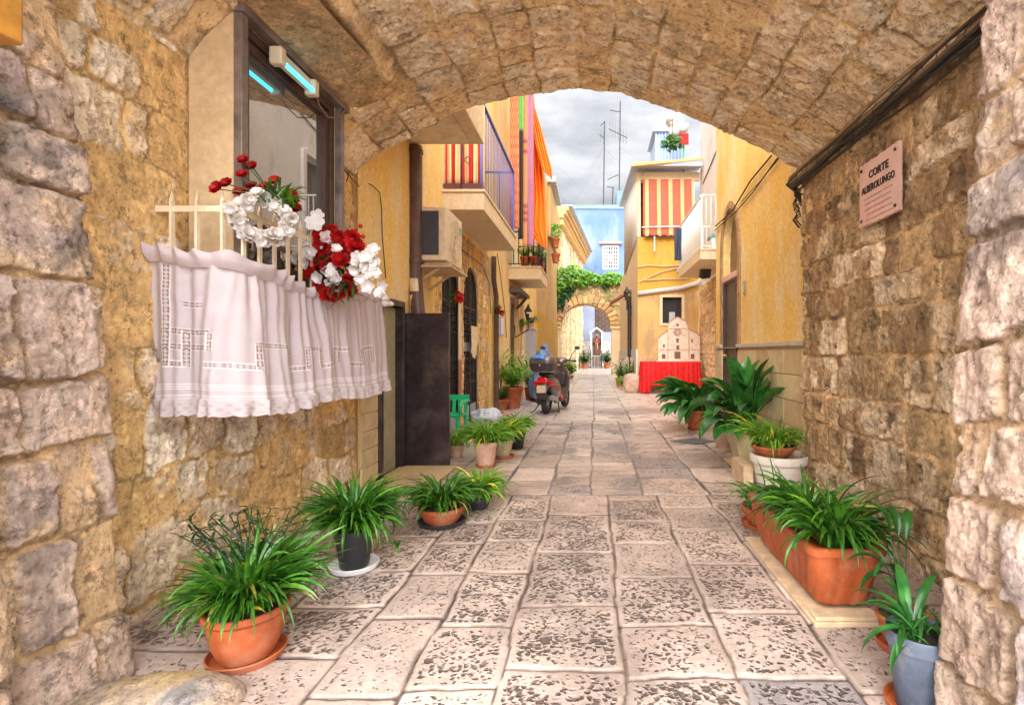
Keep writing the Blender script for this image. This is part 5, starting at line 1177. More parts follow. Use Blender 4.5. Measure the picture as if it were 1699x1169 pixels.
tB, cB = potted(588, 0, 2.86, 'tall dark green spider plant in a black plastic pot on white saucer', 'tapered', .108, .215, 'black_plastic', saucer='whitepaint', n=300, L=(.26,.48), wd=.018, lm='leaf', el=(.75,1.57), droop=(1.0,3.0), group=GP, sr=1.15)
mb = MB(); q0 = cB.copy(); tip = P(660, 905, 2.75)
mb.cc = shade(); mb.tube([q0, (q0+tip)/2+Vector((0,0,.12)), tip], .0025, 5)
for k in range(14): mb.cc = shade(.8,1.3); mb.leaf(tip, U(0,6.28), U(-.2,1), U(.06,.10), .012, 1.2, 5)
mb.build('offshoot', MAT['leaf'], tB, smooth=180, col=True)
potted(733, 0, 3.60, 'low wide terracotta bowl of bright spider plant on black saucer', 'pan', .155, .115, 'terra', saucer='black_plastic', n=190, L=(.22,.40), wd=.016, lm='leaf', droop=(1.3,2.6), group=GP)
potted(793, 0, 3.95, 'bright spider plant with hidden pot just behind the low terracotta bowl', 'pan', .10, .09, 'black_plastic', saucer=None, n=190, L=(.24,.40), wd=.015, lm='leaf_lime', droop=(1.4,2.7), group=GP)
potted(806, 0, 5.38, 'spider plant in pale pinkish terracotta pot with brown base in mid lane', 'tapered', .125, .255, 'terra_pale', saucer='terra', n=190, L=(.28,.46), wd=.017, lm='leaf_lime', droop=(1.3,2.6), group=GP, sr=.8)
potted(833, 0, 5.85, 'spider plant in ochre clay pot on dark saucer, second of the mid lane trio', 'tapered', .13, .20, 'cream_pot', saucer='terra', n=180, L=(.30,.48), wd=.017, lm='leaf_lime', droop=(1.3,2.6), group=GP)
potted(857, 0, 6.45, 'spider plant trailing over a hidden pot, farthest of the mid lane trio', 'tapered', .12, .22, 'black_plastic', saucer=None, n=160, L=(.26,.44), wd=.016, lm='leaf_lime', droop=(1.5,2.8), group=GP)
# small trailing plant beside the steel door
tt_, ct_ = potted(757, 0, 5.9, 'wispy little plant in a hidden pot behind the steel door', 'tapered', .09, .14, 'terra_pale', saucer=None, n=90, L=(.2,.5), wd=.010, lm='leaf_lime')
def leafy(mb, c, n, hgt, rad, sz, cc=(.6,1.35), up=.6):
    for s in range(n):
        a, q = U(0,6.28), U(0,1)**.5*rad; e = Vector((c[0]+q*math.cos(a), c[1]+q*math.sin(a), c[2]+hgt*U(.35,1)*(1-.3*q/rad))); b0 = Vector(c)+Vector((U(-.03,.03),U(-.03,.03),0))
        m_ = 7
        for j in range(m_):
            p = b0.lerp(e, (j+1.5)/(m_+.5)); mb.cc = shade(*cc); az = U(0,6.28); mb.leaf(p, az, U(-.3,1.0), sz*U(.7,1.3), sz*.36, U(.4,1.3), 4, .2, 0, 2, .3)
def stems_(mb, c, n, hgt, rad):
    for s in range(n): a, q = U(0,6.28), U(.2,1)*rad; mb.tube([c, (c[0]+q*math.cos(a)*.6, c[1]+q*math.sin(a)*.6, c[2]+hgt*.5), (c[0]+q*math.cos(a), c[1]+q*math.sin(a), c[2]+hgt*.9)], .006, 5)
def bushy(x, y, d, label, kind, r, h, pm, hgt, rad, sz, n, lm='leaf', saucer=None, **k):
    t_, c_ = potted(x, y, d, label, kind, r, h, pm, plant=False, saucer=saucer, **k)
    mb = MB(); leafy(mb, c_, n, hgt, rad, sz); mb.build('foliage', MAT[lm], t_, smooth=180, col=True)
    mb = MB(); stems_(mb, c_, 8, hgt, rad); mb.build('stems', MAT['wood'], t_, smooth=180); return t_
bushy(849, 0, 11.0, 'tall leafy shrub in a large orange terracotta planter by the left houses', 'tapered', .24, .46, 'terra', .95, .50, .17, 60, 'leaf_lime')
bushy(829, 0, 10.6, 'short variegated shrub in a low tan planter beside the tall shrub', 'pan', .19, .24, 'terra', .42, .22, .08, 60, 'leaf')
bushy(880, 0, 13.2, 'loose yellow green shrub behind the tall shrub by the grey cabinet', 'tapered', .16, .30, 'terra', .75, .42, .13, 60, 'leaf_lime')
# grey cabinet with a plant on it
gc = thing('utility_cabinet', 'tall grey metal utility cabinet against the left houses', 'cabinet', P(879,0,15.2).xy.to_3d())
cx = P(879,0,15.2).x; hz_ = 1.2+(584.5-547)/850*15
mb = MB(); mb.box(cx-.13, cx+.14, 15.0, 15.6, .03, hz_); bd_ = mb.build('body', MAT['grey'], gc, bevel=.01)
mb = MB(); mb.box(cx-.15, cx+.16, 14.97, 15.63, hz_+.001, hz_+.05); mb.build('cap', MAT['steel'] if False else MAT['grey'], gc, bevel=.01)
mb = MB(); mb.box(cx+.142, cx+.150, 15.05, 15.55, .15, hz_-.1); mb.build('door', MAT['grey'], gc, bevel=.003)
bushy(881, 0, 15.2, 'small green plant standing on top of the grey cabinet', 'tapered', .10, .14, 'terra_pale', .30, .26, .10, 30, 'leaf', z0=hz_+.051)
bushy(862, 0, 13.9, 'light green fern in a pot fixed near the lantern on the left house', 'tapered', .11, .16, 'terra', .26, .36, .12, 40, 'leaf_lime', z0=1.75)
# wall posies
for (x, y, d, lab, s_) in ((748,494,6.95,'posy of red silk flowers and twigs tied to the first iron gate',.14),(821,516,10.1,'small posy of orange and red flowers on the thin drain pipe',.15)):
    c = P(x, y, d); c.x = XL+.10; t_ = thing('flower_posy', lab, 'flowers', c); a_ = MB(); b_ = MB()
    for k in range(46): b_.cc = shade(.6,1.3); b_.leaf(c, U(0,6.28), U(-.8,1.2), U(.6,1.3)*s_, .02, .8, 5)
    for k in range(7): a_ = MB(); bloom(a_, c+Vector((U(.02,.10),U(-.6,.6)*s_,U(-.5,.5)*s_)), Vector((.7,-.7,U(-.2,.4))), .045, 2, 6, .3); a_.build('bloom', MAT['red_petal'], t_, smooth=180, col=True)
    b_.build('leaves', MAT['leaf'], t_, smooth=180, col=True)
# lantern
def lantern(c, s_, label, arm):
    t_ = thing('wall_lantern', label, 'lantern', c); mb = MB()
    mb.lathe([(.05*s_,0),(.09*s_,.20*s_),(.10*s_,.22*s_),(.03*s_,.34*s_),(.012*s_,.40*s_)], c, 6); mb.build('lamp_cage', MAT['iron'], t_, smooth=None)
    mb = MB(); mb.lathe([(.042*s_,.02*s_),(.075*s_,.19*s_)], (c[0]+.004,c[1]-.004,c[2]), 6, sx=1.12, sy=1.12); mb.build('glass', MAT['cream'], t_, smooth=None)
    mb = MB(); mb.tube([c, (c[0],c[1],c[2]-.25*s_), (c[0]+arm,c[1],c[2]-.45*s_), (c[0]+arm,c[1],c[2]-.15*s_)], .018*s_, 6); mb.build('arm', MAT['iron'], t_, smooth=180)
lantern(Vector((XL+.35, 12.9, 2.02)), 1.0, 'black wall lantern beside the dark timber doorway', -.34)
lantern(P(1040,498,17.5), 1.2, 'black lantern on the corner pipe of the right house', .15)
pipe('drain_pipe', [(X0-.10, 18.3, 0), (X0-.10, 18.3, 3.2)], .07, 'iron', 'dark drain pipe on the corner by the small lantern, right side', [(X0-.10,18.3,1.7),(X0-.10,18.3,.9)])
mb = MB(); mb.prism([(0,0),(-.75,-.42),(-.75,-.36),(0,.08)], lambda a, z, w: (X0-.02+a, w, 3.42+z), 18.6, 19.6); tag(mb.build('door_canopy', plain('red_brown_tiles', (.30,.09,.05), .8, 0, .3, 8)), 'small red brown tiled canopy over a hidden door on the right', 'canopy')
# floodlight with bracket under the white balcony
fl = thing('floodlight', 'black floodlight and coiled cable on the corner below the white balcony', 'floodlight', P(1170,452,13.0))
c = P(1170,452,13.0); mb = MB(); mb.X = Matrix.Translation(c) @ Matrix.Rotation(.5, 4, 'X') @ Matrix.Rotation(.4, 4, 'Z'); mb.box(-.13,.13,-.08,.08,-.14,.12); mb.build('housing', MAT['black_plastic'], fl, bevel=.02)
mb = MB(); mb.tube([c+Vector((.1,0,.1)), c+Vector((.3,.1,.35)), c+Vector((.55,.2,.2))], .03, 6); mb.build('bracket', MAT['iron'], fl, smooth=180)
mb = MB(); mb.tube([c+Vector((.32+.14*math.cos(a)*(1-.02*a), 0, .33+.14*math.sin(a)*(1-.02*a))) for a in np.linspace(0, 18, 50)], .012, 5); mb.build('coiled_cable', MAT['cable'], fl, smooth=180)

# ================================================================ LAUNDRY, BALCONY POTS
def cloth(name, label, cat, x0, x1, y, z0, z1, mat, fold=.03, nf=7, axis='x', slant=0, colf=None, hem=None, slope=0):
    a, b_ = np.meshgrid(np.linspace(0, 1, 90), np.linspace(0, 1, 60), indexing='ij')
    s_ = x0 + (x1-x0)*a; off = fold*(np.sin(a*nf*6.28 + 1.2*vn(a*3, b_*1.5, 0*a, 3)) * (.4+.6*b_)) + fold*.6*vn(a*5, b_*3, 0*a, 8)
    zb_ = z0 + slant*a + (hem(a) if hem is not None else 0); zt2 = z1 + slope*a; Z = zt2 + (zb_-zt2)*b_
    Q = np.stack([s_, y+off, Z], -1) if axis == 'x' else np.stack([y+off, s_, Z], -1)
    colr = colf(a, b_) if colf is not None else None
    return tag(mesh_obj(name, Q.reshape(-1, 3), grid_faces(90, 60), mat, smooth=180, col=colr, solid=.004), label, cat)
def shaped(name, label, cat, d, ys, xl, xr, mat, nf, fold, seed):
    a, b_ = np.meshgrid(np.linspace(0, 1, 110), np.linspace(ys[0], ys[-1], 90), indexing='ij')
    l_, r_ = np.interp(b_, ys, xl), np.interp(b_, ys, xr); x = l_ + (r_-l_)*a
    X_ = (x-985)/850*d; Z_ = 1.2-(b_-584.5)/850*d; Yc = d + fold*(np.sin(a*nf*6.28 + 1.3*vn(a*3, b_*.01, 0*a, seed)) + .5*vn(a*7, b_*.02, 0*a, seed+1)) + .35*a
    return tag(mesh_obj(name, np.stack([X_*Yc/d*0+X_, Yc, Z_], -1).reshape(-1, 3), grid_faces(110, 90), mat, smooth=180, solid=.004), label, cat)
shaped('orange_sheet', 'long bright orange sheet hung from the upper left balcony', 'sheet', 11.2, [120,165,240,330,372,378,409], [868,868,870,872,866,868,899], [876,882,896,903,904,904,904], MAT['orange_cloth'], 5, .05, 3)
shaped('orange_sheet', 'short overlapping orange sheet with frilled edge above the long orange one', 'sheet', 11.0, [120,165,200,240,270,283,289], [874,877,882,889,897,901,909], [880,884,895,905,913,914,913], MAT['orange_cloth'], 4, .05, 9)
def redpat(a, b_):
    c = np.broadcast_to(np.array((.40,.015,.012)), a.shape+(3,)).copy(); q = (np.abs(np.sin(a*14+b_*60)) > .9) | (np.abs(np.sin(a*14-b_*60)) > .92); c[q] = (.62,.30,.12); return c
cloth('patterned_cloth', 'narrow dark red patterned cloth hanging at the end of the blue balcony', 'cloth', -1.60, -1.42, 9.75, 3.55, 7.25, MAT['vcloth'], .01, 1, colf=redpat)
cloth('patterned_cloth', 'narrow green and black cloth beside the red patterned one', 'cloth', -1.47, -1.37, 9.95, 3.4, 7.25, MAT['vcloth'], .02, 1, colf=lambda a, b_: np.where((b_ > .45)[..., None], np.array((.035,.025,.02)), np.array((.10,.42,.08))))
def pinkpat(a, b_):
    c = np.where((a > .45)[..., None], np.array((.36,.14,.22)), np.array((.60,.24,.10))) * np.ones(a.shape+(3,)); c[(np.abs((b_*3 % 1)-.5) < .14) & (a < .45) & (np.sin(b_*160) > 0)] = (.3,.04,.05); return c
cloth('patterned_cloth', 'pink and peach banded cloth between the red cloth and the orange sheet', 'cloth', -1.42, -1.20, 10.2, 3.3, 7.3, MAT['vcloth'], .02, 1, colf=pinkpat)
mb = MB(); mb.tube([(-2.0, 11.2, 7.3), (-1.25, 11.35, 7.3)], .02, 6); mb.tube([(-2.0, 9.8, 7.3), (-1.15, 9.8, 7.3)], .02, 6); mb.tube([(-1.3, 9.8, 7.28), (-1.3, 11.4, 7.28)], .02, 6); tag(mb.build('clothes_rack', MAT['iron'], smooth=180), 'dark metal clothes rail carrying the orange sheets', 'clothes rail')
for i, (x, y) in enumerate(((-1.62,12.15),(-1.40,12.15),(-1.35,12.9))):
    bushy(0, 0, 12, ['terracotta pot left inside the small iron railed balcony','terracotta pot with grassy plant at the outer corner of the small iron balcony','terracotta pot at the back of the small iron railed balcony'][i], 'tapered', .13, .24, 'terra', .38, .2, .10, 24, 'leaf_lime', z0=3.222)
    o = [q for q in C.objects if q.name.startswith('potted_plant') and q.type == 'EMPTY'][-1]; o.location.x, o.location.y = x, y
cloth('navy_jacket', 'dark navy garment hung from the outer corner of the white balcony', 'garment', P(1119,0,14.2).x, P(1131,0,14.2).x, 14.2, P(0,432,14.2).z, P(0,378,14.2).z, MAT['navy'], .03, 2)
rb = thing('white_crate', 'white and teal plastic crate standing on the white balcony', 'crate', (2.9, 11.9, 3.55)); mb = MB()
mb.box(2.72,3.1,11.8,12.2,3.56,3.85); mb.build('body', MAT['whitepaint'], rb, bevel=.02); mb = MB(); mb.box(2.70,3.12,11.78,12.22,3.851,3.92); mb.build('lid', plain('teal_plastic', (.1,.4,.45), .4), rb, bevel=.01)

# ================================================================ RIGHT-HAND PLANTS
def ribbed_trough(name, x0, x1, y0, y1, h, mat, parent):
    mb = MB(); rings = []
    for (ins, z) in ((.05,0),(.045,.01),(.012,h*.55),(.0,h*.86),(-.012,h*.87),(-.014,h*.985),(-.004,h),(.018,h*.98),(.022,h*.85)):
        ring = []; a0, a1, b0, b1 = x0+ins, x1-ins, y0+ins, y1-ins; rc = .05; pts = []
        for (cx, cy, s0) in ((a1-rc,b0+rc,-90),(a1-rc,b1-rc,0),(a0+rc,b1-rc,90),(a0+rc,b0+rc,180)):
            for k in range(6): t = R(s0+90*k/5); pts.append((cx+rc*math.cos(t), cy+rc*math.sin(t)))
        full = []
        for i in range(len(pts)):
            p, q = Vector(pts[i]), Vector(pts[(i+1) % len(pts)]); n_ = max(1, int((q-p).length/.012))
            for k in range(n_): full.append(p.lerp(q, k/n_))
        cxx, cyy = (x0+x1)/2, (y0+y1)/2
        for i, p in enumerate(full):
            along = p.y if min(abs(p.x-a0), abs(p.x-a1)) < .02 else p.x
            rb_ = .006*math.cos(along*2*math.pi/.082) if z < h*.86 and ins > 0 and z > 0 else 0
            d_ = Vector((p.x-cxx, p.y-cyy)); d_ = Vector((math.copysign(1, d_.x), 0)) if min(abs(p.x-a0), abs(p.x-a1)) < .02 else Vector((0, math.copysign(1, d_.y)))
            ring.append((p.x+d_.x*rb_, p.y+d_.y*rb_, z))
        rings.append(ring)
    m_ = min(len(r) for r in rings); rings = [[r[int(i*len(r)/m_)] for i in range(m_)] for r in rings]
    mb.loft([[ (p[0], p[1], p[2]+.045) for p in r] for r in rings]); return mb.build(name, MAT[mat], parent, smooth=50)
tr = thing('trough_planter', 'long ribbed terracotta trough of spider plants on a wooden board by the right wall', 'planter', (1.17, 2.85, 0))
ribbed_trough('trough', .985, 1.315, 2.30, 3.25, .275, 'terra', tr)
mb = MB(); mb.box(1.02,1.28,2.34,3.21,.24,.275); mb.build('soil', MAT['soil'], tr)
mb = MB(); mb.box(.965,1.27,2.235,3.28,.0,.022); mb.box(.975,1.26,2.245,2.33,.0225,.04); mb.build('board', MAT['wood'], tr, bevel=.003)
mb = MB()
for (yy, n, bz, l1) in ((2.45,95,(-1.6,.15),.46),(2.72,75,(3.1,.2),.44),(2.98,34,(3.1,.2),.30),(2.6,50,(0,.1),.46)): strap_plant(mb, (1.15, yy, .29), .16, n, l1*.55, l1, .022, (.7,1.55), (1.2,2.8), bias=bz)
for k in range(6): mb.cc = shade(.7,1.1); mb.leaf((1.13+U(-.1,.08), 2.95+U(-.1,.2), .30), U(2,4), U(1.35,1.55), U(.28,.36), .022, U(.2,.6), 8)
mb.build('foliage', MAT['leaf'], tr, smooth=180, col=True)
potted(1268, 0, 3.55, 'small terracotta bowl with saucer tucked behind the long trough', 'pan', .15, .13, 'terra', n=70, L=(.2,.34), wd=.016, lm='leaf')
# grey pot front right
tg, cg = potted(1527, 0, 1.72, 'broad leaved plant in a tapered grey blue pot against the right pillar', 'tapered', .104, .26, 'grey_pot', plant=False, saucer='terra')
mb = MB()
for (a, e, L_, w_, dr_) in ((3.1,.5,.26,.05,2.0),(2.6,.9,.24,.045,1.6),(3.5,.2,.22,.05,2.0),(2.2,1.0,.26,.045,1.9),(1.7,1.1,.26,.05,1.6),(2.9,1.2,.22,.04,2.2),(.6,1.2,.25,.04,1.4),(1.2,1.2,.30,.05,1.6),(3.9,.8,.2,.04,2.2),(4.6,.8,.18,.035,2.0)):
    mb.cc = shade(.5,1.1); mb.leaf(cg+Vector((U(-.04,.04),U(-.04,.04),0)), a, e, L_, w_, dr_, 9, .3, .4, 2.6, .12)
for k in range(36): mb.cc = shade(.6,1.4); mb.leaf(cg+Vector((U(-.07,.07),U(-.07,.07),0)), U(0,6.28), U(.4,1.4), U(.07,.16), .015, 1.6, 6)
mb.build('foliage', MAT['leaf_blue'], tg, smooth=180, col=True)
t_, c_ = potted(1500, 0, 2.08, 'dark leaved plant in a half hidden brown pot between trough and grey pot', 'bowl', .10, .13, 'terra', plant=False)
mb = MB()
for (a, e, L_) in ((3.0,.9,.30),(2.4,1.3,.42),(1.4,1.3,.50),(.9,1.3,.48),(2.0,1.4,.52),(3.4,.4,.28),(3.7,.9,.30)):
    mb.cc = shade(.3,.7); mb.tube([c_, c_+Vector((math.cos(a)*.06, math.sin(a)*.06, L_*.6))], .003, 5); mb.leaf(c_+Vector((math.cos(a)*.06, math.sin(a)*.06, L_*.6)), a, e, .19, .05, 2.0, 8, .3, .3, 2.6, .1)
mb.build('foliage', MAT['leaf_blue'], t_, smooth=180, col=True)
# big white pot with a terracotta pan inside
wp = thing('white_planter', 'large round weathered white plant pot at the corner of the stone wall', 'plant pot', P(1293,0,4.40).xy.to_3d()); c = P(1293,0,4.40); c.z = 0
pot_mesh('big', c+Vector((0,0,.0)), .245, .335).build('pot', MAT['white_pot'], wp, smooth=35)
mb = MB(); mb.lathe([(.02,.01),(.2,0)], c+Vector((0,0,.30)), 24); mb.build('soil', MAT['boulder'], wp)
t_, _c = potted(1283, 0, 4.36, 'lime spider plant in shallow terracotta pan set on the white pot', 'pan', .178, .095, 'terra', saucer=None, n=170, L=(.22,.42), wd=.014, lm='leaf_lime', z0=.335-.012, droop=(1.2,2.5), bias=(3.3,.3), spread=.8)
mb = MB(); mb.box(1.33,1.42,4.55,4.95,0,.19); mb.box(1.335,1.415,4.56,4.94,.191,.20); o = tag(mb.build('hollow_block', MAT['wood'], bevel=.006), 'brown hollow block between the white pot and the cream planter', 'block')
# cream square tapered planter with aspidistra
cp = thing('square_planter', 'cream square tapered planter with big broad leaves below the grey door', 'planter', P(1232,0,5.4).xy.to_3d()); c = P(1240,0,5.5); c.z = 0
mb = MB(); rings = []
for hw, z in ((.105,.02),(.108,.025),(.205,.40),(.21,.42),(.19,.42),(.18,.37)): rings.append([(c.x-hw,c.y-hw*1.2,z),(c.x+hw,c.y-hw*1.2,z),(c.x+hw,c.y+hw*1.2,z),(c.x-hw,c.y+hw*1.2,z)])
mb.loft(rings); mb.build('planter', MAT['cream_pot'], cp, smooth=None, bevel=.006)
mb = MB(); mb.box(c.x-.2,c.x+.17,c.y-.28,c.y+.25,0,.019); mb.build('board', MAT['wood'], cp)
mb = MB(); mb.box(c.x-.17,c.x+.17,c.y-.2,c.y+.2,.33,.36); mb.build('soil', MAT['soil'], cp)
def broad(mb, c, specs, w_=.10):
    for (a, e, st_, L_, dr_) in specs:
        mb.cc = shade(.5,1.25); d_ = Vector((math.cos(a)*math.cos(e), math.sin(a)*math.cos(e), math.sin(e))); q = Vector(c)+Vector((U(-.05,.05),U(-.05,.05),0)); k_ = q + d_*st_
        mb.tube([q, k_], .006, 5); mb.leaf(k_, a, e, L_, w_*U(.85,1.15), dr_*1.1, 10, .16, U(-.8,.8), 3.2, .12)
mb = MB(); sp_ = [(U(2.0,4.6), U(.3,1.2), U(.14,.34), U(.36,.52), U(.9,1.9)) for _ in range(34)] + [(U(0,6.28), U(.9,1.5), U(.15,.42), U(.36,.50), U(.2,1.2)) for _ in range(30)]
broad(mb, (c.x, c.y, .36), sp_, .18); mb.build('foliage', MAT['leaf_blue'], cp, smooth=180, col=True)
# second broad plant behind, its pot hidden
t_, c_ = potted(1268, 0, 5.95, 'upright broad leaved plant close against the tiled dado', 'tapered', .14, .30, 'black_plastic', plant=False, saucer=None)
mb = MB(); broad(mb, c_, [(U(0,6.28), U(1.15,1.5), U(.16,.50), U(.34,.50), U(.15,.9)) for _ in range(30)], .18); mb.build('foliage', MAT['leaf_blue'], t_, smooth=180, col=True)
t_, c_ = potted(1200, 0, 6.3, 'small weathered clay pot on a square saucer before the cream planter', 'tapered', .11, .22, 'terra_pale', plant=False, saucer='cream_pot')
mb = MB()
for k in range(40): mb.cc = shade(.7,1.3); mb.leaf(c_, U(0,6.28), U(.3,1.4), U(.08,.2), .02, 1.0, 5)
mb.build('foliage', MAT['leaf'], t_, smooth=180, col=True)
t_, c_ = potted(1158, 0, 8.0, 'arching broad leaves over an orange terracotta pot near the red table', 'bowl', .20, .30, 'terra', plant=False, sr=.8)
mb = MB(); broad(mb, c_, [(U(1.9,4.6), U(.2,1.0), U(.12,.4), U(.4,.62), U(.8,1.7)) for _ in range(36)] + [(U(0,6.28), U(.7,1.3), U(.1,.25), U(.35,.5), U(.8,1.5)) for _ in range(16)], .18); strap_plant(mb, c_, .2, 90, .25, .45, .02, droop=(1.8,2.9)); mb.build('foliage', MAT['leaf_blue'], t_, smooth=180, col=True)
# little things on the far right side
bushy(1029, 0, 18.0, 'small potted plant with reddish top by the far right corner', 'tapered', .17, .30, 'terra', .75, .30, .15, 34, 'leaf')
bushy(1037, 0, 16.6, 'low bright green tuft at the foot of the boulder', 'pan', .14, .12, 'terra_pale', .38, .34, .14, 50, 'leaf_lime')
bushy(1045, 0, 16.9, 'upright dark green shrub against the corner drain pipe', 'tapered', .10, .15, 'black_plastic', 1.0, .20, .15, 44, 'leaf')
mb = MB(); c = P(1049, 0, 15.4)
rings_ = []
u, v = np.meshgrid(np.linspace(0, 2*math.pi, 50), np.linspace(.02, math.pi-.02, 36), indexing='ij')
q = np.stack([np.sin(v)*np.cos(u), np.sin(v)*np.sin(u), np.cos(v)], -1); q = np.sign(q)*np.abs(q)**.75; q *= (1 + .16*fbm(q[...,0], q[...,1], q[...,2], 1.3, 4, 3))[..., None]
tag(mesh_obj('boulder', (q*np.array((.27,.25,.30)) + np.array((c.x, c.y, .26))).reshape(-1, 3), grid_faces(50, 36), MAT['boulder'], smooth=180), 'rough pinkish boulder at the corner beside the red draped table', 'boulder')

# ================================================================ RED TABLE AND CHURCH MODEL
tx0, tx1, ty0, ty1, tz = P(1066,0,15).x, P(1159,0,15).x, 14.95, 15.6, .93
tb = thing('trestle_table', 'simple wooden trestle table hidden under the red velvet cloth', 'table', ((tx0+tx1)/2, 15.3, 0))
mb = MB(); mb.box(tx0+.04, tx1-.04, ty0+.04, ty1, tz-.04, tz-.005); mb.build('tabletop', MAT['wood'], tb)
for x in (tx0+.1, (tx0+tx1)/2, tx1-.12):
    for y in (ty0+.1, ty1-.08): mb = MB(); mb.bar((x,y,0),(x,y,tz-.041),.045,.045,up=(0,1,0)); mb.build('leg', MAT['wood'], tb)
per = [(tx0,ty1),(tx0,ty0),(tx1,ty0),(tx1,ty1)]; pp_ = []
for a, b_ in zip(per[:-1], per[1:]):
    n_ = int(math.dist(a, b_)/.012)
    for k in range(n_): pp_.append((a[0]+(b_[0]-a[0])*k/n_, a[1]+(b_[1]-a[1])*k/n_, (a[1]-b_[1], b_[0]-a[0])))
n_ = len(pp_); idx = np.arange(n_); s_ = idx*.012; A_ = np.array([[p[0], p[1]] for p in pp_]); Nn = np.array([p[2] for p in pp_]); Nn = -Nn/np.linalg.norm(Nn, axis=1)[:, None]
Sg, W = np.meshgrid(s_, np.linspace(0, 1, 26), indexing='ij'); f_ = (.034*np.sin(Sg*44+3*vn(Sg*3,0*Sg,0*Sg,4)) + .014*np.sin(Sg*97))*(.25+.75*W) + .06*W + .02
bot = np.where(np.abs(Sg-.72) < .14, .03, np.where(Sg > .72, .22, .12)); 
Q = np.stack([A_[:,0][:,None]+Nn[:,0][:,None]*(f_+.0), A_[:,1][:,None]+Nn[:,1][:,None]*f_, tz + (bot-tz)*W], -1)
rc = thing('red_tablecloth', 'bright red velvet cloth draped over the trestle table', 'tablecloth', ((tx0+tx1)/2, 15.3, .1))
mesh_obj('skirt', Q.reshape(-1, 3), grid_faces(*Sg.shape), MAT['red_cloth'], rc, smooth=180, solid=.004)
mb = MB(); mb.box(tx0-.005, tx1+.005, ty0-.005, ty1, tz-.003, tz+.006); mb.build('top_cloth', MAT['red_cloth'], rc)
ch = thing('church_model', 'flat pale painted church facade model standing on the red draped table', 'model', P(1126,0,15.3).xy.to_3d() + Vector((0,0,tz+.01)))
YM = 15.25; PM = lambda x, y: (P(x,0,YM).x, P(0,y,YM).z)
b0 = tz+.008
out = [(PM(1092,0)[0], b0), (PM(1161,0)[0], b0), PM(1161,556), PM(1158,552), PM(1141,545), PM(1139,536), PM(1140,533), PM(1124,525), PM(1109,534), PM(1110,537), PM(1108,547), PM(1096,556), PM(1092,561)]
mb = MB(); mb.prism(out, lambda a, z, w: (a, w, z), YM, YM+.03); fc = mb.build('facade', MAT['plywood'], ch, smooth=None)
pinkd = plain('printed_brown', (.16,.07,.05), .6); pinkm = plain('printed_pink_line', (.36,.20,.14), .7)
mb = MB()
def strip(pts, w_): 
    for p, q in zip(pts[:-1], pts[1:]): mb.bar((p[0],YM-.004,p[1]),(q[0],YM-.004,q[1]), w_, .008, up=(0,1,0))
for pts in ([out[2],out[3],out[4]],[out[5],out[6],out[7],out[8],out[9]],[out[10],out[11],out[12]]): strip([(p[0],p[1]-.01) for p in pts], .035)
strip([PM(1110,545),PM(1139,545)], .02); strip([PM(1108,549),PM(1108,597)], .02); strip([PM(1143,549),PM(1143,597)], .02); strip([PM(1092,580),PM(1160,580)], .012)
mb.build('moulding', pinkm, fc, smooth=None)
mb = MB(); cx, cz = PM(1124,551)
for r_ in (.105,.07): mb.tube([(cx+r_*math.cos(a), YM-.005, cz+r_*math.sin(a)) for a in np.linspace(0,6.28,24,endpoint=False)], .011, 5, close=True)
for k in range(6): a = k*1.047; mb.tube([(cx,YM-.004,cz),(cx+.07*math.cos(a),YM-.004,cz+.07*math.sin(a))], .006, 4)
mb.build('rose_window', pinkm, fc, smooth=180)
for (x0, x1, y0, y1, ar) in ((1119,1129,583,595,0),(1098,1104,587,595,0),(1146,1152,587,595,0),(1122,1126,561,568,1),(1122,1127,573,580,1),(1100,1103,571,576,0),(1146,1150,562,568,0),(1122,1126,537,541,1)):
    a, b_ = PM(x0, y1), PM(x1, y0); mb = MB(); mb.box(a[0], b_[0], YM-.006, YM-.0005, a[1], b_[1]); mb.build('opening', pinkd if (x0, y0) != (1146,562) else pinkm, fc)
mb = MB(); mb.box(PM(1088,0)[0], PM(1162,0)[0], YM-.22, YM+.12, tz+.0065, tz+.028); mb.build('base_board', MAT['plywood'], ch)
mb = MB(); mb.bar((cx, YM+.03, 1.4), (cx, YM+.28, tz+.03), .03, .03); mb.build('prop', MAT['wood'], ch)

# ================================================================ SHRINE
YS = 40.0
sr = thing('wall_shrine', 'white gabled niche shrine at the end of the lane', 'shrine', P(990,0,YS).xy.to_3d())
sx0, sx1 = P(980,0,YS).x, P(1000,0,YS).x; sx = (sx0+sx1)/2; se, sa = P(0,552,YS).z, P(0,544,YS).z
mb = MB(); mb.box(sx0, sx0+.10, YS, YS+.7, 0, se); mb.box(sx1-.10, sx1, YS, YS+.7, 0, se); mb.build('side_wall', MAT['whitepaint'], sr)
mb = MB(); mb.box(sx0+.101, sx1-.101, YS+.6, YS+.7, 0, se); mb.prism([(sx0+.1,se+.001),(sx1-.1,se+.001),(sx,sa-.12)], lambda a, z, w: (a, w, z), YS+.6, YS+.7); mb.build('niche_back', MAT['grey'], sr, smooth=None)
mb = MB(); mb.bar((sx0-.08,YS+.32,se-.03),(sx,YS+.32,sa),.74,.09) if False else mb.prism([(sx0-.1,se-.06),(sx0-.1,se+.04),(sx,sa+.08),(sx1+.1,se+.04),(sx1+.1,se-.06),(sx,sa-.04)], lambda a, z, w: (a, w, z), YS-.06, YS+.72); mb.build('roof', MAT['whitepaint'], sr, smooth=None)
mb = MB(); mb.box(sx0+.101, sx1-.101, YS+.02, YS+.6, 0, .98); mb.build('pedestal', MAT['marble'], sr)
stt = thing('friar_statue', 'statue of a friar in brown robe with joined hands inside the white niche', 'statue', (sx, YS+.28, .98)); z0 = .985
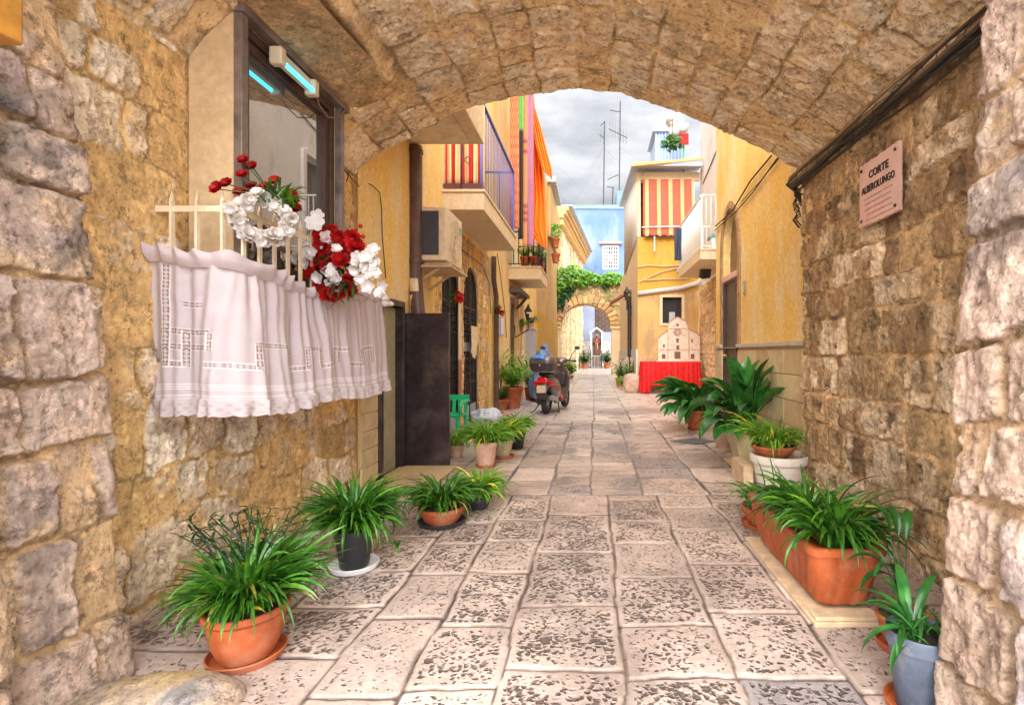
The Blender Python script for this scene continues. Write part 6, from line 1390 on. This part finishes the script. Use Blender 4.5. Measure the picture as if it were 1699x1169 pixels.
mb = MB(); mb.lathe([(.20,0),(.22,.05),(.20,.5),(.18,.9),(.20,1.15),(.22,1.30),(.17,1.40),(.08,1.45),(.07,1.48)], (sx, YS+.28, z0), 20, sx=1.15, sy=.8)
for s in (-1, 1): mb.tube([(sx+s*.22,YS+.28,z0+1.32),(sx+s*.30,YS+.24,z0+1.05),(sx+s*.17,YS+.10,z0+1.0),(sx+s*.03,YS+.04,z0+1.08)], [.09,.10,.085,.05], 10)
bdy = mb.build('body', MAT['robe'], stt, smooth=180)
mb = MB(); mb.blob((sx,YS+.26,z0+1.59), .11, 14, 10, (.85,.95,1.15)); mb.blob((sx,YS+.155,z0+1.58), .02); hd = mb.build('head', MAT['skin'], stt, smooth=180)
mb = MB(); mb.blob((sx,YS+.28,z0+1.64), .115, 14, 10, (.9,.95,.9)); mb.blob((sx,YS+.17,z0+1.50), .06, 8, 6); mb.build('hair', MAT['wood_dark'], hd, smooth=180)
for s in (-1, 1):
    mb = MB(); mb.blob((sx+s*.02,YS+.02,z0+1.11), .045, 8, 6, (.5,.6,1.3)); mb.build('hand', MAT['skin'], stt, smooth=180)
mb = MB(); mb.tube([(sx-.2,YS+.13,z0+.95),(sx,YS+.09,z0+.93),(sx+.2,YS+.13,z0+.95)], .02, 6); mb.tube([(sx+.05,YS+.09,z0+.93),(sx+.06,YS+.09,z0+.4)], .016, 6); mb.build('cord', MAT['cream'], stt, smooth=180)
fg = thing('iron_fence', 'low dark iron fence with gate in front of the white shrine', 'fence', P(985,0,38.6).xy.to_3d()); YG = 38.6
def fpan(name, x0, x1, parent, h=1.15, step=.13, mat='iron'):
    mb = MB()
    for z in (.12, h-.06): mb.bar((x0,YG,z),(x1,YG,z),.03,.04)
    n_ = max(2, int((x1-x0)/step))
    for k in range(n_+1): x = x0+(x1-x0)*k/n_; mb.bar((x,YG,.0),(x,YG,h),.022,.022,up=(0,1,0))
    mb.build(name, MAT[mat], parent, smooth=None)
fpan('panel', P(957,0,YG).x, P(968,0,YG).x, fg); fpan('panel', P(968,0,YG).x, P(980,0,YG).x, fg); fpan('gate', P(981,0,YG).x, P(998,0,YG).x, fg, 1.0, .2, 'steel'); fpan('panel', P(999,0,YG).x, P(1020,0,YG).x, fg)
for x in (957, 968, 980.5, 998.5): 
    mb = MB(); q = P(x,0,YG).x; mb.bar((q,YG,0),(q,YG,1.35),.06,.06,up=(0,1,0)); mb.build('post', MAT['iron'], fg)
bushy(970, 0, 37.8, 'leafy potted plant standing left of the shrine gate', 'tapered', .24, .42, 'terra', .95, .60, .28, 44, 'leaf_dark')
bushy(1007, 0, 37.8, 'leafy potted plant standing right of the shrine gate', 'tapered', .26, .45, 'terra', .95, .62, .28, 48, 'leaf_dark')
bushy(945, 0, 23.5, 'bright yellow green shrub at the foot of the arch, left side', 'tapered', .2, .15, 'terra', 1.0, .45, .22, 60, 'leaf_lime')
ww = thing('white_flowers', 'spray of white blossoms by the right side of the shrine', 'flowers', P(1013,0,39.2).xy.to_3d()); mb = MB()
for k in range(60): bloom(mb, P(1013+U(-7,7), 578+U(-8,7), 39.2+U(-.3,.3)), Vector((U(-1,1),-1,U(-1,1))), .10, 1, 5, .3)
mb.build('blossoms', MAT['white_petal'], ww, smooth=180, col=True); mb = MB()
for k in range(6): mb.tube([P(1013,0,39.2).xy.to_3d(), P(1013+U(-7,7), 580+U(-6,6), 39.2)], .015, 4)
mb.build('stems', MAT['wood'], ww, smooth=180)

# ================================================================ SCOOTER
Pr, Pf = P(907,0,10.05), P(938,0,11.35)
hd_ = math.atan2(Pf.y-Pr.y, Pf.x-Pr.x)
sc2 = thing('parked_scooter', 'taupe motor scooter with blue topped rear box parked facing away up the lane', 'scooter', (Pr.x, Pr.y, 0), hd_)
def SP(name, mb, mat, parent=None, **k): 
    if parent is None: return mb.build(name, MAT[mat] if isinstance(mat, str) else mat, sc2, local=True, **k)
    o = mb.build(name, MAT[mat] if isinstance(mat, str) else mat, sc2, local=True, **k); o.parent = parent; return o
def sell(cx, cz, hw, hh, x, n=20, p=2.6, cy=0):
    out = []
    for k in range(n):
        a = 2*math.pi*k/n; c, s = math.cos(a), math.sin(a)
        out.append((x, cy+math.copysign(abs(c)**(2/p), c)*hw, cz+math.copysign(abs(s)**(2/p), s)*hh))
    return out
WR = .235
for x, nm in ((0,'wheel'),(1.30,'wheel')):
    mb = MB(); R0, r0 = WR-.052, .052; rings = []
    for k in range(30):
        a = 2*math.pi*k/30; rings.append([(x+(R0+r0*math.cos(b_))*math.cos(a), r0*1.05*math.sin(b_), WR+(R0+r0*math.cos(b_))*math.sin(a)) for b_ in np.linspace(0, 2*math.pi, 12, endpoint=False)])
    mb.loft(rings, cap=False, close=True); wl = SP('wheel', mb, 'rubber', smooth=180)
    mb = MB(); 
    for k in range(5): a = 2*math.pi*k/5; mb.bar((x,0,WR),(x+.14*math.cos(a),0,WR+.14*math.sin(a)),.045,.06,up=(0,1,0))
    mb.lathe([(.001,-.045),(.05,-.04),(.05,.04),(.001,.045)], (0,0,0), 12); 
    n0 = len(mb.v)-48
    for i in range(n0, len(mb.v)): q = mb.v[i]; mb.v[i] = (x+q[0], q[2], WR+q[1])
    rg = [(x+.145*math.cos(a), 0, WR+.145*math.sin(a)) for a in np.linspace(0, 2*math.pi, 24, endpoint=False)]; mb.tube(rg, .018, 8, close=True); SP('rim', mb, 'steel', wl, smooth=40)
mb = MB(); mb.loft([sell(0,.60,.05,.09,-.26), sell(0,.60,.12,.13,-.22), sell(0,.59,.165,.155,-.08), sell(0,.56,.185,.17,.10), sell(0,.54,.18,.17,.28), sell(0,.50,.15,.15,.42), sell(0,.46,.10,.10,.50)]); SP('rear_body', mb, 'scoot', smooth=60)
for s in (-1, 1):
    mb = MB(); mb.loft([sell(0,.50,.02,.06,-.20,cy=s*.16), sell(0,.47,.045,.13,-.06,cy=s*.175), sell(0,.45,.05,.16,.12,cy=s*.18), sell(0,.44,.045,.13,.30,cy=s*.165), sell(0,.44,.02,.06,.42,cy=s*.13)]); SP('side_cowl', mb, 'scoot', smooth=60)
mb = MB(); mb.loft([sell(0,.76,.08,.03,-.20), sell(0,.785,.13,.045,-.12), sell(0,.79,.145,.05,.15), sell(0,.775,.12,.05,.40), sell(0,.76,.06,.03,.52)]); SP('seat', mb, 'black_plastic', smooth=60)
mb = MB(); mb.box(.40,.98,-.15,.15,.24,.30); mb.box(.42,.96,-.17,.17,.20,.24); SP('footboard', mb, 'scoot_dark', bevel=.02)
mb = MB(); mb.loft([sell(0,.30,.16,.05,.94), sell(0,.45,.20,.10,1.02,p=3.5), sell(0,.66,.205,.10,1.05,p=3.5), sell(0,.85,.16,.07,1.06,p=3), sell(0,.93,.09,.04,1.05)]); 
# upright shield: rebuild rings horizontally stacked
mb = MB(); rings = []
for z, hw, x in ((.26,.12,.93),(.34,.17,.97),(.48,.205,1.02),(.64,.21,1.04),(.80,.17,1.05),(.92,.09,1.03)):
    rings.append([(x+.035*math.sin(2*math.pi*k/20)-(.09*(math.cos(2*math.pi*k/20)*hw/.2)**2), math.cos(2*math.pi*k/20)*hw, z) for k in range(20)])
mb.loft(rings); shl = SP('leg_shield', mb, 'scoot', smooth=60)
mb = MB(); mb.box(.90,.985,-.11,.11,.50,.78); SP('glovebox', mb, 'scoot_dark', shl, bevel=.025)
mb = MB(); mb.loft([sell(0,.36,.03,.03,1.02), sell(0,.42,.075,.08,1.14), sell(0,.46,.085,.07,1.28), sell(0,.42,.07,.07,1.44), sell(0,.34,.03,.03,1.55)]); SP('front_fender', mb, 'scoot', smooth=60)
mb = MB(); mb.tube([(1.30,0,WR),(1.16,0,.55),(1.02,0,.95)], .03, 8); SP('fork', mb, 'steel', smooth=180)
mb = MB(); mb.loft([sell(0,1.0,.05,.05,.88), sell(0,1.02,.15,.07,.96), sell(0,1.02,.13,.08,1.08), sell(0,1.0,.07,.06,1.16)]); hs = SP('handlebar_cover', mb, 'scoot', smooth=60)
mb = MB(); mb.tube([(.88,.36,1.02),(.93,.22,1.03),(.97,0,1.03),(.93,-.22,1.03),(.88,-.36,1.02)], [.02,.015,.015,.015,.02], 8); hb = SP('handlebar', mb, 'scoot_dark', smooth=180)
for s in (-1, 1):
    mb = MB(); mb.tube([(.95,s*.20,1.04),(.93,s*.27,1.18),(.92,s*.36,1.27)], .007, 6); mr = SP('mirror', mb, 'scoot_dark', smooth=180)
    mb = MB(); mb.blob((.92,s*.38,1.30), .055, 14, 9, (.25,1.15,.75)); SP('mirror_head', mb, 'scoot_dark', mr, smooth=180)
    mb = MB(); mb.tube([(.97,s*.22,1.02),(.99,s*.38,1.02)], .005, 5); SP('brake_lever', mb, 'steel', hb, smooth=180)
    mb = MB(); mb.tube([(.885,s*.27,1.02),(.875,s*.37,1.02)], .021, 8); SP('grip', mb, 'rubber', hb, smooth=40)
mb = MB(); rings = []
for z, a, b_ in ((.845,.14,.17),(.86,.19,.215),(.95,.215,.24),(.99,.22,.245)): rings.append([(-.22+a*math.copysign(abs(math.cos(t))**.55, math.cos(t)), b_*math.copysign(abs(math.sin(t))**.55, math.sin(t)), z) for t in np.linspace(0, 2*math.pi, 32, endpoint=False)])
mb.loft(rings); tbx = SP('top_box', mb, 'scoot_dark', smooth=50)
mb = MB(); rings = []
for z, s_ in ((.993,1.02),(1.02,1.03),(1.09,.96),(1.13,.80),(1.145,.5)): rings.append([(-.22+.22*s_*math.copysign(abs(math.cos(t))**.6, math.cos(t)), .245*s_*math.copysign(abs(math.sin(t))**.6, math.sin(t)), z) for t in np.linspace(0, 2*math.pi, 32, endpoint=False)])
mb.loft(rings); SP('lid', mb, plain('grey_brown_lid', (.12,.10,.10), .3, .3, .1, 9, bst=0, coat=.4), tbx, smooth=50)
mb = MB(); rings = []
for z, s_ in ((1.085,.975),(1.128,.83),(1.15,.52)): rings.append([(-.24+.215*s_*math.copysign(abs(math.cos(t))**.6, math.cos(t)), .03+.16*s_*math.copysign(abs(math.sin(t))**.6, math.sin(t)), z+.004) for t in np.linspace(0, 2*math.pi, 24, endpoint=False)])
mb.loft(rings); SP('lid_panel', mb, plain('blue_lid_panel', (.03,.20,.62), .15, 0, .2, 12, bst=0, coat=.5), tbx, smooth=50)
mb = MB(); mb.blob((-.435,0,.96), .018); SP('lock', mb, 'brass', tbx, smooth=180)
mb = MB(); mb.tube([(-.34,.15,.835),(-.05,.17,.82),(.05,.13,.80)], .011, 6); mb.tube([(-.34,-.15,.835),(-.05,-.17,.82),(.05,-.13,.80)], .011, 6); mb.tube([(-.34,.15,.835),(-.36,0,.835),(-.34,-.15,.835)], .011, 6); SP('luggage_rack', mb, 'steel', smooth=180)
mb = MB(); mb.loft([sell(0,.665,.10,.065,-.285,p=4), sell(0,.665,.095,.06,-.30,p=4), sell(0,.665,.06,.04,-.31,p=4)]); SP('tail_light', mb, 'redlens', smooth=50)
for s in (-1, 1): mb = MB(); mb.loft([sell(0,.60,.035,.05,-.20,cy=s*.155), sell(0,.60,.03,.045,-.235,cy=s*.15)]); SP('reflector', mb, 'redlens', smooth=50)
mb = MB(); mb.box(-.345,-.335,-.09,.09,.43,.58); SP('number_plate', mb, 'plate', bevel=.003)
mb = MB(); mb.loft([sell(0,.55,.10,.03,-.26,p=4), sell(0,.43,.11,.05,-.33,p=4), sell(0,.36,.10,.05,-.31,p=4), sell(0,.33,.08,.03,-.26,p=4)]); SP('mudguard', mb, 'scoot_dark', smooth=50)
mb = MB(); mb.loft([sell(0,.25,.05,.07,-.10,cy=.13), sell(0,.26,.06,.09,.0,cy=.13), sell(0,.28,.055,.08,.25,cy=.12), sell(0,.32,.04,.06,.42,cy=.10)]); SP('engine_case', mb, 'scoot_dark', smooth=50)
mb = MB(); mb.tube([(.35,-.12,.24),(.15,-.14,.24),(.05,-.16,.30),(-.18,-.16,.33)], [.03,.05,.06,.055], 12); SP('exhaust', mb, 'steel', smooth=50)
mb = MB(); mb.tube([(.38,.12,.24),(.28,.17,.01),(.20,.19,.012)], .012, 6); mb.tube([(.38,-.12,.24),(.28,-.17,.01),(.20,-.19,.012)], .012, 6); mb.tube([(.28,.17,.03),(.28,-.17,.03)], .01, 6); SP('stand', mb, 'iron', smooth=180)
mb = MB(); mb.tube([(.0,.14,.20),(-.06,.24,.05),(-.10,.30,.03)], .01, 6); SP('kickstand', mb, 'iron', smooth=180)
for s in (-1, 1): mb = MB(); mb.blob((.40,s*.19,.30), .05, 10, 7, (1.4,.5,.8)); SP('side_reflector', mb, 'redlens', smooth=180)
# second, covered scooter behind
cs = thing('covered_scooter', 'scooter under a draped blue grey cover behind the parked taupe one', 'scooter', P(898,0,13.0).xy.to_3d()); q = P(899,0,13.0)
a, b_ = np.meshgrid(np.linspace(0, 2*math.pi, 90), np.linspace(0, 1, 44), indexing='ij')
rx = .30*(1-.62*b_**2.2) + .02*np.sin(a*9+3*b_); ry = .68*(1-.50*b_**2); Zc = .10 + (1.22 + .12*np.cos(a))*b_ - .10*np.sin(b_*3.1)*np.sin(a)
rx = rx*(1+.14*vn(a*2.5, b_*4, 0*a, 6)); 
Xc = q.x + rx*np.cos(a)*np.where(b_ > .98, .1, 1); Yc = q.y + ry*np.sin(a)*np.where(b_ > .98, .1, 1)
mesh_obj('cover', np.stack([Xc, Yc, Zc], -1).reshape(-1, 3), grid_faces(90, 44), MAT['cover'], cs, smooth=180)
for yy in (-.5, .55): 
    mb = MB(); mb.tube([(q.x, q.y+yy+.17*math.cos(t), .235+.17*math.sin(t)) for t in np.linspace(0, 6.28, 20, endpoint=False)], .055, 8, close=True); mb.build('wheel', MAT['rubber'], cs, smooth=180)

# ================================================================ ODDS AND ENDS ON THE LEFT
# green chair seen past the steel door
gch = thing('plastic_chair', 'bright green plastic chair behind the steel door', 'chair', (-1.80, 6.25, 0)); cx, cy = -1.83, 6.35
mb = MB(); mb.loft([[(cx-.22,cy-.2,.42),(cx+.22,cy-.2,.42),(cx+.2,cy+.22,.40),(cx-.2,cy+.22,.40)],[(cx-.22,cy-.2,.45),(cx+.22,cy-.2,.45),(cx+.2,cy+.22,.43),(cx-.2,cy+.22,.43)]]); mb.build('seat', MAT['green_plastic'], gch, bevel=.01)
mb = MB()
for k in range(6): x = cx-.19+.075*k; mb.bar((x,cy+.22,.43),(x,cy+.26,.60),.045,.015,up=(0,1,0))
mb.bar((cx-.22,cy+.27,.62),(cx+.22,cy+.27,.62),.03,.07); mb.build('backrest', MAT['green_plastic'], gch, bevel=.004)
for sx_ in (-1,1):
    mb = MB(); mb.tube([(cx+sx_*.22,cy+.25,.58),(cx+sx_*.24,cy,.60),(cx+sx_*.23,cy-.2,.57),(cx+sx_*.23,cy-.21,.45)], .018, 8); mb.build('armrest', MAT['green_plastic'], gch, smooth=180)
    for sy_ in (-1,1): mb = MB(); mb.bar((cx+sx_*.19,cy+sy_*.18,.42),(cx+sx_*.22,cy+sy_*.22,0),.045,.035,up=(0,1,0)); mb.build('leg', MAT['green_plastic'], gch, bevel=.006)
# plastic bag, sticks
c = P(806,0,8.4); c.z = 0
u, v = np.meshgrid(np.linspace(0, 2*math.pi, 70), np.linspace(.02, math.pi-.02, 40), indexing='ij'); q = np.stack([np.sin(v)*np.cos(u), np.sin(v)*np.sin(u), np.cos(v)], -1)
q *= (1 + .28*fbm(q[...,0], q[...,1], q[...,2], 2.2, 4, 31) + .1*np.sin(u*9)*np.sin(v)**2)[..., None]
tag(mesh_obj('plastic_bag', (q*np.array((.24,.2,.15))+np.array((c.x,c.y,.14))).reshape(-1, 3), grid_faces(70, 40), MAT['bag'], smooth=180), 'crumpled pale blue plastic bag lying by the second iron gate', 'bag')
mb = MB(); c = P(836,0,8.9); c.z = .04
for k in range(6): a = U(0,3.14); mb.tube([c+Vector((-.18*math.cos(a),-.18*math.sin(a),U(0,.06))), c+Vector((0,0,.05+.02*k)), c+Vector((.2*math.cos(a),.2*math.sin(a),U(0,.14)))], U(.012,.022), 6)
tag(mb.build('driftwood', MAT['terra_pale'], smooth=180), 'small heap of reddish sticks on the paving before the tan planter', 'sticks')
# white cloth bag on the gate, curtain strip between the gates
cloth('hanging_bag', 'long cream cloth bag hanging from the second iron gate', 'bag', 8.05, 8.55, XL+.07, 1.02, 1.62, MAT['slab'], .02, 2, 'y', slant=.15, hem=lambda a: .35*np.abs(a-.5))
cloth('door_curtain', 'brown and cream striped curtain hung between the two iron gates', 'curtain', 7.44, 7.60, XL+.03, .25, 2.45, MAT['vcloth'], .015, 2, 'y', colf=lambda a, b_: np.where((b_ > .62)[..., None], np.array((.36,.15,.11)), np.array((.66,.48,.30))) * np.ones(a.shape+(3,)))
# drain cover in the paving, lozenge dark slab
mb = MB(); c = P(1152,0,1020/148); s_ = .20; mb.prism([(c.x-.33,c.y+.02),(c.x-.02,c.y-.22),(c.x+.30,c.y+.0),(c.x+.02,c.y+.24)], lambda a, b_, z: (a, b_, z), .004, .012); tag(mb.build('drain_cover', plain('dark_cover', (.12,.115,.12), .6, .2, .4, 16)), 'dark lozenge shaped drain cover set in the paving before the red table', 'drain cover')
mb = MB(); c = P(866,0,11.8); mb.box(c.x-.22,c.x+.22,c.y-.2,c.y+.2,.004,.012); dc = tag(mb.build('drain_grate', plain('grate_steel', (.30,.30,.32), .6, .2, .4, 16)), 'small square grate in the paving left of the parked scooter', 'drain grate')
mb = MB(); c = P(690,0,4.9); mb.box(-2.0,-1.42,4.55,5.32,.006,.03); tag(mb.build('door_slab', plaster('golden_slab', (.62,.46,.26), (.52,.36,.20), (.4,.3,.2), rough=.6), bevel=.006), 'golden flat stone slab before the open steel door', 'slab')
for lab, pts, r_ in (('thin cable stapled down the yellow wall left of the brown pipe', [(612,305),(618,308),(630,320),(633,345),(634,390),(640,462)], .005),
                      ('cable looping from the blue railed balcony down the stone front', [(762,410),(780,425),(800,440),(812,470),(814,520)], .008),
                      ('grey cable running along the yellow wall beside the second balcony', [(825,420),(832,470),(838,520),(840,560)], .008)):
    q = []
    for x, y in pts: d = (-XL-.03)*850/(985-x); q.append((XL+.03, d, 1.2-(y-584.5)/850*d))
    mb = MB(); mb.tube(q, r_, 6); tag(mb.build('wall_cable', MAT['cable'], smooth=180), lab, 'cable')
mb = MB(); mb.box(XL+.001, XL+.09, 10.55, 10.85, 1.55, 1.95); mbx = thing('meter_box', 'small grey meter box on the yellow wall past the thin drain pipe', 'meter box', (XL+.05, 10.7, 1.55)); mb.build('box', MAT['grey'], mbx, bevel=.006)
mb = MB(); mb.box(XL+.0905, XL+.097, 10.58, 10.82, 1.58, 1.92); mb.build('cover', MAT['whitepaint'], mbx, bevel=.003)
